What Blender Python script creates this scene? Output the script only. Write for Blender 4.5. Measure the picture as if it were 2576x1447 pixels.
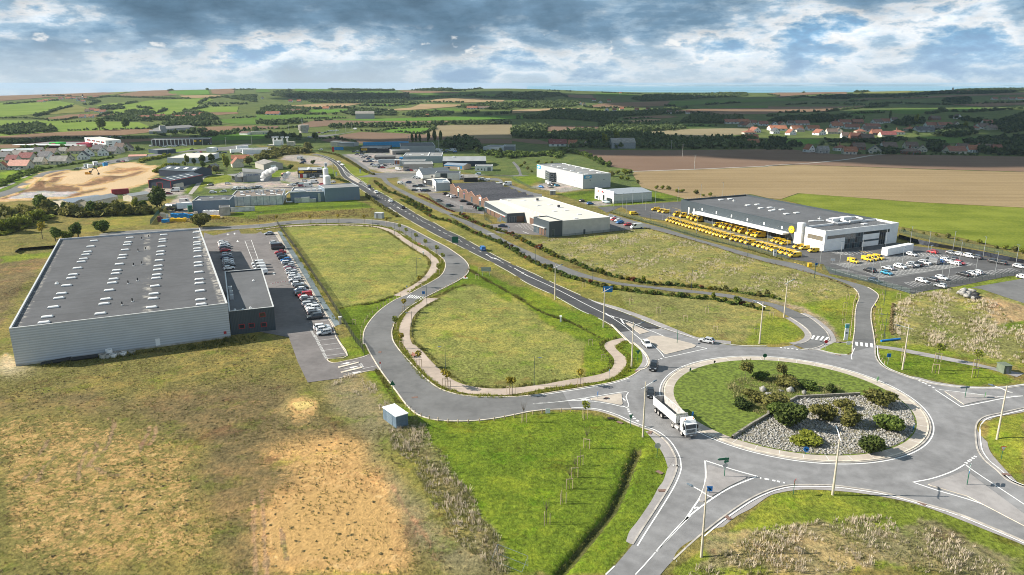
import bpy,bmesh,math,random
import numpy as np
from mathutils import Vector,Matrix
for o in list(bpy.data.objects):bpy.data.objects.remove(o)
SC=bpy.context.scene
COL=SC.collection
RAD=math.radians
rng=np.random.default_rng(7)
random.seed(7)
CAM_H,FPX,PITCH=65.0,1860.0,math.atan((723.5-210.0)/1860.0)
cd=bpy.data.cameras.new('camera');cam=bpy.data.objects.new('camera',cd);COL.objects.link(cam)
cam.location=(0,0,CAM_H);cam.rotation_euler=(math.pi/2-PITCH,0,0)
cd.sensor_width=36.0;cd.lens=36.0*FPX/2576.0
cd.clip_start=1.0;cd.clip_end=90000.0
SC.camera=cam
SC.view_settings.view_transform='Standard';SC.view_settings.look='None'
SC.view_settings.exposure=1.0;SC.view_settings.gamma=1.0
try:SC.cycles.use_denoising=True
except Exception:pass
SC.cycles.filter_width=1.0;SC.cycles.max_bounces=6;SC.cycles.diffuse_bounces=2;SC.cycles.glossy_bounces=2
SC.cycles.transparent_max_bounces=24;SC.cycles.transmission_bounces=2;SC.cycles.volume_bounces=3
SUN_EL,SUN_AZ=31.0,178.0
sd=bpy.data.lights.new('sun','SUN');sun=bpy.data.objects.new('sun',sd);COL.objects.link(sun)
sd.energy=4.6;sd.angle=RAD(0.5);sd.color=(1.0,0.94,0.84)
sdir=Vector((math.cos(RAD(SUN_EL))*math.cos(RAD(SUN_AZ)),math.cos(RAD(SUN_EL))*math.sin(RAD(SUN_AZ)),math.sin(RAD(SUN_EL))))
sun.rotation_euler=sdir.to_track_quat('Z','Y').to_euler()
sun.location=sdir*3000
class NT:
 """tiny node-tree helper"""
 def __init__(s,tree):s.t=tree;s.n=tree.nodes;s.l=tree.links
 def node(s,typ,ins=None,**kw):
  n=s.n.new(typ)
  for k,v in kw.items():setattr(n,k,v)
  for k,v in(ins or{}).items():s.put(n,k,v)
  return n
 def put(s,n,k,v):
  sock=n.inputs[k]
  if isinstance(v,bpy.types.NodeSocket):s.l.new(v,sock)
  elif isinstance(v,bpy.types.Node):s.l.new(v.outputs[0],sock)
  else:sock.default_value=v
 def math(s,op,a,b=None,c=None,clamp=False):
  n=s.n.new('ShaderNodeMath');n.operation=op;n.use_clamp=clamp
  for i,v in enumerate((a,b,c)):
   if v is not None:s.put(n,i,v)
  return n.outputs[0]
 def mix(s,f,a,b,blend='MIX'):
  n=s.n.new('ShaderNodeMix');n.data_type='RGBA';n.blend_type=blend
  s.put(n,0,f);s.put(n,6,a);s.put(n,7,b);return n.outputs[2]
 def noise(s,vec,scale,detail=4.0,rough=0.55,dim='3D',dist=0.0,w=None):
  n=s.n.new('ShaderNodeTexNoise');n.noise_dimensions=dim
  if vec is not None:s.put(n,'Vector',vec)
  n.inputs['Scale'].default_value=scale;n.inputs['Detail'].default_value=detail
  n.inputs['Roughness'].default_value=rough;n.inputs['Distortion'].default_value=dist
  return n.outputs[0]
 def ramp(s,f,stops,interp='LINEAR'):
  n=s.n.new('ShaderNodeValToRGB');n.color_ramp.interpolation=interp
  e=n.color_ramp.elements
  while len(e)<len(stops):e.new(0.5)
  for i,(p,c)in enumerate(stops):
   e[i].position=p;e[i].color=tuple(c)+(1,)if len(c)==3 else c
  s.put(n,0,f);return n.outputs[0]
 def rng(s,v,a,b,c=0.0,d=1.0,smooth=True):
  n=s.n.new('ShaderNodeMapRange');n.interpolation_type='SMOOTHSTEP' if smooth else 'LINEAR'
  s.put(n,0,v);s.put(n,1,a);s.put(n,2,b);s.put(n,3,c);s.put(n,4,d);return n.outputs[0]
def lin(r,g,b):
 f=lambda c:(c/255/12.92)if c/255<=0.04045 else((c/255+0.055)/1.055)**2.4
 return(f(r),f(g),f(b))
world=bpy.data.worlds.new('World');SC.world=world;world.use_nodes=True
wt=NT(world.node_tree)
for n in list(wt.n):wt.n.remove(n)
geo=wt.node('ShaderNodeTexCoord')
sep=wt.node('ShaderNodeSeparateXYZ',{0:geo.outputs['Generated']})
zc=wt.math('MAXIMUM',sep.outputs[2],0.012)
vec=wt.node('ShaderNodeCombineXYZ',{0:sep.outputs[0],1:sep.outputs[1],2:zc})
sky=wt.node('ShaderNodeTexSky',sky_type='NISHITA',sun_disc=False)
sky.sun_elevation=RAD(SUN_EL);sky.sun_rotation=RAD(90-SUN_AZ);sky.altitude=80;sky.air_density=1.0;sky.dust_density=0.6
wt.put(sky,0,wt.node('ShaderNodeCombineXYZ',{0:sep.outputs[0],1:sep.outputs[1],2:wt.math('ADD',zc,0.22)}))
el=sep.outputs[2];az=wt.math('ARCTAN2',sep.outputs[0],sep.outputs[1])
def sky_xy(kx,kz,s,off=(0,0)):return wt.node('ShaderNodeCombineXYZ',{0:wt.math('ADD',wt.math('MULTIPLY',az,kx),off[0]),1:wt.math('ADD',wt.math('MULTIPLY',el,kz),off[1]),2:s}).outputs[0]
def bank(kx,kz,s,d,r,sh):
 """density and the same density a step towards the light"""
 return wt.noise(sky_xy(kx,kz,s),1.0,d,r,dist=.12),wt.noise(sky_xy(kx,kz,s,sh),1.0,d,r,dist=.12)
big,bigl=bank(5.2,19.0,4.3,10.0,.57,(-.06,.24))
mid,midl=bank(15.0,34.0,8.6,10.0,.62,(-.10,.30))
hi=wt.rng(el,0.012,0.085)
thick=wt.math('ADD',wt.math('ADD',wt.math('MULTIPLY',big,.62),wt.math('MULTIPLY',mid,.38)),wt.math('MULTIPLY',wt.math('SUBTRACT',wt.math('SUBTRACT',hi,.42),wt.math('MULTIPLY',az,.5)),.085))
edge=wt.math('ADD',wt.math('MULTIPLY',wt.math('SUBTRACT',big,bigl),.8),wt.math('MULTIPLY',wt.math('SUBTRACT',mid,midl),.7))
cloud_col=wt.ramp(thick,[(0.40,lin(140,188,224)),(0.435,lin(200,219,234)),(0.455,lin(240,244,247)),(0.485,lin(214,226,236)),(0.515,lin(160,187,208)),(0.57,lin(118,149,174)),(0.66,lin(94,122,144))])
lit=wt.rng(edge,-.19,.20,.72,1.34,smooth=False)
cl=wt.mix(1.0,cloud_col,wt.node('ShaderNodeCombineColor',{0:lit,1:lit,2:lit}).outputs[0],'MULTIPLY')
cover=wt.rng(thick,0.34,0.43)
cl=wt.mix(wt.rng(el,0.0,0.065,.70,.0),cl,lin(208,222,233)+(1,))
c2,c2l=bank(27.0,50.0,2.2,8.0,.55,(-.12,.4))
puff=wt.math('MULTIPLY',wt.rng(c2,0.60,0.69),wt.math('MULTIPLY',wt.rng(el,0.012,0.026),wt.rng(el,.075,.05)))
pc=wt.ramp(wt.math('SUBTRACT',c2,c2l),[(.0,lin(190,205,220)),(.10,lin(252,252,250))])
cl=wt.mix(wt.math('MULTIPLY',puff,0.75),cl,pc)
bgs=wt.node('ShaderNodeBackground',{0:sky.outputs[0],1:0.07})
bgc=wt.node('ShaderNodeBackground',{0:cl,1:0.51})
mixs=wt.node('ShaderNodeMixShader',{0:wt.math('ADD',0.30,wt.math('MULTIPLY',cover,0.70)),1:bgs.outputs[0],2:bgc.outputs[0]})
wo=wt.node('ShaderNodeOutputWorld',{0:mixs.outputs[0]})
TILES={}
for r_,oy_ in(('A',300),('B',800),('C',1350),('D',1725)):
 for c_ in range(4):TILES[r_+str(c_)]=(1024*c_,oy_,2.5117)
for c_ in range(4):TILES['E'+str(c_)]=(512*c_,480,5.0234)
TILES['F']=(1700,680,5.0234);TILES['G']=(620,700,2.84);TILES['V']=(0,0,0.62891)
def hills(x,y):
 """height of the far land above the flat estate"""
 x=np.asarray(x,float);y=np.asarray(y,float)
 d=np.hypot(x,y);az_=1288+FPX*np.arctan2(x,np.maximum(y,1e-3))*1.0
 cx=np.array([-900,0,150,300,480,640,760,900,1000,1100,1280,1400,1460,1600,1850,1950,2120,2300,2576,3400])
 cy=np.array([236,236.5,236,232,225.5,222,222.5,225,226,223,222,225,228,231,231,231,228,223,219.5,219])
 cr=np.interp(az_,cx,cy)
 zc_=CAM_H-3500.0*(cr-210.0)/FPX
 t=np.clip((d-1000.0)/2500.0,0,1)
 up=zc_*t**1.25
 over=np.clip((d-3550.0)/900.0,0,1)
 roll=2.2*np.sin(x/260.0+1.3)*np.sin(y/330.0+x/700.0)*np.clip((d-900)/600.0,0,1)*(1-np.clip((d-3000)/400.0,0,1))
 return up+roll-over*(zc_+75.0)
def ray(vx,vy):
 X=(vx-1288.0)/FPX;Y=(723.5-vy)/FPX
 c,s=math.cos(PITCH),math.sin(PITCH)
 return X,c+Y*s,-s+Y*c
def tv(tile,x,y):
 ox,oy,k=TILES[tile]
 return(ox+x/k)*0.62891,(oy+y/k)*0.62891
def gv(vx,vy,z=0.0):
 dx,dy,dz=ray(vx,vy)
 dz=min(dz,-1e-4)
 t=(z-CAM_H)/dz
 if t*dy>900 and z==0.0:
  lo,hi_=0.0,6000.0
  ts=np.linspace(700,4400,1500)
  f=CAM_H+dz*ts-hills(dx*ts,dy*ts)
  k=np.argmax(f<0)if(f<0).any()else len(ts)-1
  t=ts[k]
  if k>0 and f[k]<0:
   t=ts[k-1]+(ts[k]-ts[k-1])*f[k-1]/(f[k-1]-f[k])
  return Vector((dx*t,dy*t,CAM_H+dz*t))
 return Vector((dx*t,dy*t,z))
def g(tile,x,y,z=0.0):
 return gv(*tv(tile,x,y),z)
def pts(s,z=0.0):
 """'B1 10,20 30,40 C1 5,6' -> list of ground points"""
 out=[];cur='V'
 for tok in s.split():
  if ',' in tok:
   a,b=tok.split(',');out.append(g(cur,float(a),float(b),z))
  else:cur=tok
 return out
def height_at(tile,xb,yb,yt):
 """height of an upright thing from the photo pixel of its foot and of its top"""
 p=g(tile,xb,yb);vx,vy=tv(tile,xb,yt)
 dx,dy,dz=ray(vx,vy)
 return CAM_H+dz*(p.y/dy)
def smooth(P,n=6):
 """Catmull-Rom through the points"""
 P=[Vector(p)for p in P];out=[]
 for i in range(len(P)-1):
  p0=P[i-1]if i else P[0]*2-P[1]
  p1,p2=P[i],P[i+1]
  p3=P[i+2]if i+2<len(P)else P[-1]*2-P[-2]
  for k in range(n):
   t=k/n
   out.append(0.5*((2*p1)+(p2-p0)*t+(2*p0-5*p1+4*p2-p3)*t*t+(3*p1-p0-3*p2+p3)*t**3))
 out.append(P[-1]);return out
def resample(P,step):
 out=[Vector(P[0])];acc=0.0
 for a,b in zip(P[:-1],P[1:]):
  a=Vector(a);b=Vector(b);L=(b-a).length
  if L<1e-6:continue
  pos=step-acc
  while pos<=L:
   out.append(a+(b-a)*(pos/L));pos+=step
  acc=(acc+L)%step if True else 0
 return out
class MB:
 def __init__(s):s.v=[];s.f=[];s.m=[];s.mats=[]
 def slot(s,m):
  if m not in s.mats:s.mats.append(m)
  return s.mats.index(m)
 def add(s,vs,fs,m=None):
  o=len(s.v);s.v.extend([tuple(v)for v in vs]);k=s.slot(m)
  for f in fs:s.f.append(tuple(o+i for i in f));s.m.append(k)
 def box(s,c,d,m=None,rz=0.0,ry=0.0):
  x,y,z=d[0]/2,d[1]/2,d[2]/2
  R=Matrix.Rotation(rz,3,'Z')@Matrix.Rotation(ry,3,'Y')
  vs=[Vector(c)+R@Vector((a*x,b*y,e*z))for e in(-1,1)for a,b in((-1,-1),(1,-1),(1,1),(-1,1))]
  s.add(vs,[(3,2,1,0),(4,5,6,7),(0,1,5,4),(1,2,6,5),(2,3,7,6),(3,0,4,7)],m)
 def prism(s,P,z0,z1,m=None,mtop=None,bottom=False):
  n=len(P)
  a=sum(P[i][0]*P[(i+1)%n][1]-P[(i+1)%n][0]*P[i][1]for i in range(n))
  if a<0:P=list(P)[::-1]
  vs=[(p[0],p[1],z0)for p in P]+[(p[0],p[1],z1)for p in P]
  s.add(vs,[(i,(i+1)%n,n+(i+1)%n,n+i)for i in range(n)],m)
  s.add(vs[n:],[tuple(range(n))],mtop if mtop is not None else m)
  if bottom:s.add(vs[:n],[tuple(range(n))[::-1]],m)
 def poly(s,P,z,m=None):
  n=len(P)
  a=sum(P[i][0]*P[(i+1)%n][1]-P[(i+1)%n][0]*P[i][1]for i in range(n))
  if a<0:P=list(P)[::-1]
  s.add([(p[0],p[1],z)for p in P],[tuple(range(n))],m)
 def quad(s,a,b,c,d,m=None):s.add([a,b,c,d],[(0,1,2,3)],m)
 def tube(s,P,r,n=8,m=None,cap=True):
  P=[Vector(p)for p in P];rs=r if hasattr(r,'__len__')else[r]*len(P)
  rings=[]
  for i,p in enumerate(P):
   t=(P[min(i+1,len(P)-1)]-P[max(i-1,0)])
   t=t.normalized()if t.length>1e-9 else Vector((0,0,1))
   u=t.cross(Vector((0,0,1)))
   if u.length<1e-3:u=t.cross(Vector((0,1,0)))
   u.normalize();w=u.cross(t)
   rings.append([p+(u*math.cos(2*math.pi*k/n)+w*math.sin(2*math.pi*k/n))*rs[i]for k in range(n)])
  vs=[q for R in rings for q in R]
  fs=[(i*n+k,i*n+(k+1)%n,(i+1)*n+(k+1)%n,(i+1)*n+k)for i in range(len(P)-1)for k in range(n)]
  if cap:fs+=[tuple(range(n))[::-1],tuple((len(P)-1)*n+k for k in range(n))]
  s.add(vs,fs,m)
 def build(s,name,mat=None,parent=None,loc=(0,0,0),rz=0.0,smooth=False):
  me=bpy.data.meshes.new(name);me.from_pydata(s.v,[],s.f)
  for m in s.mats:me.materials.append(m if m is not None else mat)
  me.polygons.foreach_set('material_index',np.array(s.m,dtype=np.int32))
  if smooth:me.polygons.foreach_set('use_smooth',np.ones(len(s.f),dtype=bool))
  me.update()
  o=bpy.data.objects.new(name,me);COL.objects.link(o)
  o.location=loc;o.rotation_euler=(0,0,rz)
  if parent is not None:o.parent=parent
  return o
def raw(name,V,F,mats,midx=None,parent=None,smooth=False):
 me=bpy.data.meshes.new(name)
 V=np.asarray(V,dtype=np.float32);F=np.asarray(F,dtype=np.int32)
 nv,nf,k=len(V),len(F),F.shape[1]
 me.vertices.add(nv);me.vertices.foreach_set('co',V.ravel())
 me.loops.add(nf*k);me.loops.foreach_set('vertex_index',F.ravel())
 me.polygons.add(nf);me.polygons.foreach_set('loop_start',np.arange(0,nf*k,k,dtype=np.int32))
 try:me.polygons.foreach_set('loop_total',np.full(nf,k,dtype=np.int32))
 except Exception:pass
 for m in(mats if isinstance(mats,(list,tuple))else[mats]):me.materials.append(m)
 if midx is not None:me.polygons.foreach_set('material_index',np.asarray(midx,dtype=np.int32))
 if smooth:me.polygons.foreach_set('use_smooth',np.ones(nf,dtype=bool))
 me.update(calc_edges=True)
 o=bpy.data.objects.new(name,me);COL.objects.link(o)
 if parent is not None:o.parent=parent
 return o
def struct(o):o['kind']='structure';return o
def stuff(o,label,cat):
 o['kind']='stuff';o['label']=label;o['category']=cat;return o
def tag(o,label,cat,group=None):
 o['label']=label;o['category']=cat
 if group:o['group']=group
 return o
def thing(name,label,cat,loc=(0,0,0),rz=0.0,group=None):
 o=bpy.data.objects.new(name,None);COL.objects.link(o);o.location=loc;o.rotation_euler=(0,0,rz)
 o.empty_display_size=0.3
 return tag(o,label,cat,group)
def dup(root,loc,rz=0.0,label=None,group=None,scale=None):
 def cp(o,par):
  c=o.copy();COL.objects.link(c)
  if par is not None:
   c.parent=par
   for k in('label','category','group'):
    pass
  for ch in KIDS.get(o.name,()):cp(ch,c)
  return c
 def scan(o):
  KIDS[o.name]=[x for x in o.children]
  for x in KIDS[o.name]:scan(x)
 if root.name not in KIDS:scan(root)
 r=cp(root,None);r.location=loc;r.rotation_euler=(0,0,rz)
 if scale is not None:r.scale=(scale,scale,scale)if not hasattr(scale,'__len__')else scale
 if label:r['label']=label
 if group:r['group']=group
 return r
KIDS={}
def kids(o):return list(o.children)
ORD=['first','second','third','fourth','fifth','sixth','seventh','eighth','ninth','tenth','eleventh','twelfth','thirteenth','fourteenth','fifteenth','sixteenth','seventeenth','eighteenth','nineteenth','twentieth']
def ordn(i):
 if i<20:return ORD[i]
 t=['','','twenty','thirty','forty','fifty','sixty','seventy','eighty','ninety'][(i+1)//10]
 return(t[:-1]+'ieth')if(i+1)%10==0 else t+'-'+ORD[(i+1)%10-1]
MATS={}
def mat(name,rgb,rough=0.7,metal=0.0,var=0.12,scale=1.2,bump=0.0,spec=0.3,alpha=1.0,coat=0.0):
 """plain procedural paint / metal / stone with a little weathering"""
 if name in MATS:return MATS[name]
 m=bpy.data.materials.new(name);m.use_nodes=True;t=NT(m.node_tree)
 b=t.n['Principled BSDF']
 tc=t.node('ShaderNodeTexCoord')
 n=t.noise(tc.outputs['Object'],scale,5.0,0.6)
 c=t.mix(t.rng(n,0.35,0.65),tuple(max(0,v*(1-var))for v in rgb)+(1,),tuple(min(1,v*(1+var))for v in rgb)+(1,))
 t.put(b,'Base Color',c);b.inputs['Roughness'].default_value=rough;b.inputs['Metallic'].default_value=metal
 b.inputs['Specular IOR Level'].default_value=spec
 if coat:b.inputs['Coat Weight'].default_value=coat;b.inputs['Coat Roughness'].default_value=0.08
 if alpha<1:b.inputs['Alpha'].default_value=alpha
 if bump:
  bn=t.node('ShaderNodeBump',{'Strength':bump,'Distance':0.05,'Height':t.noise(tc.outputs['Object'],scale*6,3.0)})
  t.put(b,'Normal',bn.outputs[0])
 MATS[name]=m;return m
def asphalt(name,rgb,var=0.25,streak=0.0):
 m=bpy.data.materials.new(name);m.use_nodes=True;t=NT(m.node_tree);b=t.n['Principled BSDF']
 tc=t.node('ShaderNodeTexCoord');P=tc.outputs['Object']
 n1=t.noise(P,0.09,5.0,0.6);n2=t.noise(P,0.6,5.0,0.65);n3=t.noise(P,9.0,3.0,0.7)
 s=t.math('ADD',t.math('MULTIPLY',n1,0.5),t.math('ADD',t.math('MULTIPLY',n2,0.3),t.math('MULTIPLY',n3,0.2)))
 k=t.rng(s,0.36,0.64,1-var,1+var)
 c=t.mix(1.0,tuple(rgb)+(1,),t.node('ShaderNodeCombineColor',{0:k,1:k,2:k}).outputs[0],'MULTIPLY')
 t.put(b,'Base Color',c);b.inputs['Roughness'].default_value=0.85;b.inputs['Specular IOR Level'].default_value=0.25
 bn=t.node('ShaderNodeBump',{'Strength':0.25,'Distance':0.02,'Height':n3});t.put(b,'Normal',bn.outputs[0])
 MATS[name]=m;return m
def foliage(name,dark,light,scale=0.35):
 m=bpy.data.materials.new(name);m.use_nodes=True;t=NT(m.node_tree);b=t.n['Principled BSDF']
 tc=t.node('ShaderNodeTexCoord');oi=t.node('ShaderNodeObjectInfo')
 n=t.noise(tc.outputs['Object'],scale,4.0,0.6)
 gi=t.node('ShaderNodeNewGeometry')
 rnd=t.math('ADD',t.math('MULTIPLY',n,0.75),t.math('ADD',t.math('MULTIPLY',gi.outputs['Random Per Island'],0.35),t.math('MULTIPLY',oi.outputs['Random'],0.22)))
 c=t.mix(t.rng(rnd,0.35,0.95),tuple(dark)+(1,),tuple(light)+(1,))
 t.put(b,'Base Color',c);b.inputs['Roughness'].default_value=0.75;b.inputs['Specular IOR Level'].default_value=0.15
 tr=t.node('ShaderNodeBsdfTranslucent',{0:c})
 mx=t.node('ShaderNodeMixShader',{0:0.30,1:b.outputs[0],2:tr.outputs[0]})
 t.put(t.n['Material Output'],0,mx.outputs[0])
 MATS[name]=m;return m
def glass(name='window_glass',rgb=(0.025,0.032,0.04),rough=0.08):
 return mat(name,rgb,rough,0.0,0.2,0.3,spec=0.6)
def ribbed(name,rgb,period=0.9,depth=0.3,axis='Z',rough=0.45,metal=0.25):
 """profiled steel cladding: rib shading is put into the base colour and the bump, with faint dirt"""
 if name in MATS:return MATS[name]
 m=bpy.data.materials.new(name);m.use_nodes=True;t=NT(m.node_tree);b=t.n['Principled BSDF']
 tc=t.node('ShaderNodeTexCoord');sp=t.node('ShaderNodeSeparateXYZ',{0:tc.outputs['Object']})
 if axis=='Z':q=sp.outputs[2]
 else:q=sp.outputs[0]if axis=='X' else(sp.outputs[1]if axis=='Y' else t.math('ADD',sp.outputs[0],t.math('MULTIPLY',sp.outputs[1],0.83)))
 w=t.math('SINE',t.math('MULTIPLY',q,2*math.pi/period))
 n=t.noise(tc.outputs['Object'],0.25,5.0,0.6)
 k=t.rng(n,0.3,0.7,0.95,1.04)
 k=t.math('MULTIPLY',k,t.rng(w,-1,1,0.80,1.06))  # groove shade painted into the base colour along the rib wave
 c=t.mix(1.0,tuple(rgb)+(1,),t.node('ShaderNodeCombineColor',{0:k,1:k,2:k}).outputs[0],'MULTIPLY')
 t.put(b,'Base Color',c);b.inputs['Roughness'].default_value=rough;b.inputs['Metallic'].default_value=metal
 bn=t.node('ShaderNodeBump',{'Strength':depth,'Distance':0.08,'Height':w});t.put(b,'Normal',bn.outputs[0])
 MATS[name]=m;return m
def pip(P,X,Y):
 """points in polygon, vectorised"""
 inside=np.zeros(X.shape,bool);n=len(P)
 for i in range(n):
  x0,y0=P[i][0],P[i][1];x1,y1=P[(i+1)%n][0],P[(i+1)%n][1]
  if y0==y1:continue
  c=((y0>Y)!=(y1>Y))&(X<(x1-x0)*(Y-y0)/(y1-y0)+x0)
  inside^=c
 return inside
C_ROUGH=(0.162,0.145,0.046);C_BROWN=(0.150,0.118,0.055);C_LUSH=(0.112,0.160,0.016);C_LOT=(0.19,0.20,0.055)
C_MEADOW=(0.20,0.195,0.065);C_SAND=(0.47,0.295,0.115);C_DRYGREEN=(0.150,0.185,0.025);C_PALE=(0.27,0.225,0.15);C_BANK=(0.175,0.17,0.042)
C_EARTH=(0.55,0.40,0.24);C_YARD=(0.30,0.275,0.25);C_FAR=(0.085,0.115,0.035)
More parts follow.
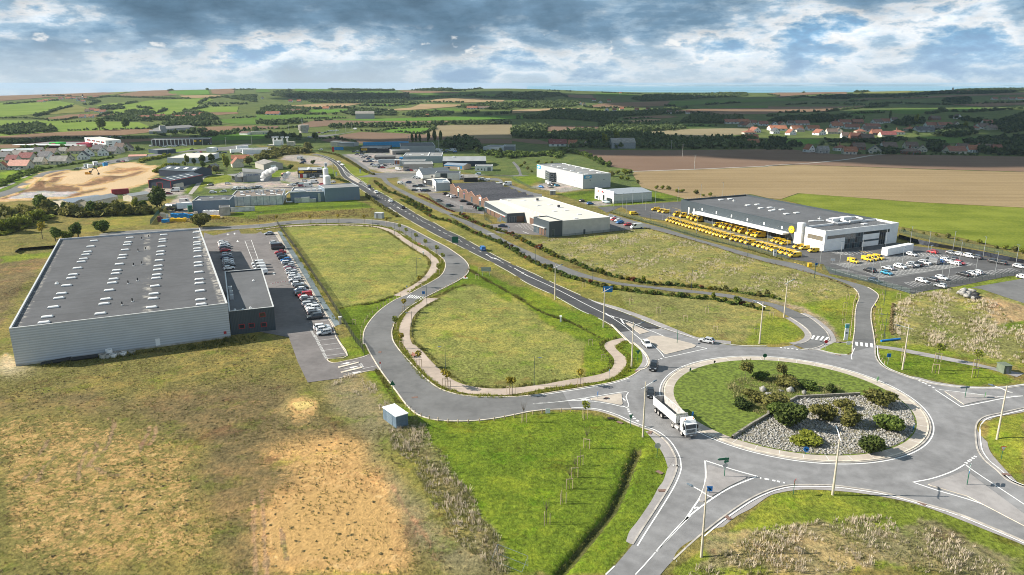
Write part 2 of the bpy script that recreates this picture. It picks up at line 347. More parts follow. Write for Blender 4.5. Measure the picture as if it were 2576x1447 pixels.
ZONES=[("C0 -300,420 60,180 2400,-80 A0 2600,1447 3000,1000 2572,700 C3 2572,-900 C3 3400,2600 D0 -700,1447 C0 -900,600",C_ROUGH,.10,0),("B0 -200,180 900,60 1700,90 2572,160 B1 1180,80 1250,200 200,190 B0 2140,290 1000,355 780,385 100,1300 -300,1447 -500,500",C_ROUGH,.05,1.0),("B0 -100,600 460,590 400,700 60,1200 -200,1447",C_BROWN,.05,1.5),("B0 0,570 660,505 640,540 300,600 0,640",C_DRYGREEN,.05,.8),("B0 -600,1447 100,1447 C0 120,300 1400,140 2330,10 C1 330,60 520,450 900,700 1350,950 1750,1447 D1 2572,1447 D0 -900,1447",C_ROUGH,.18,1.2),("C0 -400,780 700,760 1500,880 2100,960 2500,1250 2572,1447 D0 2572,1000 2300,1447 -600,1447",C_ROUGH,.55,3.0),("C0 2100,950 2572,800 C1 0,700 600,760 1000,950 1250,1300 1400,1447 D1 1700,1447 300,1447 100,900 0,500 D0 2572,600 2200,300",C_BROWN,.34,2.0),("D1 60,820 500,560 900,420 1150,500 1330,800 1500,1100 1650,1447 120,1447",C_SAND,.93,2.2),("D1 300,120 700,60 1000,150 1100,400 1180,520 900,560 400,560 250,300",C_SAND,.62,2.0),("C1 330,660 560,650 600,690 430,790 260,780 220,730",(0.62,0.46,0.17),1.0,.9),("C1 690,460 860,440 960,480 940,560 850,500 720,500",C_PALE,.6,.8),("C0 60,170 160,180 170,290 420,300 200,340 20,360 0,300",(0.5,0.42,0.28),.8,.6),("C0 -300,560 900,560 1700,640 2400,420 C1 150,500 300,760 D1 -60,200 60,800 80,1447 D0 2380,1447 2250,900 2000,300 C0 2100,1000 1500,830 700,730 -300,760",C_BROWN,.12,3.0),("C1 830,410 1090,360 1250,560 1350,690 1420,900 1560,800 1700,900 1900,1200 D1 1950,340 2290,850 2480,1150 2572,1380 2572,1447 1900,1447 1500,1000 1250,600 1050,150 C1 1000,900 800,700 700,480",(0.20,0.175,0.092),.06,1.2),("D1 1100,60 1500,80 1750,300 2000,600 2200,900 2100,1100 1700,700 1400,500 1200,300",C_BANK,.06,2.0),("C1 1090,350 1210,330 1290,420 1500,690 1560,760 1750,800 2572,800 C2 600,730 1310,900 1560,1060 1640,1250 D2 1640,350 1450,770 1200,1140 940,1447 D2 -20,1447 D1 2540,1447 2480,1150 2290,850 2100,550 1940,340 1760,100 C1 1690,900 1620,780 1500,830 1420,680 1330,560 1200,430",C_LUSH,.02,.45),("B1 800,1100 1400,950 1500,985 1280,1090 1090,1280 1075,1447 1020,1447 870,1220",C_LUSH,.02,.4),("C1 950,-10 1075,-10 1145,170 1090,195",C_LUSH,.02,.3),("C1 810,0 960,0 1090,195 900,245 770,255 720,225 920,185",C_DRYGREEN,.04,.3),("B1 1850,905 2140,640 2572,860 B2 400,900 800,1130 1200,1447 C2 1330,150 1380,260 1330,340 1000,460 700,490 700,120 D2 700,120 C2 720,-10 B2 700,1447 300,1200 0,950 B1 2572,1050 2250,860 2100,850 1740,980",C_LUSH,.02,.5),("B1 240,275 500,252 1000,258 1230,275 1350,330 1550,470 1720,570 1760,640 1700,760 1500,900 1300,985 1000,1060 820,1090 600,760 400,440",C_LOT,.14,.5),("B1 2100,850 1640,1110 1560,1250 1570,1447 C1 1590,0 1700,160 1900,365 2150,490 2350,512 2572,508 C2 300,470 700,415 700,120 B2 730,1447 300,1210 0,960 B1 2572,1050 2300,880",C_LOT,.16,.6),("B1 1900,1250 2572,1150 C1 2572,300 1900,250 1650,60",C_LOT,.26,3.0),("B1 0,290 260,255 700,235 1100,242 1300,270 1320,290 1050,262 700,250 250,275 0,310",C_BANK,.05,.3),("B1 1400,0 1620,0 2572,500 B2 300,650 760,800 1400,900 2200,1000 2572,1060 B3 300,1240 420,1400 C3 370,70 B2 2572,1447 2100,1447 1500,1290 900,1060 430,850 0,640 B1 2200,455 1780,230",C_BANK,.06,.6),("B2 1050,900 2400,1050 2572,1090 B3 250,1240 370,1340 200,1440 B2 2500,1447 2100,1400 1500,1250 1100,1080",C_MEADOW,.08,1.0),("B3 0,1150 200,1200 370,1320 300,1447 C3 0,70 B2 2572,1447 2300,1430",C_DRYGREEN,.03,.6),("B2 0,340 380,400 1200,310 1350,280 1700,380 2250,545 2572,640 B3 350,720 750,830 880,910 B3 870,960 600,1010 300,1060 0,1010 B2 2572,960 1700,830 1000,740 600,600 250,470",C_MEADOW,.10,1.0),("B3 0,1000 350,1040 880,950 880,1100 868,1447 700,1447 560,1200 350,1080",C_DRYGREEN,.06,.6),("B3 560,1190 350,1070 100,1010 0,985 0,1015 320,1110 430,1180 560,1290 700,1447 760,1447",C_PALE,.18,.5),("B3 870,860 1080,930 1100,1000 1060,1447 C3 1080,90 2572,300 B3 2572,700 2000,850 1400,930",C_DRYGREEN,.05,.6),("B3 1250,1050 1450,940 1900,880 2100,900 2572,1020 C3 2572,270 1300,40 B3 1240,1447",C_MEADOW,.13,1.0),("B3 2000,950 2300,1000 2572,1050 2572,1300 2300,1250 2200,1100",(0.34,0.25,0.13),.4,1.2),("B3 2330,1240 2572,1200 2572,1330 2400,1310",C_LUSH,.05,.5),("C3 1075,100 1120,260 1200,310 1240,320 1600,420 2000,480 2540,460 2200,310 1300,130",C_LUSH,.02,.4),("D3 -80,680 200,600 500,590 900,630 1500,740 2000,880 2572,1140 2700,1447 -600,1500 D2 1540,1447 2100,1080 2572,680",C_DRYGREEN,.04,.4),("D3 -600,1100 200,950 1000,880 1500,850 1900,1050 2400,1250 2600,1447 -700,1447",(0.21,0.185,0.09),.05,1.6),("D3 300,900 1000,740 1500,830 1300,1000 700,1000",C_DRYGREEN,.03,1.2),("C3 2220,840 2572,760 2572,1440 2500,1440 2330,1270 2210,1100",C_DRYGREEN,.06,.4),("A1 0,1310 100,1320 400,1280 1000,1255 1180,1330 1000,1350 500,1370 0,1410 A0 2572,1447 2300,1420 2400,1350",C_LUSH,.01,.5),("A1 560,770 900,890 1190,1000 1100,1100 1260,1160 1640,1447 1420,1285 1280,1200 1150,1130 960,1000 850,890 720,812",C_DRYGREEN,.02,.5),("A1 880,1030 1050,1145 1380,1375 B1 1850,370 2200,540 B2 700,1110 600,1100 B1 1900,460 1450,240 A1 1200,1400 1080,1200 940,1100",C_BANK,.05,.5),("A1 120,960 400,960 420,1040 200,1100 130,1060",C_LUSH,.02,.4),("A1 660,900 800,960 840,1010 700,1050 660,980",C_LUSH,.02,.4),("A0 2000,1180 1960,1120 2080,1020 2340,1000 2310,1080 2080,1100",C_DRYGREEN,.02,.4),("A0 1790,1200 1980,1000 2060,1010 1880,1190",C_LUSH,.02,.4),("A0 1100,1420 1620,1350 1700,1330 1510,1447 B0 1520,250 900,320 700,330",C_BANK,.10,.8),("A0 -100,1260 200,1120 420,1000 560,960 760,960 1000,930 1200,880 1380,880 1600,930 1590,1000 1480,1090 1300,1150 1250,1190 900,1250 400,1245 0,1280",C_EARTH,.85,1.5),("A0 0,1240 300,1150 560,1040 700,1030 560,1080 350,1160 100,1250",(0.17,0.105,0.06),.0,1.2),("A0 460,1030 520,990 640,970 560,1010 480,1045",(0.17,0.105,0.06),.0,1.0),("A0 750,1110 1090,1050 1300,1000 1450,955 1460,980 1200,1060 900,1120 780,1120",(0.20,0.125,0.07),.05,1.0),("A0 300,1160 640,1100 850,1150 700,1180 400,1180",(0.19,0.115,0.065),.1,1.5),("A0 1060,980 1350,930 1500,940 1300,970 1100,995",(0.25,0.16,0.085),.2,1.2),("A0 700,1190 1060,1130 1050,1150 800,1210 600,1240",(0.2,0.125,0.07),.1,1.0),("A0 90,1240 200,1190 420,1165 760,1180 640,1215 300,1245",(0.34,0.34,0.35),.0,1.0),("A0 -100,1000 100,960 420,960 280,1050 0,1170 -100,1200",(0.13,0.20,0.02),.0,.5),("A0 360,1090 470,1010 440,1040 380,1100 200,1180 160,1180",C_DRYGREEN,.0,.4),("A1 420,800 700,830 760,900 650,920 400,870 250,850 300,810",C_YARD,.2,.8),("A1 250,980 430,970 430,1050 700,1030 700,1110 400,1110 260,1060",C_YARD,.0,.4),("A1 900,800 1400,770 1460,780 1500,900 1250,960 1120,940 900,820",(0.25,0.24,0.235),.0,.5),("A1 1190,960 1500,930 1780,940 1700,985 1300,990",C_YARD,.0,.5),("A1 1430,1020 1670,1020 1700,1100 1900,1160 1760,1190 1600,1180 1440,1080",(0.24,0.235,0.23),.0,.4),("A1 2050,1010 2300,1000 2200,1040 2060,1050",C_YARD,.0,.4),("A0 1400,1180 1500,1120 1850,1040 1950,1040 1850,1180 1700,1290 1700,1447 1850,1447 2200,1447 2350,1300 1950,1290 1900,1200 1700,1220 1450,1200",C_YARD,.0,.5),("A0 2060,1130 2250,1080 2572,1090 2572,1120 2100,1150",C_YARD,.0,.4),("A1 0,1060 260,1020 260,1090 700,1100 700,1160 0,1160",C_YARD,.0,.5),("A2 0,1010 200,1000 300,1020 280,1060 180,1110 60,1090 0,1050",C_LUSH,.01,.4),("A2 440,1190 820,1160 1440,1180 1750,1220 1740,1260 900,1330 700,1270",C_LUSH,.01,.4),("A2 480,1070 700,1150 500,1180 180,1130 300,1090",C_YARD,.0,.4),("A2 680,1280 930,1265 1000,1300 860,1320",C_YARD,.0,.3),]
RUTS='C0 1090,820 1150,860 1110,1000 1070,1110 960,1210|C0 950,1065 970,1090 940,1210 890,1290|C0 890,1290 960,1310 1040,1360 1180,1390|C0 1500,890 1490,960 1440,1040 1420,1140|C0 1570,890 1555,990 1500,1080|C0 860,1140 830,1240 800,1310 790,1420|C0 480,1040 420,1150 310,1340 230,1440|C0 560,1200 430,1320 380,1440|D1 60,600 80,1000 110,1447|D1 -30,700 0,1447|D1 1380,560 1480,760 1560,860 1700,1040|D1 1620,1000 1720,1060 1800,1300|D1 250,980 290,1200 310,1300'
def build_ground():
 ys=[-80,-40,-10,15,30]
 y=42.0
 while y<950:ys.append(y);y*=1.0066
 while y<4700:ys.append(y);y*=1.013
 ys=np.array(ys)
 ss=np.concatenate([np.linspace(-1.7,-0.78,24,endpoint=False),np.linspace(-0.78,0.78,500),np.linspace(0.8,1.7,24)])
 X=ss[None,:]*np.maximum(ys,50)[:,None];Y=np.repeat(ys[:,None],len(ss),1)
 col=np.empty(X.shape+(4,));col[...,:3]=C_FAR;col[...,3]=0.0
 col[Y<430,:3]=C_ROUGH
 def wob(k,s):
  r=np.random.default_rng(k);out=0
  for _ in range(6):
   a,f,p=r.uniform(0,6.28),r.uniform(0.5,2.2)/s,r.uniform(0,6.28)
   out=out+np.sin((X*math.cos(a)+Y*math.sin(a))*f+p)
  return out/3.0
 wx,wy=wob(1,1.0),wob(2,1.0);wx2,wy2=wob(3,5.0),wob(4,5.0)
 for s,c,soil,rag in ZONES:
  P=pts(s)
  xs=[p.x for p in P];yv=[p.y for p in P]
  m=(X>min(xs)-6)&(X<max(xs)+6)&(Y>min(yv)-6)&(Y<max(yv)+6)
  if not m.any():continue
  sc_=rag*(1+Y[m]/400)
  xx=X[m]+wx[m]*sc_*0.5+wx2[m]*sc_*0.7;yy=Y[m]+wy[m]*sc_*0.5+wy2[m]*sc_*0.7
  ins=pip(P,xx,yy)
  idx=np.argwhere(m)[ins]
  col[idx[:,0],idx[:,1],:3]=c;col[idx[:,0],idx[:,1],3]=soil
 for _ in range(1):
  col[1:-1,1:-1]=0.5*col[1:-1,1:-1]+0.125*(col[:-2,1:-1]+col[2:,1:-1]+col[1:-1,:-2]+col[1:-1,2:])
 fld=np.argwhere((Y>85)&(Y<175)&(X<4));r0,r1,c1=fld[:,0].min(),fld[:,0].max(),fld[:,1].max();blk_=col[r0:r1,:c1].copy();lawn=(blk_[...,3]<.03)|(blk_[...,3]>.99)
 for k in range(90):
  q=blk_.copy();q[1:-1,1:-1]=.4*blk_[1:-1,1:-1]+.15*(blk_[:-2,1:-1]+blk_[2:,1:-1]+blk_[1:-1,:-2]+blk_[1:-1,2:]);q[lawn]=blk_[lawn]
  if k>30:q[...,:3]=blk_[...,:3]
  blk_=q
 col[r0:r1,:c1]=blk_
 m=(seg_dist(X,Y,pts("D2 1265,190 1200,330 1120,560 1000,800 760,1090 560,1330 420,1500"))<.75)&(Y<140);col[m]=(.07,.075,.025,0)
 for s in RUTS.split('|'):
  P=smooth(pts(s),4);m=(seg_dist(X[:r1,:c1],Y[:r1,:c1],P)<.30+.14*wx[:r1,:c1])&(wy2[:r1,:c1]>-.55);col[:r1,:c1][m]=(.27,.185,.10,.0)
 Z=hills(X,Y)
 Z=Z+relief(X,Y)
 nr,nc=X.shape
 V=np.stack([X,Y,Z],-1).reshape(-1,3)
 i=np.arange(nr*nc).reshape(nr,nc)
 F=np.stack([i[:-1,:-1],i[:-1,1:],i[1:,1:],i[1:,:-1]],-1).reshape(-1,4)
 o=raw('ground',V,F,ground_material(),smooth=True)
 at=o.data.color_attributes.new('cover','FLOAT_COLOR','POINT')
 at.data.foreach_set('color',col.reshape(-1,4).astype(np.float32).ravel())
 return struct(o)
DITCH=None
def seg_dist(X,Y,P):
 d=np.full(X.shape,1e9)
 for a,b in zip(P[:-1],P[1:]):
  ax,ay,bx,by=a[0],a[1],b[0],b[1];L2=(bx-ax)**2+(by-ay)**2
  t=np.clip(((X-ax)*(bx-ax)+(Y-ay)*(by-ay))/L2,0,1)
  d=np.minimum(d,np.hypot(X-ax-t*(bx-ax),Y-ay-t*(by-ay)))
 return d
RELIEF=[]
def relief(X,Y):
 X=np.asarray(X,float);Y=np.asarray(Y,float)
 near=(Y<420)
 d=seg_dist(X,Y,pts("D2 1265,190 1200,330 1120,560 1000,800 760,1090 560,1330 420,1500"))
 z=-.9*np.exp(-(d/.85)**2)*near
 for(tile,x,y,rx,ry,h)in(('D3',800,1350,19,8.5,1.3),('C3',2560,1080,4.5,8,.9),('B3',2250,1080,7,5,1.6),('B0',200,850,8,20,1.5),('C1',480,720,5,4,.5)):
  p=g(tile,x,y)
  z=z+h*np.exp(-(((X-p.x)/rx)**2+((Y-p.y)/ry)**2)**2)
 for(tile,x,y,rx,ry,h)in(('A0',880,1050,26,14,3.2),('A0',420,1115,7,7,3.5),('A0',1100,950,10,7,3.0)):
  p=g(tile,x,y)
  z=z+h*np.exp(-(((X-p.x)/rx)**2+((Y-p.y)/ry)**2))
 return z
def ground_material():
 m=bpy.data.materials.new('ground_cover');m.use_nodes=True;t=NT(m.node_tree);b=t.n['Principled BSDF']
 a=t.node('ShaderNodeVertexColor',layer_name='cover')
 tc=t.node('ShaderNodeTexCoord');P=tc.outputs['Object']
 big=t.noise(P,0.035,4.0,0.6);mid=t.noise(P,0.22,8.0,0.80);fine=t.noise(P,1.25,5.0,0.75);tuft=t.noise(P,0.75,4.0,0.7)
 k=t.math('ADD',t.math('MULTIPLY',mid,0.75),t.math('ADD',t.math('MULTIPLY',fine,1.05),t.math('MULTIPLY',big,0.3)))
 k=t.rng(k,0.80,1.30,0.34,1.72,smooth=False)
 c=t.mix(1.0,a.outputs[0],t.node('ShaderNodeCombineColor',{0:k,1:k,2:k}).outputs[0],'MULTIPLY')
 dry=t.mix(1.0,c,(1.32,1.10,1.02,1),'MULTIPLY');c=t.mix(t.rng(t.math('ADD',t.math('MULTIPLY',mid,.6),t.math('MULTIPLY',big,.5)),0.50,0.68),c,dry)
 fresh=t.mix(1.0,c,(0.84,1.02,0.66,1),'MULTIPLY');c=t.mix(t.rng(t.noise(P,0.13,6.0,0.7),0.52,0.66),c,fresh)
 brown=t.mix(1.0,c,(0.80,0.62,0.70,1),'MULTIPLY');c=t.mix(t.math('MULTIPLY',t.rng(t.noise(P,0.10,7.0,0.72,dist=0.6),0.55,0.66),0.75),c,brown)
 s=t.math('ADD',t.math('MULTIPLY',t.noise(P,0.34,8.0,0.78),0.5),t.math('MULTIPLY',t.noise(P,1.3,6.0,0.78),0.5))
 th=t.math('SUBTRACT',0.74,t.math('MULTIPLY',a.outputs[1],0.44))
 soil=t.rng(t.math('SUBTRACT',s,th),-0.05,0.08)
 sc=t.ramp(t.noise(P,0.5,5.0,0.65),[(0.35,(0.36,0.215,0.085)),(0.55,(0.50,0.31,0.125)),(0.70,(0.58,0.40,0.19))])
 soilc=t.mix(t.rng(a.outputs[1],0.75,0.85),sc,t.mix(1.0,a.outputs[0],t.node('ShaderNodeCombineColor',{0:t.rng(fine,.3,.7,.8,1.15),1:t.rng(fine,.3,.7,.8,1.15),2:t.rng(fine,.3,.7,.8,1.15)}).outputs[0],'MULTIPLY'))
 gate=t.rng(a.outputs[1],0.0,0.05)
 c=t.mix(t.math('MULTIPLY',soil,gate),c,soilc)
 t.put(b,'Base Color',c);b.inputs['Roughness'].default_value=0.95;b.inputs['Specular IOR Level'].default_value=0.08
 h=t.math('ADD',t.math('MULTIPLY',fine,0.7),t.math('MULTIPLY',tuft,1.0))
 bn=t.node('ShaderNodeBump',{'Strength':0.85,'Distance':0.45,'Height':h});t.put(b,'Normal',bn.outputs[0])
 return m
ground=build_ground()
def field_mat(name,a,b_,rot=0.0,scale=1.0,streak=0.5):
 if name in MATS:return MATS[name]
 m=bpy.data.materials.new(name);m.use_nodes=True;t=NT(m.node_tree);b=t.n['Principled BSDF']
 tc=t.node('ShaderNodeTexCoord')
 mp=t.node('ShaderNodeMapping',{'Vector':tc.outputs['Object'],'Rotation':(0,0,rot),'Scale':(0.004*scale,0.16*scale,1)})
 st=t.noise(mp.outputs[0],1.0,6.0,0.65);bl=t.noise(tc.outputs['Object'],0.012*scale,5.0,0.6);fi=t.noise(tc.outputs['Object'],0.9,4.0,0.7)
 k=t.math('ADD',t.math('MULTIPLY',st,streak),t.math('ADD',t.math('MULTIPLY',bl,1-streak),t.math('MULTIPLY',t.math('SUBTRACT',fi,0.5),0.55)))
 t.put(b,'Base Color',t.mix(t.rng(k,0.33,0.67),tuple(a)+(1,),tuple(b_)+(1,)))
 b.inputs['Roughness'].default_value=0.95;b.inputs['Specular IOR Level'].default_value=0.05
 bn=t.node('ShaderNodeBump',{'Strength':0.6,'Distance':0.25,'Height':t.math('ADD',fi,st)});t.put(b,'Normal',bn.outputs[0])
 MATS[name]=m;return m
FM=dict(G=lambda:field_mat('pasture',(0.115,0.18,0.028),(0.185,0.245,0.05),0.3,1,.35),g=lambda:field_mat('grass_field',(0.07,0.13,0.024),(0.105,0.17,0.03),-0.4,1,.4),L=lambda:field_mat('bright_crop',(0.08,0.17,0.025),(0.115,0.21,0.03),0.1),B=lambda:field_mat('ploughed_field',(0.17,0.105,0.065),(0.235,0.155,0.10),0.12,1,.6),T=lambda:field_mat('stubble_field',(0.27,0.19,0.105),(0.36,0.26,0.15),-0.1,1,.5),S=lambda:field_mat('grey_stubble',(0.20,0.165,0.10),(0.26,0.215,0.13),0.7,1,.5),O=lambda:field_mat('olive_field',(0.14,0.15,0.04),(0.20,0.195,0.065),0.5),D=lambda:field_mat('harrowed_soil',(0.215,0.155,0.082),(0.30,0.222,0.122),0.10,1,.65),C=lambda:field_mat('beet_crop',(0.105,0.135,0.016),(0.20,0.225,0.034),1.2,3.0,.3),P=lambda:field_mat('dark_plough',(0.155,0.10,0.07),(0.20,0.135,0.095),0.05,1,.6))
FIELDS="""
G A0 0,285 250,270 560,260 750,290 700,330 560,350 300,400 0,430
O A0 560,350 760,300 900,340 980,370 700,385 300,410
G A0 1100,380 1250,300 1500,260 1900,240 2100,235 2150,250 2000,300 1950,350 1700,400 1560,410 1540,380 1200,395
G A0 940,310 1150,285 1400,275 1250,300 1000,315
B A0 430,440 700,400 1050,390 1180,400 1000,420 800,430 560,445
G A0 0,458 700,462 1400,478 1500,520 1450,545 700,572 0,620
B A0 0,615 350,590 700,570 1500,540 1550,560 1480,580 1200,610 600,635 0,648
B A0 0,700 300,690 900,655 1500,640 1900,620 1900,650 1550,660 1150,690 850,720 0,735
B A0 0,205 500,190 1050,178 1180,185 1000,210 500,225 0,265
G A0 500,215 700,205 730,210 560,218
O A0 980,208 1100,180 1290,170 1170,200 1020,212
B A0 1170,205 1400,165 1700,155 1690,170 1850,200 1600,215 1300,222
L A0 1700,170 1850,160 2090,155 2110,200 1800,205 1690,185
T A0 1800,210 2110,205 2220,210 2210,225 1950,235 1830,225
B A0 2120,150 2360,140 2350,185 2200,200 2130,190
B A0 1990,525 2572,510 A1 0,510 0,545 A0 2300,565 2080,580 1980,545
g A0 2200,450 2572,430 2572,500 2330,490 2200,475
G A0 1950,350 2100,320 2400,320 2380,375 2100,375
B A0 2100,380 2380,375 2400,390 2180,405
L A0 1900,640 2200,600 2572,560 A1 160,600 100,640 A0 2572,650 2100,660
G A0 1420,800 1900,735 2000,740 1760,780 1560,795
g A1 0,400 480,395 900,420 900,435 500,440 0,460
P A1 430,500 600,455 1300,465 2572,462 2572,470 1000,490 800,510 500,530
L A1 700,455 1300,440 1900,425 2572,412 A2 200,415 200,440 A1 2572,445 1900,460 1300,465
T A1 320,310 700,290 1060,290 950,310 800,330 560,325
L A1 1110,295 1560,295 1600,290 1480,315 1200,310
L A1 500,370 560,350 960,345 930,365 840,375 700,385
T A1 1300,350 1560,330 1650,295 2080,300 2060,315 1700,345 1450,360
g A1 1650,360 1900,335 2060,345 2060,365 1800,370
T A1 1700,270 1850,240 2200,235 2500,255 2480,270 2100,280
g A1 1530,200 1560,190 2000,185 2200,180 2100,215 1900,235 1540,245
g A1 2130,210 2250,190 2420,200 2440,235 2150,225
g A1 820,180 1100,165 1420,165 1400,180 1100,190
B A1 1430,160 1540,160 2040,175 2030,190 1540,185
g A1 0,150 110,145 150,175 0,180
g A1 380,135 780,150 760,165 560,170 400,180
P A1 0,515 230,515 210,540 0,545
P A1 650,660 880,600 1060,575 1500,590 1680,600 1900,625 2200,640 2572,650 2572,690 2200,690 1900,650 1300,690 800,690
L A1 1220,560 1400,530 1740,535 1740,545 1650,590 1500,590 1350,575
S A1 1690,600 1800,540 1830,505 2572,500 A2 0,505 0,640 A1 2572,640 2200,640 1900,625
P A2 340,510 870,518 865,545 560,565 360,570
P A2 0,640 250,650 370,680 350,700 200,690 0,665
T A2 0,355 350,340 700,335 640,350 300,360 250,370 0,390
B A2 720,320 950,285 1590,265 1550,310 1200,325 900,335
g A2 1550,310 1600,270 2000,255 2572,245 2572,270 2300,280 1960,295 1650,318
g A2 1760,330 2572,308 2572,332 1900,342
B A2 1660,360 1900,340 2572,335 A3 0,330 0,385 A2 2572,395 2000,400 1950,380 1700,385
B A2 1120,430 1450,410 1580,410 1680,425 1500,440 1400,430 1130,445
T A2 1040,470 1400,445 1500,450 1480,465 1200,480
L A2 1190,495 1560,480 1590,485 1300,498
g A2 1690,500 1900,490 2040,505 2030,520 1740,530
S A2 1140,600 1400,570 1800,545 2340,535 2400,550 2300,600 1900,630 1500,610 1270,600
B A2 500,200 800,205 830,240 700,235 560,225
g A2 810,205 850,180 1140,190 1300,210 1000,215
L A2 0,240 200,255 0,265
P A2 530,750 1400,760 2572,748 A3 0,748 250,752 700,800 1180,800 2572,822 3200,840 3200,1000 2572,975 1700,950 350,905 0,910 A2 2572,920 1830,950 1230,970 1200,950 960,920 800,840
D A2 1230,975 1830,955 2572,925 A3 0,915 350,908 1700,955 2572,980 3200,1005 3200,1380 2572,1335 1500,1280 300,1190 130,1250 0,1240 A2 2400,1200 1750,1250 1300,1130 1210,1000
C A3 140,1250 320,1192 1500,1283 2572,1338 3300,1380 B3 3300,640 2572,530 2100,420 1700,330 1310,270 1310,230 A3 1050,1440 500,1350
B A3 0,190 500,175 780,170 790,195 600,190 250,210 130,230
g A3 0,240 400,240 460,255 0,270
O A3 860,180 1400,160 1560,150 1420,180 1080,190
B A3 0,275 800,260 1000,235 1300,230 2572,180 2572,200 2000,215 1500,240 1280,240
B A3 0,320 700,320 1000,310 900,340 700,350 600,370 400,375 0,385
g A3 690,410 850,370 1170,350 1180,380 1000,400 760,415
g A3 1170,355 1350,340 1720,340 1640,370 1500,400 1300,390
g A3 1770,370 1900,335 2100,330 2300,350 2260,360 2000,370
B A3 1700,295 2400,272 2572,265 2572,300 2200,322 1800,300
B A3 1600,145 2000,135 2100,125 2572,118 2572,128 2100,140
L A3 170,650 420,645 530,650 500,690 180,705
O A3 540,690 780,685 900,695 800,705 700,720 560,720
g A3 1480,620 2000,630 2250,610 2350,610 2000,680 1760,690 1640,690
"""
def drape(name,P,m,off,cell=60.0):
 bm=bmesh.new()
 Pd=[]
 for a,b in zip(P,P[1:]+P[:1]):
  L=(b-a).length;n=max(1,int(L/(cell*.8)))
  for k in range(n):Pd.append(a+(b-a)*k/n)
 vs=[bm.verts.new((p.x,p.y,0))for p in Pd]
 f=bm.faces.new(vs);f.normal_update()
 if f.normal.z<0:f.normal_flip()
 far=max(p.y for p in P)>850
 bmesh.ops.triangulate(bm,faces=bm.faces[:])
 if far:
  x0,x1=min(p.x for p in P),max(p.x for p in P);y0,y1=min(p.y for p in P),max(p.y for p in P)
  for ax,lo,hi_,st in((0,x0,x1,cell*1.5),(1,y0,y1,cell)):
   c=math.ceil(lo/st)*st
   while c<hi_:
    bmesh.ops.bisect_plane(bm,geom=bm.verts[:]+bm.edges[:]+bm.faces[:],plane_co=(c,0,0)if ax==0 else(0,c,0),plane_no=(1,0,0)if ax==0 else(0,1,0));c+=st
 V=np.array([v.co[:]for v in bm.verts]);Z=hills(V[:,0],V[:,1])+off+V[:,1]*0.00012+np.maximum(0,V[:,1]-900)*0.0004
 for v,z in zip(bm.verts,Z):v.co.z=z
 me=bpy.data.meshes.new(name);bm.to_mesh(me);bm.free();me.materials.append(m)
 o=bpy.data.objects.new(name,me);COL.objects.link(o);return struct(o)
for i_,ln in enumerate(FIELDS.strip().splitlines()):
 k_,s_=ln.split(' ',1)
 drape('field',pts(s_),FM[k_](),0.06+0.006*(i_%9))
def sea_mat():
 m=bpy.data.materials.new('sea_water');m.use_nodes=True;t=NT(m.node_tree);b=t.n['Principled BSDF']
 tc=t.node('ShaderNodeTexCoord')
 mp=t.node('ShaderNodeMapping',{'Vector':tc.outputs['Object'],'Scale':(0.00012,0.0006,1)})
 t.put(b,'Base Color',t.mix(t.rng(t.noise(mp.outputs[0],1.0,5.0),.35,.65),(0.10,0.25,0.33,1),(0.17,0.36,0.44,1)))
 b.inputs['Roughness'].default_value=0.55;b.inputs['Specular IOR Level'].default_value=0.2
 return m
mb=MB();mb.quad((60,3300,-30),(40000,3300,-30),(40000,30000,-30),(600,30000,-30));struct(mb.build('sea',sea_mat()))
xs_=np.linspace(1300,26000,300)
r_=np.random.default_rng(5);top=np.zeros_like(xs_)
for k_ in range(1,60):top+=np.sin(xs_/52000*6.28*k_+r_.uniform(0,6.28))*(1.0/k_**0.9)
top=30.0+4.5*top
V_=[];F_=[]
for i_,(x_,h_)in enumerate(zip(xs_,top)):
 y_=25200+250*math.sin(x_/1700.0)
 V_+=[(x_,y_,-40),(x_,y_+30,h_*.55-4),(x_,y_+900,h_-4),(x_,y_+2600,h_+1)]
 if i_:o_=4*i_;F_+=[(o_-4,o_,o_+1,o_-3),(o_-3,o_+1,o_+2,o_-2),(o_-2,o_+2,o_+3,o_-1)]
cm=bpy.data.materials.new('chalk_coast');cm.use_nodes=True;t_=NT(cm.node_tree)
tc_=t_.node('ShaderNodeTexCoord');mp_=t_.node('ShaderNodeMapping',{'Vector':tc_.outputs['Object'],'Scale':(0.0009,0.0003,0.02)})
t_.put(t_.n['Principled BSDF'],'Base Color',t_.mix(t_.rng(t_.noise(mp_.outputs[0],1.0,4.0),.48,.58),(0.16,0.20,0.18,1),(0.55,0.54,0.50,1)))
struct(raw('far_coast',V_,F_,cm))
M_MAIN=asphalt('main_road_asphalt',(0.062,0.062,0.064));M_RND=asphalt('worn_asphalt',(0.215,0.211,0.211),.20);M_SERV=asphalt('service_road_asphalt',(0.150,0.148,0.145),.2)
M_LOTA=asphalt('car_park_asphalt',(0.165,0.150,0.145),.22);M_LOTD=asphalt('dark_car_park_asphalt',(0.095,0.093,0.093),.22);M_PATHP=asphalt('pink_path_gravel',(0.40,0.325,0.265),.18)
M_CONC=asphalt('concrete',(0.36,0.33,0.29),.2);M_PAVE=asphalt('old_pavement',(0.30,0.28,0.27),.22);M_ISL=asphalt('island_paving',(0.43,0.375,0.315),.18);M_GRAV=asphalt('pale_gravel',(0.42,0.37,0.31),.25)
M_KERB=mat('kerb_stone',(0.60,0.53,0.43),.8,var=.18,scale=.6);M_KERBG=mat('worn_kerb',(0.42,0.385,0.34),.85,var=.2,scale=.6)
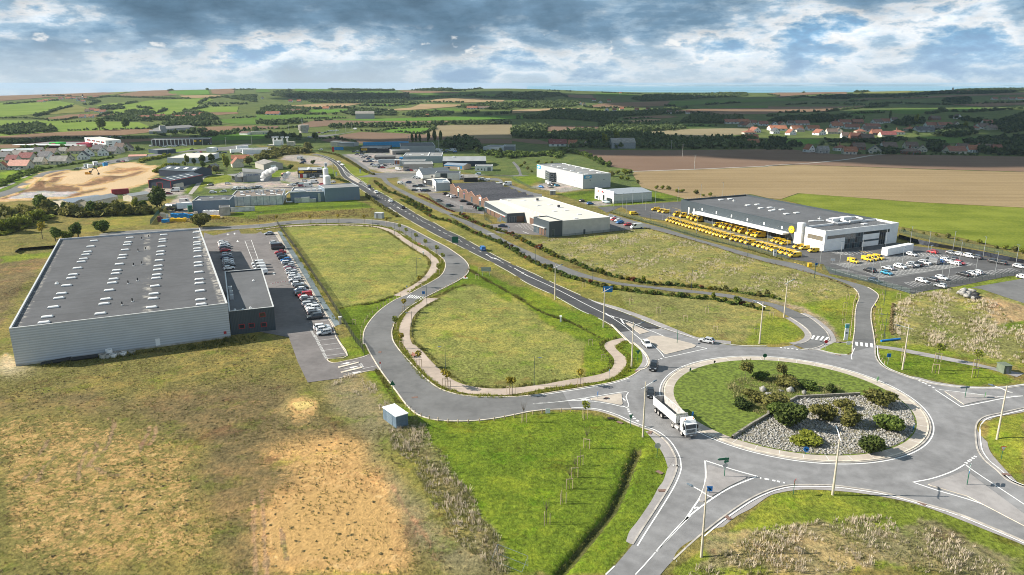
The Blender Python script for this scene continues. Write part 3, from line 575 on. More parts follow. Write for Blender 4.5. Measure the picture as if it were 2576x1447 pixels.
def paint(name,rgb):
 m=bpy.data.materials.new(name);m.use_nodes=True;t=NT(m.node_tree);b=t.n['Principled BSDF'];tc=t.node('ShaderNodeTexCoord')
 n=t.math('ADD',t.math('MULTIPLY',t.noise(tc.outputs['Object'],2.2,6.0,.7),.6),t.math('MULTIPLY',t.noise(tc.outputs['Object'],.3,3.0),.4))
 t.put(b,'Base Color',t.mix(t.rng(n,.34,.48),tuple(v*.55 for v in rgb)+(1,),tuple(rgb)+(1,)));b.inputs['Roughness'].default_value=.7
 return m
M_WHITE=paint('white_road_paint',(0.80,0.79,0.76));M_YEL=paint('yellow_road_paint',(0.72,0.48,0.10));M_BLUEP=paint('blue_road_paint',(0.10,0.22,0.55))
def edge(s,n=5):return smooth(pts(s),n)
def sheet(name,P,z,m):
 mb=MB();mb.poly(P,z);o=mb.build(name,m);return struct(o)
def strip(name,Lf,Rt,z,m):
 return sheet(name,list(Lf)+list(Rt)[::-1],z,m)
def norms(P):
 out=[]
 for i in range(len(P)):
  t=P[min(i+1,len(P)-1)]-P[max(i-1,0)];t.z=0
  t=t.normalized()if t.length>1e-9 else Vector((1,0,0));out.append(Vector((-t.y,t.x,0)))
 return out
def offset(P,d):return[p+n*d for p,n in zip(P,norms(P))]
def dedupe(P,e=0.05):
 o=[P[0]]
 for p in P[1:]:
  if(p-o[-1]).length>e:o.append(p)
 return o
def kerb(P,w=0.26,h=0.12,z=0.0,m=None,name='kerb'):
 P=dedupe(P);A=offset(P,w/2);B=offset(P,-w/2);mb=MB();n=len(P)
 vs=[(a.x,a.y,z)for a in A]+[(a.x,a.y,z+h)for a in A]+[(b.x,b.y,z+h)for b in B]+[(b.x,b.y,z)for b in B]
 fs=[]
 for i in range(n-1):
  for k in range(3):fs.append((k*n+i,k*n+i+1,(k+1)*n+i+1,(k+1)*n+i)[::-1])
 mb.add(vs,fs);return struct(mb.build(name,m or M_KERB))
LINES=MB();LINEY=MB();LINEB=MB()
def line(P,w=0.18,z=0.112,dash=None,mb=None,off=0.0,shift=0.0):
 """painted line along P; dash=(on, off) metres"""
 P=dedupe(P);mb=mb or LINES
 if off:P=offset(P,off)
 if dash is None:segs=[P]
 else:
  R=resample(P,0.5);on,of=int(dash[0]*2),int(dash[1]*2);segs=[];i=int(shift*2)
  while i<len(R)-1:
   s_=R[i:i+on+1]
   if len(s_)>1:segs.append(s_)
   i+=on+of
 for S in segs:
  A=offset(S,w/2);B=offset(S,-w/2);n=len(S)
  mb.add([(a.x,a.y,z)for a in A]+[(b.x,b.y,z)for b in B],[(n+i,n+i+1,i+1,i)for i in range(n-1)])
def patch(s,z=0.116,mb=None):(mb or LINES).poly(pts(s),z)
def arrow(p,d,L=4.0,z=0.112,mb=None,w=.28,head=.75,hl=1.3):
 d=Vector((d[0],d[1],0)).normalized();n=Vector((-d.y,d.x,0));mb=mb or LINES
 a=p-d*L/2;b=p+d*(L/2-hl);c=p+d*L/2
 mb.add([(q.x,q.y,z)for q in(a-n*w/2,a+n*w/2,b+n*w/2,b+n*head,c,b-n*head,b-n*w/2)],[(6,5,4,3,2,1,0)])
ML=edge("A1 550,795 640,815 720,850 780,890 820,930 850,985 880,1030 960,1080 1050,1145 1150,1210 1250,1290 1380,1375 B1 1340,75 1480,165 1600,235 1700,290 1850,370 2000,440 2200,540 2400,640 2572,735 B2 150,830 300,900 430,960 700,1110 830,1165 1000,1255 1100,1350 1200,1447 C2 1230,60 1320,140 1370,210 1375,270 1345,310")
MR=edge("A1 600,793 700,815 780,850 850,890 910,950 960,1000 1030,1045 1080,1080 1150,1130 1280,1200 1420,1285 1560,1370 1690,1447 B1 1780,230 1900,300 2050,370 2200,455 2400,565 2572,650 B2 200,740 430,850 640,945 900,1060 1100,1130 1300,1210 1500,1290 1750,1370 1900,1415 2100,1447 C2 2300,90 2572,95")
iL=min(range(len(ML)),key=lambda i:(ML[i]-g('B2',1100,1350)).length);iR=min(range(len(MR)),key=lambda i:(MR[i]-g('B2',1560,1310)).length)
strip('main_road',offset(ML,-.0)[:iL],MR[:iR],0.100,M_MAIN)
strip('road_shoulder',offset(ML,0.9),ML,0.050,M_PAVE);strip('road_shoulder',MR,offset(MR,-0.9),0.050,M_PAVE)
t_=NT(M_RND.node_tree);b_=t_.n['Principled BSDF'];s_=b_.inputs['Base Color'].links[0].from_socket;tc_=t_.node('ShaderNodeTexCoord');v_=t_.node('ShaderNodeVectorMath',{0:tc_.outputs['Object'],1:(58.7,144.6,0)},operation='DISTANCE').outputs['Value']
k_=t_.math('ADD',t_.math('MULTIPLY',t_.math('SINE',t_.math('ADD',t_.math('MULTIPLY',v_,2.1),t_.math('MULTIPLY',t_.noise(tc_.outputs['Object'],.05),5))),.045),t_.rng(t_.noise(tc_.outputs['Object'],.11,6.0,.65,dist=1.2),.45,.7,.95,1.12));k_=t_.math('MULTIPLY',k_,t_.rng(t_.noise(tc_.outputs['Object'],.9,8.0,.8),.30,.36,.85,1.0))
t_.put(b_,'Base Color',t_.mix(1.0,s_,t_.node('ShaderNodeCombineColor',{0:k_,1:k_,2:k_}).outputs[0],'MULTIPLY'))
RC=Vector((0.9030*65,2.2250*65,0));RR=26.9
AP=(edge("B2 1000,1255 1100,1350 1200,1447 C2 1230,60 1320,140 1370,210 1375,270 1345,310 1290,330 1180,400 1000,455 750,500 500,540")+edge("C2 600,725 745,728 880,745 1040,795 1180,860 1310,910 1440,960 1560,1060 1640,1200 1655,1300 D2 1660,350 1640,430 1580,560 1450,770 1300,1000 1210,1145 1030,1360 900,1500 600,1800")+edge("D2 1250,1800 1450,1500 1620,1300 1800,1130 2000,960 2200,810 2400,680 2572,600 D3 100,570 200,550 350,543 650,550 900,580 1200,630 1600,740 1900,830 2200,950 2572,1110 3000,1320")+edge("C3 3100,1750 2700,1560 2420,1447 2300,1340 2180,1240 2110,1140 2090,1050 2085,920 2110,850 2180,800 2350,760 2572,710 3000,620")+edge("C3 3000,420 2572,490 2300,520 2000,515 1700,480 1500,430 1350,380 1200,320 1120,260 1080,190 1075,90")+edge("C3 850,60 845,150 800,180 700,175 600,155 500,130 400,125 340,130")+edge("C3 250,80 120,100 0,100 C2 2300,90 2000,60 B2 1900,1415 1750,1370 1560,1310"))
sheet('roundabout_road',AP,0.092,M_RND)
for s_ in("B2 1000,1255 1100,1350 1200,1447 C2 1230,60 1320,140 1370,210 1375,270 1345,310 1290,330",):
 kerb(edge(s_),.3,.13,.03,M_KERB)
KE={}
KE['ws']=edge("C2 600,725 745,728 880,745 1040,795 1180,860 1310,910 1440,960 1560,1060 1640,1200 1655,1300 D2 1660,350 1640,430 1580,560 1450,770 1300,1000 1210,1145")
KE['se']=edge("D2 1620,1300 1800,1130 2000,960 2200,810 2400,680 2572,600 D3 100,570 200,550 350,543 650,550 900,580 1200,630 1600,740 1900,830 2200,950 2572,1110 3000,1320")
KE['e']=edge("C3 2900,1660 2700,1560 2420,1447 2300,1340 2180,1240 2110,1140 2090,1050 2085,920 2110,850 2180,800 2350,760 2572,710 3000,620")
KE['ne']=edge("C3 1075,90 1080,190 1120,260 1200,320 1350,380 1500,430 1700,480 2000,515 2300,520 2572,490 3000,420")
KE['n']=edge("C3 340,130 400,125 500,130 600,155 700,175 800,180")
def pave(P,w,side,m=M_PAVE,z=0.045):strip('pavement',offset(P,side*(w+.1)),P,z,m)
ws2=[p for p in KE['ws']if p.y<g('C2',1400,940).y+2]
strip('pavement',edge("C2 1340,945 1440,1060 1520,1180 1565,1310 D2 1560,380 1520,500 1470,570 1400,700 1300,850 1250,920 1180,1010 1145,1110"),edge("C2 1400,945 1560,1060 1640,1200 1655,1300 D2 1640,430 1580,560 1450,770 1300,1000 1210,1145"),0.05,M_PAVE)
strip('pavement',edge("D2 1640,1310 1760,1320 1850,1210 1950,1110 2080,1000 2250,860 2400,780 2572,660 D3 120,620 300,592 500,590 900,622 1300,690 1600,770 1900,880 2200,1000 2572,1150 3000,1370"),KE['se'],0.05,M_PAVE)
strip('pavement',edge("C3 2800,1700 2572,1520 2330,1270 2220,1120 2200,960 2220,850 2300,800 2572,750 3000,650"),KE['e'],0.05,M_PAVE)
strip('pavement',edge("C3 1230,320 1290,350 1400,390 1500,400 1700,450 2000,490 2300,495 2572,465 3000,390"),edge("C3 1200,320 1350,380 1500,430 1700,480 2000,515 2300,520 2572,490 3000,420"),0.05,M_PAVE)
strip('pavement',edge("C2 1160,0 1240,60 1300,150 1310,230 1280,290 1230,340"),edge("C2 1200,0 1260,60 1350,150 1372,240 1345,310 1290,335"),0.05,M_PAVE)
for k_,P_ in KE.items():
 kerb(P_,.28,.13,.03,M_KERBG)
 line(P_,.22,off={'ws':-.75,'se':-.55,'e':-.75,'ne':.6,'n':.5}[k_]*(-1 if k_ in('ws',)else 1)*(1 if k_!='ws' else 1))
def ring(r0,r1,z,m,name,n=128):
 mb=MB();vs=[];fs=[]
 for i in range(n):
  a=2*math.pi*i/n;vs+=[(RC.x+r0*math.cos(a),RC.y+r0*math.sin(a),z),(RC.x+r1*math.cos(a),RC.y+r1*math.sin(a),z)]
  j=(i+1)%n;fs.append((2*i,2*i+1,2*j+1,2*j))
 mb.add(vs,fs,m);return struct(mb.build(name,m))
CIRC=[RC+Vector((math.cos(a),math.sin(a),0))*(RR-.55)for a in np.linspace(0,2*math.pi,161)]
line([RC+Vector((math.cos(a),math.sin(a),0))*RR for a in np.linspace(0,2*math.pi,161)],.22)
kerb(CIRC,.3,.15,.03,M_KERBG);kerb([RC+(p-RC)*((RR-1.0)/(RR-.55))for p in CIRC],.3,.17,.03,M_KERB)
ring(RR-3.0,RR-1.1,0.19,M_ISL,'island_band')
for a in np.linspace(0,2*math.pi,38,endpoint=False):
 LINEJ=(RC+Vector((math.cos(a),math.sin(a),0))*(RR-3.0),RC+Vector((math.cos(a),math.sin(a),0))*(RR-1.15));line(list(LINEJ),.07,.196)
GI=[RC+Vector((math.cos(a),math.sin(a),0))*(RR-2.95)for a in np.linspace(0,2*math.pi,120,endpoint=False)]
BL=edge("B0 1000,362 B1 0,283 220,255 450,240 700,235 1000,238 1150,245 1300,270 1400,305 1500,365 1600,420 1700,470 1800,535 1870,580 1900,630 1900,690 1860,760 1780,815 1650,885 1540,945 1400,1005 1270,1090 1180,1175 1110,1270 1080,1350 1078,1447 C1 1100,70 1140,150 1220,285 1300,400 1400,530 1480,640 1540,710 1640,785 1800,830 2000,845 2200,840 2400,817 C2 0,785 200,745 400,728 600,725")
BR=edge("B0 1000,345 1330,310 1800,292 B1 0,250 220,225 450,205 700,195 1000,193 1200,205 1350,225 1480,255 1600,310 1750,390 1900,465 2000,530 2080,590 2130,650 2138,710 2100,765 2000,830 1850,905 1740,960 1660,1005 1560,1065 1480,1130 1400,1220 1365,1320 1370,1390 C1 1372,20 1390,60 1440,130 1520,220 1600,310 1700,410 1800,490 1900,540 2050,580 2200,597 2400,600 2572,600 C2 200,585 500,540")
strip('side_road',BL,BR,0.104,M_SERV)
kerb(BL,.28,.13,.03,M_KERB);kerb(BR,.28,.13,.03,M_KERB)
kerb(edge("C2 500,540 750,500 1000,455 1180,400 1290,330"),.28,.13,.03,M_KERB)
line(edge("C2 200,597 500,552 750,512 1000,467 1180,412"),.2)
PA=edge("B1 0,300 300,262 600,246 1000,250 1250,270 1400,315 1500,385 1600,450 1700,500 1780,560 1840,620 1835,680 1790,750 1700,820 1600,880 1500,945")
PB=edge("B1 0,307 300,272 700,256 1050,262 1230,282 1350,330 1450,400 1550,470 1650,530 1720,570 1760,620 1750,680 1700,760 1620,830 1500,900 1380,960")
strip('footpath',PA,PB,0.06,M_PATHP);sheet('footpath',pts("B1 1500,900 1380,960 1470,972 1515,955 1600,880"),0.064,M_PATHP)
PC=edge("B1 1700,985 1640,1040 1550,1100 1480,1190 1440,1280 1440,1350 1475,1447 C1 1490,90 1560,200 1650,310 1720,390 1800,450 1930,515 2100,560 2300,580 2572,575 C2 300,525 600,480 900,440 1030,395 1120,320 1155,240 1130,190 1060,130 1045,85 1150,20")
PD=edge("B1 1835,992 1740,1040 1640,1110 1580,1180 1550,1280 1545,1370 1570,1447 C1 1600,80 1680,150 1740,220 1820,300 1900,370 2000,440 2150,490 2350,515 2572,510 C2 300,475 550,430 800,390 960,345 1020,280 1020,210 960,140 930,100 950,50 1100,5")
strip('footpath',PC,PD,0.06,M_PATHP)
for k_ in range(7):
 f0,f1=k_/7+.02,k_/7+.085
 a0,a1=g('B1',1545,955),g('B1',1695,978);b0,b1=g('B1',1512,985),g('B1',1660,1000)
 LINES.quad(*[(q.x,q.y,.116)for q in(b0.lerp(b1,f0),b0.lerp(b1,f1),a0.lerp(a1,f1),a0.lerp(a1,f0))])
M_SLATE=asphalt('slate_chips',(0.13,0.16,0.17),.45);
strip('slate_strip',edge("B1 215,310 330,520 440,690 560,900 690,1110 790,1270"),edge("B1 250,310 370,500 500,690 640,930 770,1140 850,1250"),0.03,M_SLATE)
strip('gravel_strip',edge("B1 180,325 240,420 340,600 450,760 560,930 680,1120 770,1270"),edge("B1 215,320 300,470 420,660 540,860 660,1060 800,1280"),0.045,M_GRAV)
SL=edge("A1 1250,1030 1300,1090 1380,1140 1470,1190 1600,1260 1750,1330 1900,1400 B1 1800,80 1950,165 2150,270 2350,370 2572,480 B2 150,570 300,640 450,700 600,760 760,790 930,830 1100,860 1400,890 1600,920 1900,945 2200,990 2400,1030 2572,1065 B3 100,1110 200,1170 300,1230 380,1290 430,1350 420,1400 350,1440 C3 250,75")
SR=edge("A1 1300,1025 1340,1080 1420,1130 1510,1175 1640,1240 1790,1310 1940,1380 B1 1850,80 2000,150 2200,245 2400,345 2572,440 B2 200,530 400,620 600,700 760,755 930,800 1100,835 1400,870 1600,890 1900,920 2200,955 2400,1000 2572,1030 B3 150,1070 300,1130 420,1185 520,1260 590,1330 620,1400 C3 600,40 520,95 400,125")
strip('service_road',SL,SR,0.096,M_SERV)
jl=[p for p in SL if p.y<g('B3',200,1170).y];jr=[p for p in SR if p.y<g('B3',300,1130).y]
kerb(jl,.3,.13,.03,M_KERBG);kerb(jr,.3,.13,.03,M_KERBG)
strip('pavement',offset(jl,-1.6),jl,.05,M_PAVE);strip('pavement',jr,offset(jr,1.5),.05,M_PAVE)
UL=edge("B2 960,165 1200,240 1350,280 1500,320 1700,375 2000,460 2250,540 2450,595 2572,630 B3 150,665 350,720 600,780 750,830 850,880 900,930 915,990 890,1060 875,1150 870,1300 C3 850,60 845,150")
UR=edge("B2 980,138 1200,205 1400,255 1600,310 1850,390 2100,460 2350,530 2572,590 B3 200,625 350,660 500,730 700,790 850,830 980,870 1070,920 1110,970 1070,1050 1040,1100 1035,1200 1060,1350 C3 1075,90")
strip('post_road',UL,UR,0.098,M_SERV)
ul2=[p for p in UL if p.y<g('B3',850,880).y];ur2=[p for p in UR if p.y<g('B3',980,870).y]
kerb(ul2,.25,.13,.03,M_KERB);kerb(ur2,.25,.13,.03,M_KERB)
def zebra(q,n,z=0.118,duty=.5,mb=None):
 a0,a1,b1,b0=pts(q);mb=mb or LINES
 for k in range(n):
  f0,f1=k/n,(k+duty)/n
  mb.quad(*[(p.x,p.y,z)for p in(b0.lerp(b1,f0),b0.lerp(b1,f1),a0.lerp(a1,f1),a0.lerp(a1,f0))])
zebra("C3 875,48 1075,68 1080,108 880,85",4);zebra("B3 450,1365 640,1385 600,1425 430,1402",4)
line(edge("C3 870,110 838,185 843,225"),.2)
strip('footpath',edge("C3 1085,78 1300,105 1600,160 2000,240 2300,310 2572,365"),edge("C3 1080,105 1300,135 1560,190 1950,265 2200,315 2500,400"),.055,M_PAVE)
sheet('pavement',pts("C3 340,130 440,110 560,60 600,0 B3 660,1380 690,1440 C3 800,40 850,40 848,62 680,50 640,55 540,115 700,170 690,185 520,135"),.052,M_PAVE)
sheet('verge',pts("C3 515,125 660,55 850,65 830,150 770,182 690,172"),.07,mat('mown_verge',C_DRYGREEN,.95,var=.3,scale=1.4,bump=.6))
strip('road_shoulder',edge("B2 800,1010 1050,1075 1300,1160 1500,1240 1700,1320 1900,1390 2200,1420"),edge("B2 780,1020 1040,1100 1300,1200 1500,1285 1750,1365 1900,1410 2200,1450"),.054,M_PAVE)
sheet('car_park',pts("B0 2145,360 2400,300 2420,340 B1 0,340 50,318 65,335 180,325 240,420 340,600 450,760 560,930 680,1120 770,1270 C1 920,185 720,215 740,250 790,262 900,240 1140,170 1220,280 1250,330 1090,345 830,415 520,455 420,250 330,0 B1 -100,1300 B0 2000,1000 2050,330"),0.07,M_LOTA)
for s_ in("C1 1140,172 1060,205 900,238 800,258 745,250 718,228 735,215 920,185 805,0","C1 1225,328 1090,347 830,415"):kerb(edge(s_,3),.22,.12,.02,M_KERB)
kerb(edge("B1 180,325 240,420 340,600 450,760 560,930 680,1120 770,1270 C1 805,0 922,186",3),.2,.1,.03,M_KERB)
sheet('post_car_park',pts("A2 860,1330 1740,1270 1760,1420 1680,1447 B2 2572,420 B3 250,440 560,520 720,500 1300,430 1400,455 1900,520 2572,640 3000,720 3000,900 2572,760 2400,770 1900,870 1640,905 1450,945 980,815 620,745 560,650 250,600 B2 2572,520 2150,400 1580,215 1480,200 1300,170 1100,70 950,130"),0.074,M_LOTD)
sheet('post_car_park_lane',pts("B3 620,640 930,600 1120,560 1700,555 2050,655 1300,780 1130,785 930,725 820,690"),0.078,M_SERV)
sheet('wasteland_yard',pts("B3 2040,880 2572,790 3000,820 3000,1100 2572,1040 2150,900"),0.06,M_SERV)
sheet('retail_car_park',pts("A1 1720,1190 1950,1180 2150,1260 2300,1350 2290,1400 2100,1380 1960,1370 1800,1270"),0.062,M_LOTA)
sheet('shop_forecourt',pts("B1 2330,250 2572,230 B2 60,215 260,300 400,360 100,345 0,330 B1 2480,340 2420,330"),0.062,M_LOTA)
sheet('shop_forecourt',pts("B2 0,230 220,230 340,300 130,345 0,330 B1 2500,340 2400,300"),0.066,M_LOTA)
sheet('shop_forecourt',pts("B2 960,150 1000,170 1330,270 1320,290 1180,300 980,320 960,200"),0.062,M_LOTA)
sheet('far_road',pts("A0 -60,1200 100,1150 200,1100 300,1040 420,985 520,965 760,940 1000,880 1250,830 1420,800 1700,770 2000,745 2300,720 2480,690 2530,700 2400,730 2572,770 2572,820 2300,760 1900,770 1450,830 1200,880 900,920 560,975 460,1000 380,1060 260,1150 60,1215 -60,1240"),0.09,M_SERV)
strip('footpath',edge("A0 -60,1170 150,1090 280,1020 400,965"),edge("A0 -60,1155 140,1078 270,1008 390,960"),.07,M_CONC)
sheet('far_road',pts("A1 470,645 700,625 820,605 960,575 1040,560 1020,545 985,545 1000,555 900,585 830,595 780,600 620,610"),0.5,M_SERV)
strip('estate_road',edge("A1 860,800 950,850 1080,940 1160,990 1000,1030"),edge("A1 900,800 1000,850 1120,930 1210,985 1700,990 2050,1005 2572,1020 A2 200,1010"),.085,M_SERV)
strip('estate_road',edge("A1 1200,985 1700,1000 2200,1035 2430,1040 2500,1090 2572,1110 A2 200,1180 300,1200"),edge("A1 1210,1030 1300,1040 1670,1015 2180,1050 2420,1065 2450,1080 2572,1135 A2 180,1210 300,1230"),.087,M_SERV)
strip('estate_road',edge("A2 0,880 40,930 70,1000 0,1010"),edge("A2 20,870 75,930 100,1000 130,1020"),.088,M_SERV)
strip('estate_road',edge("A0 1890,1200 1960,1110 2050,1020 2250,995"),edge("A0 1930,1200 2000,1120 2080,1020 2250,1000"),.08,M_CONC)
strip('farm_track',offset(edge("A2 1210,972 1830,950 2572,918 A3 0,912 400,890 800,850 1030,812 1180,800"),1.6),offset(edge("A2 1210,972 1830,950 2572,918 A3 0,912 400,890 800,850 1030,812 1180,800"),-1.6),.2,M_CONC)
strip('slip_road',edge("A0 860,320 920,330 990,370"),edge("A0 880,315 950,328 1010,370"),1.2,M_CONC)
for s_ in("A1 1700,1190 1950,1180",):pass
mid=edge("A1 575,794 670,815 750,850 815,890 865,940 890,985")
line(mid,.3,.112)
line(ML,.2,.112,dash=(20,4.5),off=-.45);line(MR,.2,.112,dash=(20,4.5),off=.45)
line(edge("A1 1110,1135 1240,1225 1400,1325 B1 1520,125 1640,195 1800,285 1960,370 2100,440 2290,540 2572,680 B2 160,770"),.16,.112,dash=(3,4.2))
line(edge("A1 1150,1155 1280,1235 B1 1600,180 1750,255 1900,335 2080,420"),.16,.112,dash=(3,5))
line(edge("B2 130,750 190,780 430,890 700,1030 900,1130 930,1145"),.22,.112)
line(edge("B2 930,1145 1000,1170 1150,1215 1350,1300 1450,1340 1700,1447 C2 1840,90 1960,115"),.2,.114);line(edge("B2 930,1145 1010,1190 1130,1270 1250,1370 1350,1447 C2 1400,70 1480,140 1530,205"),.2,.114)
line(edge("C2 1960,115 1780,155 1620,190 1535,208"),.2,.112)
patch("B2 1000,1165 1015,1175 1035,1195 1000,1175");patch("B2 1085,1200 1105,1205 1135,1255 1110,1240");patch("B2 930,1135 960,1150 1000,1180 960,1165")
for a_,b_ in(((1425,1330),(1450,1345)),((1340,1275),(1370,1290))):pass
arrow(g('B1',1435,82),g('B1',1425,75)-g('B1',1445,92),6);arrow(g('B1',2345,568),g('B1',2365,580)-g('B1',2320,550),8);arrow(g('B2',70,715),g('B2',100,735)-g('B2',40,700),9);arrow(g('B1',2425,600),g('B1',2400,595)-g('B1',2450,620),6)
HA=edge("A1 870,940 890,985 930,1030 1010,1080 1090,1120 1150,1160");HB=edge("A1 870,940 905,975 960,1010 1040,1060 1110,1110 1150,1160")
line(HA,.2,.114);line(HB,.2,.114)
for f in list(np.linspace(.12,.36,8))+list(np.linspace(.70,.95,8)):
 i=int(f*(len(HA)-1));line([HA[i],HB[min(len(HB)-1,i+1)]],.35,.116)
hl=len(HA);strip('traffic_island',HA[int(.42*hl):int(.66*hl)],HB[int(.42*hl):int(.66*hl)],.2,M_ISL)
def island(s,z=.2,name='traffic_island',m=M_ISL):
 P=smooth(pts(s+' '),1);mb=MB();mb.prism(P,.03,z,M_KERB,m);struct(mb.build(name,m))
island("C2 790,618 1080,570 1100,575 1112,675 1100,682 900,645 800,632");island("B2 1340,1400 1400,1372 1500,1370 1800,1447 C2 1850,85 1830,105 1560,172 1530,165 1440,85 1340,25");island("B2 1140,1240 1170,1238 1380,1330 1290,1352 1230,1310")
island("D2 1968,350 1995,352 2360,462 2350,480 2180,560 1960,690 1920,718 1890,715 1882,695 1930,560 1960,450",m=M_PAVE);island("C3 1775,550 1800,548 2300,600 2320,612 2100,650 1970,680 1960,675",m=M_PAVE);island("C3 1995,1340 2060,1400 2120,1447 D3 2572,840 3000,1120 3000,1300 2572,960 2000,660 1640,555 1605,540 1800,470",m=M_PAVE)
for s_,z_ in(("C2 210,672 600,632 860,592 1150,550 1145,600 1165,705 1000,675 800,645 600,638",0),("C2 1110,690 1165,710 1150,712 1120,705",1),("C2 1100,600 1140,635 1140,645 1105,620",1)):
 if z_:patch(s_)
 else:line(edge(s_,3),.2,.116)
patch("C2 210,668 600,632 600,640 210,676");patch("C2 680,625 740,618 790,632 740,638")
for s_ in("D2 1940,300 1945,480 1905,640 1820,775 1745,885","D2 1940,300 2200,385 2465,460","D2 2465,460 2200,570 1990,700 1750,885 1540,1110 1450,1215"):line(edge(s_,3),.28,.116)
line(pts("C3 1680,530 1940,702"),.25,.116);line(edge("C3 1940,702 2100,670 2400,610 2560,592",3),.25,.117);line(pts("C3 1720,528 2300,598 2560,592"),.2,.116)
line(edge("D3 1980,338 1850,410 1650,480 1455,518",4),.25,.116);line(edge("D3 1455,518 1700,600 2100,720 2572,910 2900,1060",4),.25,.116);line(edge("D3 1980,338 2060,400 2300,560 2572,740 2900,960",4),.22,.116)
patch("D2 1735,905 1760,870 1800,862 1750,900");patch("D2 1815,790 1880,775 1870,765 1830,768");patch("D2 1450,1215 1740,890 1790,870 1470,1200")
line(pts("D2 1440,1225 1330,1350 1240,1447"),.18,.114);line(pts("D2 1030,1360 940,1447"),.2,.114)
def yield_dashes(s,n):
 P=resample(smooth(pts(s),6),.25)
 L=len(P)
 for k in range(n):
  a,b=int((k+.1)/n*(L-1)),int((k+.6)/n*(L-1));line([P[a],P[b]],.5,.118)
yield_dashes("C2 1165,720 1180,760 1230,820 1290,860",6);yield_dashes("C2 1440,235 1525,212",3);yield_dashes("C3 120,105 330,128",5);yield_dashes("C3 1515,438 1690,520",5);yield_dashes("C3 1985,1270 2100,1190",5);yield_dashes("D2 2490,475 2572,490 D3 0,490 215,535",6)
def stalls(a,b,n,d,w=.1,z=.082,mb=None):
 """n+1 bay lines from a to b, each running along vector d"""
 for k in range(n+1):
  p=a.lerp(b,k/n);line([p,p+d],w,z,mb=mb)
e0,e1=g('B1',85,340),g('B1',610,1352);ed=g('C1',805,3)-g('C1',615,28)
stalls(g('B1',85,335),g('C1',700,188),41,ed)
stalls(g('B0',2300,400),g('B0',2390,705),15,g('B0',2215,410)-g('B0',2300,400));
for a_,b_ in(((2460,410),(2530,405)),):pass
stalls(g('B0',2460,412),g('B0',2565,680),8,g('B0',2525,405)-g('B0',2460,412));line([g('B0',2460,412),g('B0',2572,700)],.14,.083);line([g('B0',2525,405),g('B1',50,680)],.14,.083)
for(x_,y_,dx_,dy_)in((180,745,-3,-14),):arrow(g('B1',x_,y_),g('B1',x_+dx_,y_+dy_)-g('B1',x_,y_),4)
for x_,y_,s_ in((2290,348,1),(2358,340,-1),(2388,415,1)):arrow(g('B0',x_,y_),g('B0',x_,y_+8*s_)-g('B0',x_,y_),4,.084)
for q_ in((845,275,1000,242),(1035,290,880,322),(900,378,1065,342)):
 a_,b_=g('C1',q_[0],q_[1]),g('C1',q_[2],q_[3]);arrow((a_+b_)/2,(a_-b_)if q_[0]!=900 else(b_-a_),(b_-a_).length,.086,w=.12,head=.5,hl=2.2)
line(pts("C1 1070,318 1210,288"),.12,.086)
for s_ in("C1 825,300 1035,252 1030,262 835,312","C1 850,352 1060,300 1070,312 865,362"):
 mb=MB();mb.prism(pts(s_),.05,.2,M_KERB,M_KERB);struct(mb.build('gate_island',M_KERB))
for a_,b_,n_,dx_,dy_ in(((690,650),(1230,580),22,110,38),((1230,580),(1590,535),12,110,32),((960,715),(1990,625),34,105,40),((1130,785),(2040,655),34,-90,-32),((1370,835),(1640,800),9,110,45),((1640,800),(2180,720),18,110,42),((640,700),(1440,940),18,70,0),((1500,530),(1800,560),8,20,20),((2180,720),(2440,690),8,90,35),((680,540),(860,560),6,-40,-14),((700,530),(1000,510),8,40,22)):
 A_,B_=g('B3',*a_),g('B3',*b_);D_=g('B3',a_[0]+dx_,a_[1]+dy_)-A_;D_=D_.normalized()*5.0
 stalls(A_,B_,n_,D_,.12,.086);line([A_,B_],.12,.087)
for a_,b_,n_ in(((1500,195),(1950,330),16),((1960,270),(2500,430),18),((1380,120),(1640,190),8)):
 A_,B_=g('B2',*a_),g('B2',*b_);stalls(A_,B_,n_,(g('B2',a_[0]+90,a_[1]+5)-A_).normalized()*5,.12,.086)
for k_ in range(6):line([g('B2',1310+k_*25,182+k_*5),g('B2',1345+k_*25,206+k_*2)],.22,.088,mb=LINEY)
for k_ in range(5):line([g('B2',1610+k_*28,78+k_*9),g('B2',1680+k_*28,96+k_*9)],.16,.088,mb=LINEY)
for k_ in range(8):line([g('B3',915+k_*14,505+k_*4),g('B3',935+k_*14,525+k_*2)],.18,.088,mb=LINEY)
for k_ in range(4):line([g('B3',260+k_*30,628+k_*9),g('B3',278+k_*30,634+k_*9)],.5,.120,mb=LINEY)
for a_,b_,n_,dx_ in(((1850,1235),(2260,1400),16,-60),((2130,1285),(2150,1290),1,0)):
 if dx_:stalls(g('A1',*a_),g('A1',*b_),n_,(g('A1',a_[0]+75,a_[1]+8)-g('A1',*a_)),.12,.075)
stalls(g('B2',25,265),g('B2',200,310),8,g('B2',110,235)-g('B2',25,265),.12,.08)
for q_ in("B1 2320,345 2400,335","B2 110,320 165,340"):line(pts(q_),.3,.1)
def lettering(txt,p,d,size,z,m,name='bay_lettering'):
 cu=bpy.data.curves.new(name,'FONT');cu.body=txt;cu.size=size;cu.align_x='CENTER';cu.align_y='CENTER'
 o=bpy.data.objects.new(name,cu);COL.objects.link(o)
 dg=bpy.context.evaluated_depsgraph_get();me=bpy.data.meshes.new_from_object(o.evaluated_get(dg));bpy.data.objects.remove(o)
 o=bpy.data.objects.new(name,me);COL.objects.link(o);me.materials.clear();me.materials.append(m)
 o.location=(p.x,p.y,z);o.rotation_euler=(0,0,math.atan2(d.y,d.x));return o
dv=g('C1',700,195)-g('C1',610,35)
for x_,y_ in((690,185),(660,120),(627,60),(600,5)):struct(lettering('VISITEURS',g('C1',x_,y_),dv,1.0,.085,M_WHITE))
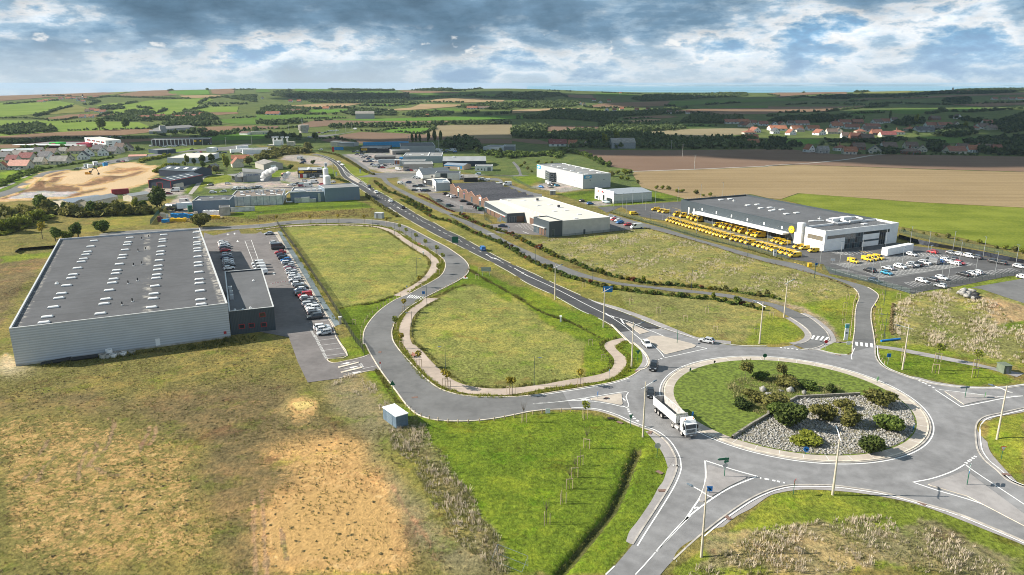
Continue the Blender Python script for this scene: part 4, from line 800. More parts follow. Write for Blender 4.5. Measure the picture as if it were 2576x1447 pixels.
for x_,y_ in((590,1360),(570,1325),):struct(lettering('VISITEURS',g('B1',x_-12,y_),dv,.8,.085,M_WHITE))
struct(lettering('STOP',g('C1',1055,285),dv,1.1,.09,M_WHITE));struct(LINES.build('road_markings',M_WHITE));struct(LINEY.build('road_markings',M_YEL))
M_DRAIN=mat('rusty_cover',(.19,.12,.095),.8,var=.25,scale=3)
for t_,x_,y_ in(('D2',1508,602),('D2',2165,872),('C2',1385,960),('C2',1258,340),('C3',705,178),('C1',1245,152),('C1',1595,607),('D3',1545,730),('D3',2395,440),('C2',990,815),('C2',1082,858),('D2',1482,418),('B1',1430,358),('C2',945,620)):
 mb=MB();mb.box((0,0,0),(1.3,.75,.03),rz=.4*x_);o_=mb.build('drain_cover',M_DRAIN);o_.location=g(t_,x_,y_)+Vector((0,0,.125 if t_!='C2' or x_!=945 else .21));struct(o_)
M_GLASS=glass();M_GLASSB=glass('blue_glass',(0.05,0.075,0.09));M_WHITEP=mat('white_cladding',(0.80,0.80,0.79),.55,var=.05,scale=.3)
M_FRAMEG=mat('grey_frame',(0.20,0.21,0.22),.5);M_FRAMEW=mat('white_frame',(0.75,0.75,0.74),.5);M_ANTH=ribbed('anthracite_cladding',(0.055,0.072,0.085),.4,.2,'D',.5,.1)
M_NAVY=ribbed('navy_cladding',(0.035,0.05,0.085),.6,.3,'D',.5,.1);M_COPING=mat('pale_coping',(0.66,0.66,0.65),.4,.2,var=.05)
M_BLACK=mat('black_plastic',(0.02,0.02,0.022),.5);M_RED=mat('red_paint',(0.42,0.03,0.035),.5);M_YELLOW=mat('yellow_paint',(0.83,0.50,0.02),.5,var=.06);M_GALV=mat('galvanised_steel',(0.48,0.50,0.51),.4,.5,var=.12)
M_SKYL=mat('skylight_plastic',(0.84,0.83,0.80),.4,var=.05);M_WOOD=ribbed('timber_slats',(0.155,0.088,0.058),.5,.6,'D',.8,0);M_GREYC=ribbed('grey_cladding',(0.36,0.375,0.385),.5,.3,'D',.5,.1)
M_BLUEG=ribbed('blue_grey_cladding',(0.165,0.225,0.285),.35,.25,'Z',.5,.15);M_CONCW=mat('stained_concrete',(0.40,0.38,0.34),.85,var=.25,scale=.4,bump=.2);M_BRICK=mat('red_brick',(0.27,0.12,0.08),.85,var=.2,scale=1.5);M_BLUE=mat('sign_blue',(0.03,0.25,0.55),.5,var=.05)
M_ROOFG=asphalt('roof_membrane',(0.115,0.117,0.122),.16);M_ROOFL=asphalt('pale_roof',(0.60,0.565,0.50),.07);M_ROOFM=asphalt('mid_grey_roof',(0.24,0.24,0.235),.16);M_ROOFS=ribbed('steel_roof',(0.40,0.41,0.41),.9,.3,'X',.5,.2);M_SLATER=mat('slate_roof',(0.085,0.083,0.09),.7,var=.22,scale=1.0)
M_CREAM=mat('cream_render',(0.58,0.52,0.42),.85,var=.1,scale=.5);M_WREND=mat('white_render',(0.76,0.75,0.72),.8,var=.06,scale=.5);M_TERR=mat('terracotta_tiles',(0.25,0.105,0.07),.8,var=.22,scale=.9);M_ORANGE=mat('orange_tiles',(0.33,0.135,0.075),.8,var=.2,scale=.9);M_PINKT=mat('pink_tiles',(0.52,0.27,0.21),.8,var=.12,scale=.9)
M_BROWNT=mat('brown_tiles',(0.15,0.105,0.085),.8,var=.22,scale=.9);M_WINE=mat('wine_tiles',(0.20,0.065,0.06),.8,var=.2,scale=.9);M_GREYT=mat('fibre_cement_roof',(0.26,0.245,0.22),.85,var=.18,scale=.4);M_GREENP=mat('green_paint',(0.08,0.42,0.10),.5)
M_DARKBRICK=mat('dark_brick',(0.10,0.075,0.075),.8,var=.2,scale=.8);M_BEIGEC=ribbed('beige_cladding',(0.43,0.40,0.35),.6,.25,'D',.6,.05);M_PALEBL=ribbed('pale_blue_grey_cladding',(0.43,0.475,0.50),.6,.25,'D',.5,.1)
class Bld:
 """a building: local x runs along the front (A to B), y away from the viewer, z up; every part a child of one Empty"""
 def __init__(s,name,label,cat,A,B,depth,h,group=None):
  A=Vector(A);B=Vector(B);s.z0=min(A.z,B.z);d=B-A;d.z=0
  s.w=d.length;s.d=depth;s.h=h;s.rz=math.atan2(d.y,d.x)
  s.root=thing(name,label,cat,(A.x,A.y,s.z0),s.rz,group);s.inv=Matrix.Rotation(-s.rz,3,'Z');s.o=Vector((A.x,A.y,s.z0))
 def loc(s,p):return s.inv@(Vector(p)-s.o)
 def part(s,mb,name,m=None,parent=None):return mb.build(name,m,parent or s.root)
 def box(s,name,x0,x1,y0,y1,z0,z1,m,parent=None):
  mb=MB();mb.box(((x0+x1)/2,(y0+y1)/2,(z0+z1)/2),(x1-x0,y1-y0,z1-z0));return s.part(mb,name,m,parent)
 def shell(s,wall,roof,par=0.45,coping=None,cw=.35,name='wall',x0=0,x1=None,y0=0,y1=None,h=None,z0=-.3):
  x1=s.w if x1 is None else x1;y1=s.d if y1 is None else y1;h=s.h if h is None else h
  P=[(x0,y0),(x1,y0),(x1,y1),(x0,y1)];mb=MB();n=4
  vs=[(p[0],p[1],z)for z in(z0,h)for p in P]+[(x0+cw,y0+cw,h),(x1-cw,y0+cw,h),(x1-cw,y1-cw,h),(x0+cw,y1-cw,h)]+[(x0+cw,y0+cw,h-par),(x1-cw,y0+cw,h-par),(x1-cw,y1-cw,h-par),(x0+cw,y1-cw,h-par)]
  fs=[(i,(i+1)%4,4+(i+1)%4,4+i)for i in range(4)]+[(4+i,4+(i+1)%4,8+(i+1)%4,8+i)for i in range(4)]+[(8+i,8+(i+1)%4,12+(i+1)%4,12+i)for i in range(4)]
  mb.add(vs,fs);w=s.part(mb,name,wall)
  mb=MB();mb.quad((x0+cw,y0+cw,h-par+.01),(x1-cw,y0+cw,h-par+.01),(x1-cw,y1-cw,h-par+.01),(x0+cw,y1-cw,h-par+.01));r=s.part(mb,'roof',roof)
  if coping:
   mb=MB();e=.03
   for(a0,a1,b0,b1)in((x0-e,x1+e,y0-e,y0+cw+e),(x0-e,x1+e,y1-cw-e,y1+e),(x0-e,x0+cw+e,y0+cw+e,y1-cw-e),(x1-cw-e,x1+e,y0+cw+e,y1-cw-e)):
    mb.box(((a0+a1)/2,(b0+b1)/2,h+.05),(a1-a0,b1-b0,.1))
   s.part(mb,'coping',coping)
  return w,r
 def gable(s,wall,roof,ridge,axis='x',over=.25,name='wall',rname='roof',frac=.5):
  w,d,h=s.w,s.d,s.h;mb=MB();t=.14
  if axis=='x':
   c=d*frac;prof=[(0,h),(c,h+ridge),(d,h)]
   vs=[(x,y,z)for x in(0,w)for(y,z)in((0,-.3),(d,-.3),(d,h),(c,h+ridge),(0,h))]
   mb.add(vs,[(0,5,9,4),(1,2,7,6),(4,3,2,1,0),(5,6,7,8,9)])
   R=MB();k1=ridge/c;k2=ridge/(d-c)
   for(ya,za,yb,zb)in((-over,h-over*k1,c,h+ridge),(d+over,h-over*k2,c,h+ridge)):
    vs=[(-over,ya,za),(w+over,ya,za),(w+over,yb,zb),(-over,yb,zb)];vs+=[(a,b,c_+t)for a,b,c_ in vs]
    fs=[(3,2,1,0),(4,5,6,7),(0,1,5,4),(1,2,6,5),(2,3,7,6),(3,0,4,7)]
    R.add(vs,fs if ya<c else[f[::-1]for f in fs])
  else:
   c=w*frac
   vs=[(x,y,z)for y in(0,d)for(x,z)in((0,-.3),(w,-.3),(w,h),(c,h+ridge),(0,h))]
   mb.add(vs,[(0,1,2,3,4),(9,8,7,6,5),(0,4,9,5),(1,6,7,2)])
   R=MB();k1=ridge/c;k2=ridge/(w-c)
   for(xa,za,xb,zb)in((-over,h-over*k1,c,h+ridge),(w+over,h-over*k2,c,h+ridge)):
    vs=[(xa,-over,za),(xb,-over,zb),(xb,d+over,zb),(xa,d+over,za)];vs+=[(a,b,c_+t)for a,b,c_ in vs]
    fs=[(3,2,1,0),(4,5,6,7),(0,1,5,4),(1,2,6,5),(2,3,7,6),(3,0,4,7)]
    R.add(vs,fs if xa<c else[f[::-1]for f in fs])
  return s.part(mb,name,wall),s.part(R,rname,roof)
 def hip(s,wall,roof,ridge,over=.4):
  w,d,h=s.w,s.d,s.h;mb=MB();mb.prism([(0,0),(w,0),(w,d),(0,d)],-.3,h);wl=s.part(mb,'wall',wall)
  o=over;m_=min(w,d)/2;R=MB()
  a,b=((m_,d/2),(w-m_,d/2))if w>=d else((w/2,m_),(w/2,d-m_))
  vs=[(-o,-o,h),(w+o,-o,h),(w+o,d+o,h),(-o,d+o,h),(a[0],a[1],h+ridge),(b[0],b[1],h+ridge)]
  fs=[(0,1,5,4),(1,2,5),(2,3,4,5),(3,0,4)]if w>=d else[(0,1,4),(1,2,5,4),(2,3,5),(3,0,4,5)]
  R.add(vs,fs+[(3,2,1,0)]);return wl,s.part(R,'roof',roof)
 def on(s,face,u0,u1,z0,z1,name,m,proud=.05,t=.12,parent=None,off=0.0):
  """a flat piece on a face: f front (y=0), l left (x=0), r right (x=w), b back"""
  if face=='f':a=(u0,u1,-proud-off,t-proud-off)
  elif face=='b':a=(u0,u1,s.d-t+proud+off,s.d+proud+off)
  elif face=='l':a=(-proud-off,t-proud-off,u0,u1)
  else:a=(s.w-t+proud+off,s.w+proud+off,u0,u1)
  return s.box(name,a[0],a[1],a[2],a[3],z0,z1,m,parent)
 def win(s,face,u0,u1,z0,z1,fm=None,gm=None,name='window',off=0.0,fr=.1):
  f=s.on(face,u0,u1,z0,z1,name,fm or M_FRAMEG,.05,off=off);s.on(face,u0+fr,u1-fr,z0+fr,z1-fr,'pane',gm or M_GLASS,.065,parent=f,off=off);return f
 def text(s,face,txt,u,z,size,m,off=.08,parent=None):
  cu=bpy.data.curves.new('lettering','FONT');cu.body=txt;cu.size=size;cu.align_x='CENTER';cu.align_y='CENTER';cu.extrude=.02
  o=bpy.data.objects.new('lettering',cu);COL.objects.link(o);me=bpy.data.meshes.new_from_object(o.evaluated_get(bpy.context.evaluated_depsgraph_get()));bpy.data.objects.remove(o)
  o=bpy.data.objects.new('lettering',me);COL.objects.link(o);me.materials.clear();me.materials.append(m);o.parent=parent or s.root
  if face=='f':o.location=(u,-off,z);o.rotation_euler=(math.pi/2,0,0)
  elif face=='l':o.location=(-off,u,z);o.rotation_euler=(math.pi/2,0,-math.pi/2)
  elif face=='r':o.location=(s.w+off,u,z);o.rotation_euler=(math.pi/2,0,math.pi/2)
  return o
 def skylight(s,x,y,z,w=2.4,d=1.25,h=.45,name='skylight'):
  mb=MB();mb.box((x,y,z+h*.3),(w+.12,d+.12,h*.6),M_GALV)
  a=w/2;b=d/2
  vs=[(x-a,y-b,z+h*.6),(x+a,y-b,z+h*.6),(x+a,y+b,z+h*.6),(x-a,y+b,z+h*.6),(x-a*.8,y-b*.7,z+h),(x+a*.8,y-b*.7,z+h),(x+a*.8,y+b*.7,z+h),(x-a*.8,y+b*.7,z+h)]
  mb.add(vs,[(4,5,6,7),(0,1,5,4),(1,2,6,5),(2,3,7,6),(3,0,4,7)],M_SKYL);return s.part(mb,name)
 def vent(s,x,y,z,r=.18,h=.9,m=None,name='roof_vent'):
  mb=MB();mb.box((x,y,z+.1),(r*3.4,r*3.4,.2),M_SKYL);mb.tube([(x,y,z+.2),(x,y,z+h)],r,8,m or M_BLACK);return s.part(mb,name)
def depth_to(A,B,C):
 d=(B-A);d.z=0;d.normalize();n=Vector((-d.y,d.x,0));return abs((C-A).dot(n))
def roofb(name,label,cat,s,h,group=None):
 """building from three roof corners read at height h: front left, front right, any point of the back edge"""
 A,B,C=pts(s,h)[:3];dp=depth_to(A,B,C);A.z=B.z=0;return Bld(name,label,cat,A,B,dp,h,group)
def lpix(b,s,z):return[b.loc(p)for p in pts(s,z)]
W=roofb('warehouse','big light grey warehouse with a dark flat roof dotted with rows of white skylights','warehouse',"B0 90,1295 2285,1040 2140,275",9.4)
M_WH=ribbed('light_grey_cladding',(0.52,0.545,0.575),.62,.05,'Z',.5,.1)
def stained_roof():
 m=asphalt('stained_roof_membrane',(0.098,0.099,0.104),.14);t=NT(m.node_tree);b=t.n['Principled BSDF']
 src=b.inputs['Base Color'].links[0].from_socket;tc=t.node('ShaderNodeTexCoord');sp=t.node('ShaderNodeSeparateXYZ',{0:tc.outputs['Object']})
 n=t.noise(tc.outputs['Object'],.14,5.0,.65);n2=t.noise(tc.outputs['Object'],.7,5.0,.7)
 d1=t.math('ABSOLUTE',t.math('SUBTRACT',sp.outputs[0],29.3));d2=t.math('ABSOLUTE',t.math('SUBTRACT',sp.outputs[0],W.w-1.0));d3=t.math('ABSOLUTE',t.math('SUBTRACT',sp.outputs[0],1.3))
 s1=t.math('MULTIPLY',t.rng(d1,1.5,.4),t.rng(n,.50,.56));s2=t.math('MULTIPLY',t.rng(d2,1.3,.2),t.rng(n2,.46,.58));s3=t.math('MULTIPLY',t.rng(d3,1.2,.2),t.rng(n2,.52,.62))
 f=t.math('MULTIPLY',t.math('MAXIMUM',s1,t.math('MAXIMUM',s2,s3)),t.rng(n2,.36,.6))
 k=t.math('MULTIPLY',t.math('GREATER_THAN',sp.outputs[0],18.0),.5);k2=t.rng(t.noise(t.node('ShaderNodeMapping',{'Vector':tc.outputs['Object'],'Scale':(.09,.8,1)}).outputs[0],1.0,3.0),.45,.7,1.0,.86)
 base=t.mix(1.0,src,t.node('ShaderNodeCombineColor',{0:k2,1:k2,2:k2}).outputs[0],'MULTIPLY')
 t.put(b,'Base Color',t.mix(t.math('MULTIPLY',f,.8),base,(.42,.39,.34,1)));return m
W.shell(M_WH,stained_roof(),.5,M_COPING)
SK="""945,405 910,462 880,515 862,543 838,585 815,615 778,678 735,743 715,778 668,852 618,932 590,978 535,1068 473,1165 440,1222 1303,374 1285,420 1275,445 1256,495 1235,548 1222,578 1198,638 1172,700 1160,733 1140,787 1127,826 1095,900 1062,988 1045,1035 1008,1133
1645,345 1633,391 1632,414 1623,462 1613,512 1608,543 1598,600 1588,655 1583,695 1575,744 1568,779 1557,857 1545,935 1537,982 1523,1070 1972,320 1977,374 1980,420 1982,443 1983,482 1985,508 1987,563 1990,622 1992,655 1997,718 2002,790 2003,830 2010,905 2015,993 2020,1040"""
for p in lpix(W,'B0 '+SK.replace('\n',' '),9.3):W.skylight(p.x,p.y,8.9,2.5,1.2)
for p in lpix(W,'B0 1425,395 1495,375 1388,515 1465,500 1343,660 1425,645 1288,840 1382,812 1227,1055 1330,1020',9.0):W.vent(p.x,p.y,8.9,.16,1.0)
W.vent(*lpix(W,'B0 572,845',8.9)[0][:2],8.9,.3,.6,M_SKYL)
dp_=lpix(W,'C0 1570,105 1615,100',0);W.on('f',dp_[0].x,dp_[1].x,0,2.3,'door',M_WHITEP)
W.box('plinth',.0,W.w,-.06,.1,-.2,.45,M_CONCW);q_=lpix(W,'B0 2262,1355',3);W.on('f',W.w-1.7,W.w-1.0,1.2,1.9,'fire_box',M_RED)
AN=roofb('office_annex','dark blue-grey two storey office annex with red window frames beside the warehouse','office',"B0 2300,1122 2752,1075 2620,690",6.6)
AN.shell(M_ANTH,M_ROOFG,.4,M_COPING,.3)
for u,z in((.66,4.1),(.67,1.3),(.40,1.5),(.18,1.5)):AN.win('f',AN.w*u,AN.w*u+1.5,z,z+1.25,M_RED,M_GLASS,fr=.14)
for y in(2,6,10,14,18,22):AN.win('r',y,y+1.6,3.9,5.1,M_RED,M_GLASS,fr=.12);AN.win('r',y,y+1.6,1.2,2.4,M_RED,M_GLASS,fr=.12)
for q in lpix(AN,"B0 2315,905 2325,950 2330,990",6.4):AN.box('cooling_unit',q.x-.5,q.x+.5,q.y-.6,q.y+.6,6.22,7.5,M_GALV)
for q in lpix(AN,"B0 2360,1105 2440,1100 2515,1085 2545,810",6.4):AN.vent(q.x,q.y,6.2,.2,.5,M_SKYL)
P_=roofb('delivery_centre','long dark grey delivery depot with a white office front and a yellow round sign','depot',"B3 580,315 1315,232 -827,-6",8.4)
pw,pd=P_.w,P_.d;yw=P_.loc(g('B3',318,470)).y;
P_.d=pd;P_.shell(M_ANTH,M_ROOFG,.7,M_ANTH,.4,y0=yw,y1=pd);P_.shell(M_WHITEP,M_ROOFG,.7,M_WHITEP,.4,y0=0,y1=yw-.02)
P_.box('pillar',-1.3,.9,yw-.4,yw+2.2,0,9.8,M_WHITEP)
f=P_.on('f',pw*.03,pw*.27,5.0,6.3,'window',M_FRAMEG);P_.on('f',pw*.035,pw*.265,5.1,6.2,'pane',M_GLASS,.07,parent=f)
f=P_.on('f',pw*.27,pw*.51,.1,6.3,'entrance',M_FRAMEG)
for i in range(7):
 for z0,z1 in((.2,2.3),(2.4,4.6),(4.7,6.2)):P_.on('f',pw*(.273+.0335*i),pw*(.303+.0335*i),z0,z1,'pane',M_GLASSB if(i+int(z0))%3 else M_GLASS,.07,parent=f)
f=P_.on('f',pw*.51,pw*.74,5.2,6.3,'window',M_FRAMEG);P_.on('f',pw*.515,pw*.735,5.3,6.2,'pane',M_GLASS,.07,parent=f)
f=P_.on('f',pw*.51,pw*.74,2.1,2.9,'window',M_FRAMEG);P_.on('f',pw*.515,pw*.735,2.2,2.8,'pane',M_GLASSB,.07,parent=f)
f=P_.on('f',pw*.74,pw*.83,.1,6.3,'window',M_FRAMEG)
for i in range(3):P_.on('f',pw*(.743+.029*i),pw*(.768+.029*i),.2,6.2,'pane',M_GLASS,.07,parent=f)
f=P_.on('f',pw*.83,pw*.88,5.0,6.3,'window',M_FRAMEG);P_.on('f',pw*.833,pw*.877,5.1,6.2,'pane',M_GLASS,.07,parent=f)
for u in(.58,.635,.69):pass
f=P_.on('l',1.0,yw-2.5,4.2,6.0,'window',M_FRAMEG)
for z in(4.3,4.75,5.2,5.6):P_.on('l',1.1,yw-2.6,z,z+.3,'louvre',mat('bronze_louvre',(.16,.13,.08),.5),.09,parent=f)
mb=MB();cz=6.1;cy=yw+6.0;mb.tube([(-.35,cy,cz),(-.05,cy,cz)],1.55,28,M_YELLOW);lg=P_.part(mb,'round_sign')
mb=MB();mb.add([(-.38,cy+.95,cz+.1),(-.38,cy-.15,cz+.38),(-.38,cy-.95,cz+.12),(-.38,cy-.1,cz+.1)],[(0,1,2,3)]);mb.add([(-.38,cy+.6,cz-.12),(-.38,cy-.2,cz+.02),(-.38,cy-.7,cz-.05),(-.38,cy-.2,cz-.32)],[(0,1,2,3)]);P_.part(mb,'emblem',mat('emblem_blue',(.02,.05,.2),.5),lg)
c0=P_.loc(g('B3',185,345,4.0)).y;c1=pd-14
mb=MB();mb.box((-2.0,(c0+c1)/2,4.3),(4.0,c1-c0,.7));cn=P_.part(mb,'canopy',M_WHITEP)
mb=MB()
for y in np.arange(c0+1,c1,5.2):mb.tube([(-.05,y,6.2),(-3.6,y,4.66)],.035,5)
P_.part(mb,'canopy_stays',M_GALV,cn)
for y in np.arange(c0+2,c1-3,5.2):dk=P_.on('l',y,y+3.4,.9,3.6,'loading_door',M_FRAMEG);P_.on('l',y+.3,y+3.1,1.0,3.4,'panel',M_BLACK,.08,parent=dk)
for y in np.arange(c0+4,c1,10.4):P_.on('l',y,y+.75,5.4,6.6,'wall_lamp',M_WHITEP,.2)
for y in(yw+3.5,c1+3,c1+7):P_.on('l',y,y+.9,.2,5.4,'light_strip',M_WHITEP,.12)
for p in lpix(P_,"A2 2100,1252 2190,1245 2370,1308 2465,1300 2500,1337 B3 20,75 35,105 140,95 185,138 288,127 530,210 968,238",8.0):P_.skylight(p.x,p.y,7.71,2.6,1.5,.5)
for p in lpix(P_,"A2 2230,1262 B3 65,92 520,185",8.0):P_.vent(p.x,p.y,7.71,.35,1.0,M_GALV)
q0,q1=lpix(P_,"B3 600,235 880,205",8.2)
hv=P_.box('air_handler',q0.x+4,q0.x+9,q0.y+1,q0.y+3.2,8.0,9.7,M_WHITEP);hv2=P_.box('air_handler',q0.x+10.5,q0.x+15.5,q0.y+1.2,q0.y+3.4,8.0,9.7,M_WHITEP)
def duct(P,r,m=None,name='duct',parent=None):mb=MB();mb.tube(P,r,10);return P_.part(mb,name,m or M_COPING,parent)
duct([(q0.x+4,q0.y+2,9.2),(q0.x+1.5,q0.y+2,9.2),(q0.x+.9,q0.y+1.2,9.2),(q0.x+.9,q0.y-2.4,8.9),(q0.x+1.8,q0.y-3.2,8.5),(q0.x+8,q0.y-3.2,8.5),(q0.x+8,q0.y+1,9)],.45);duct([(q0.x+15.5,q0.y+2,9.2),(q0.x+18,q0.y+2,9.2),(q0.x+18.6,q0.y+1.2,9.2),(q0.x+18.6,q0.y-1.6,8.9),(q0.x+17.5,q0.y-2.4,8.6),(q0.x+10,q0.y-2.4,8.6)],.45);duct([(q0.x+1.2,q0.y+3.4,8.6),(q0.x-3,q0.y+5.0,8.6),(q0.x-4.5,q0.y+6.2,8.3)],.4)
mb=MB()
for x in np.arange(.6,pw-.5,1.6):mb.tube([(x,1.3,7.8),(x,1.3,8.9)],.03,5)
mb.tube([(.6,1.3,8.9),(pw-.6,1.3,8.9)],.03,5);mb.tube([(.6,1.3,8.3),(pw-.6,1.3,8.3)],.025,5);P_.part(mb,'railing',M_GALV)
mb=MB()
for x in np.arange(.8,pw,1.7):mb.tube([(x,pd+.05,7.4),(x,pd+.5,9.0)],.05,5)
P_.part(mb,'parapet_struts',M_GALV)
for x in(pw*.13+.5,):pass
S_=roofb('retail_hall','wide shop building with a pale cream flat roof, grey walls and wood slats','shop',"B2 497,212 985,172 -430,-232",6.8)
Cc=g('F',1530,587,6.8);S_.d=depth_to(*[p for p in pts("B2 497,212 985,172",6.8)],Cc)
S_.shell(mat('pale_grey_wall',(.47,.46,.43),.6,var=.06,scale=.4),M_ROOFL,.25,M_COPING,.3)
S_.on('f',S_.w*.45,S_.w*.45+1.0,.1,2.2,'door',M_ANTH)
for u0,u1 in((S_.d*.30,S_.d*.335),):S_.on('l',u0,u1,.3,6.4,'banner',M_WHITEP,.15)
for k,(z,m)in enumerate(((5.6,M_YELLOW),(4.2,M_RED),(3.0,M_BLUE),(1.5,M_RED))):S_.on('l',S_.d*.31,S_.d*.325,z,z+.6,'emblem',m,.17)
S_.on('l',S_.d*.20,S_.d*.24,3.3,6.2,'banner',M_WHITEP,.15);S_.on('l',S_.d*.215,S_.d*.225,3.5,5.0,'emblem',M_RED,.17)
S_.on('l',S_.d*.11,S_.d*.47,.2,3.2,'timber_cladding',M_WOOD,.06)
for p in lpix(S_,"A2 115,1262 265,1315 380,1303 430,1370 548,1360 675,1402 640,1442 F 1990,620 2290,720 2520,702 1690,607",6.6):S_.skylight(p.x,p.y,6.57,2.0,1.2,.3)
for p in lpix(S_,"A2 255,1265 468,1332 ",6.6):S_.vent(p.x,p.y,6.57,.7,1.3,mat('dark_vent',(.06,.06,.065),.5))
A1_,B1_=g('B2',215,325),g('B2',372,380);W2=Bld('shop_wing','dark teal-grey corner shop unit with timber slats at the front of the retail hall','shop',A1_,B1_,depth_to(A1_,B1_,g('B2',497,363)),7.0)
W2.shell(M_ANTH,M_ROOFL,.3,M_ANTH,.25)
for i in range(4):W2.win('f',W2.w*(.03+.085*i),W2.w*(.03+.085*i)+W2.w*.08,.2,3.4,gm=M_GLASSB)
W2.on('f',W2.w*.38,W2.w*.78,.2,3.6,'timber_cladding',M_WOOD);W2.win('f',W2.w*.53,W2.w*.58,.2,3.4);W2.win('f',W2.w*.70,W2.w*.75,.2,3.4);W2.on('f',0,W2.w*.8,3.6,3.9,'awning',M_COPING,.9,1.0);W2.win('r',W2.d*.2,W2.d*.42,.3,3.6,gm=M_GLASSB)
A1_,B1_=g('F',1197,850),g('F',1652,1068);W3=Bld('shop_wing','long dark wing of the retail hall with timber slats below a sloping cream roof','shop',A1_,B1_,depth_to(A1_,B1_,g('F',2000,1045)),4.9)
mb=MB();w_,d_=W3.w,W3.d
hA,hB=5.9,4.6
vs=[(0,0,-.3),(w_,0,-.3),(w_,d_,-.3),(0,d_,-.3),(0,0,hA),(w_,0,hB),(w_,d_,hB),(0,d_,hA)]
mb.add(vs,[(0,1,5,4),(1,2,6,5),(2,3,7,6),(3,0,4,7)]);W3.part(mb,'wall',M_ANTH)
mb=MB();mb.quad((.3,.3,hA-.02),(w_-.3,.3,hB-.02),(w_-.3,d_+2,hB-.02),(.3,d_+2,hA-.02));mb.quad((-.02,-.02,hA+.01),(w_+.02,-.02,hB+.01),(w_-.3,.3,hB+.01),(.3,.3,hA+.01),M_COPING);W3.part(mb,'roof',M_ROOFL)
W3.on('f',w_*.1,w_*.78,.2,2.9,'timber_cladding',M_WOOD);W3.on('f',w_*.06,w_*.97,2.95,3.2,'awning',M_COPING,.7,.8)
for u in(.08,.28,.46):W3.win('f',w_*u,w_*u+1.0,.2,2.9)
for i in range(4):W3.win('f',w_*(.79+.045*i),w_*(.79+.045*i)+w_*.042,.2,2.8,gm=M_GLASSB)
W3.on('f',w_*.83,w_*.9,2.2,2.8,'sign_board',M_RED,.12)
for i in range(5):W3.win('r',d_*(.03+.1*i),d_*(.03+.1*i)+d_*.095,.2,3.0,gm=M_GLASSB)
W3.on('r',d_*.55,d_*.98,.2,3.0,'timber_cladding',M_WOOD)
A1_,B1_=g('F',507,470),g('F',1195,755);ST=Bld('sawtooth_shops','row of timber clad small shops under zigzag gables and a dark roof','shop',A1_,B1_,27.0,4.6)
u_=[0,.10,.185,.27,.38,.50,.565,.655,.755,.89,.955,1.06,1.13];z_=[4.9,6.6,4.7,6.4,4.6,6.2,4.4,6.1,4.1,6.0,4.0,5.9,4.2]
X_=[a*ST.w for a in u_];n_=len(X_)
mb=MB();mb.add([(x,0,-.3)for x in X_]+[(x,0,z)for x,z in zip(X_,z_)],[(i,i+1,n_+i+1,n_+i)for i in range(n_-1)]);mb.add([(x,ST.d,-.3)for x in X_]+[(x,ST.d,z)for x,z in zip(X_,z_)],[(i+1,i,n_+i,n_+i+1)for i in range(n_-1)])
mb.quad((0,ST.d,-.3),(0,0,-.3),(0,0,z_[0]),(0,ST.d,z_[0]));mb.quad((X_[-1],0,-.3),(X_[-1],ST.d,-.3),(X_[-1],ST.d,z_[-1]),(X_[-1],0,z_[-1]));ST.part(mb,'wall',M_WOOD)
mb=MB()
for i in range(n_-1):mb.add([(X_[i],-.2,z_[i]+.08),(X_[i+1],-.2,z_[i+1]+.08),(X_[i+1],ST.d+.2,z_[i+1]+.08),(X_[i],ST.d+.2,z_[i]+.08)],[(0,1,2,3)])
ST.part(mb,'roof',M_SLATER)
mb=MB()
for i in range(n_-1):mb.tube([(X_[i],-.12,z_[i]+.02),(X_[i+1],-.12,z_[i+1]+.02)],.13,6)
ST.part(mb,'verge_trim',mat('pink_trim',(.50,.27,.20),.6))
for u,w,z,kind in((.24,2.6,3.0,'g'),(.42,2.4,2.6,'p'),(.63,3.0,3.2,'n'),(.86,2.8,2.8,'r')):
 ST.win('f',ST.w*u,ST.w*u+w,.1,z,gm=M_GLASSB,name='shopfront')
 if kind!='n':
  ST.on('f',ST.w*u-.1,ST.w*u+w+.1,z+.1,z+1.9,'sign_board',M_ANTH if kind=='p' else M_WHITEP,.1)
  ST.on('f',ST.w*u+.4,ST.w*u+w-.4,z+.4,z+(1.3 if kind=='g' else .9),'emblem',{'g':M_GREENP,'p':mat('pink_paint',(.6,.2,.3),.5),'r':M_RED}[kind],.13)
for u in(.02,.055):ST.win('f',ST.w*u,ST.w*u+.7,.3,3.8)
for u,z in((.12,3.9),(.115,1.4),(.15,1.2)):ST.win('f',ST.w*u,ST.w*u+.8,z,z+1.0)
ST.on('f',ST.w*.985,ST.w*.985+1,.1,2.4,'door',M_FRAMEG)
B_=roofb('grey_hall','tall light grey steel hall with a blue sign bearing a white diamond','hall',"A2 715,1003 993,988 312,895",9.0)
B_.shell(mat('silver_cladding',(.48,.49,.50),.5,.15,var=.05),M_ROOFM,.3,M_COPING)
sg=B_.on('f',B_.w*.03,B_.w*.30,6.5,8.4,'sign_board',mat('cyan_sign',(.02,.33,.62),.5,var=.03),.12);cx_=B_.w*.165
mb=MB();mb.add([(cx_-2.4,-.2,7.45),(cx_,-.2,6.65),(cx_+2.4,-.2,7.45),(cx_,-.2,8.25)],[(0,1,2,3)]);B_.part(mb,'emblem',M_WHITEP,sg);B_.text('f','BDM',cx_,7.45,.95,M_BLACK,.24,sg)
sg=B_.on('l',B_.d-6.5,B_.d-.5,6.2,8.6,'sign_board',MATS['cyan_sign'],.12);mb=MB();yy=B_.d-3.5;mb.add([(-.2,yy+2.3,7.4),(-.2,yy,6.4),(-.2,yy-2.3,7.4),(-.2,yy,8.4)],[(0,1,2,3)]);B_.part(mb,'emblem',M_WHITEP,sg)
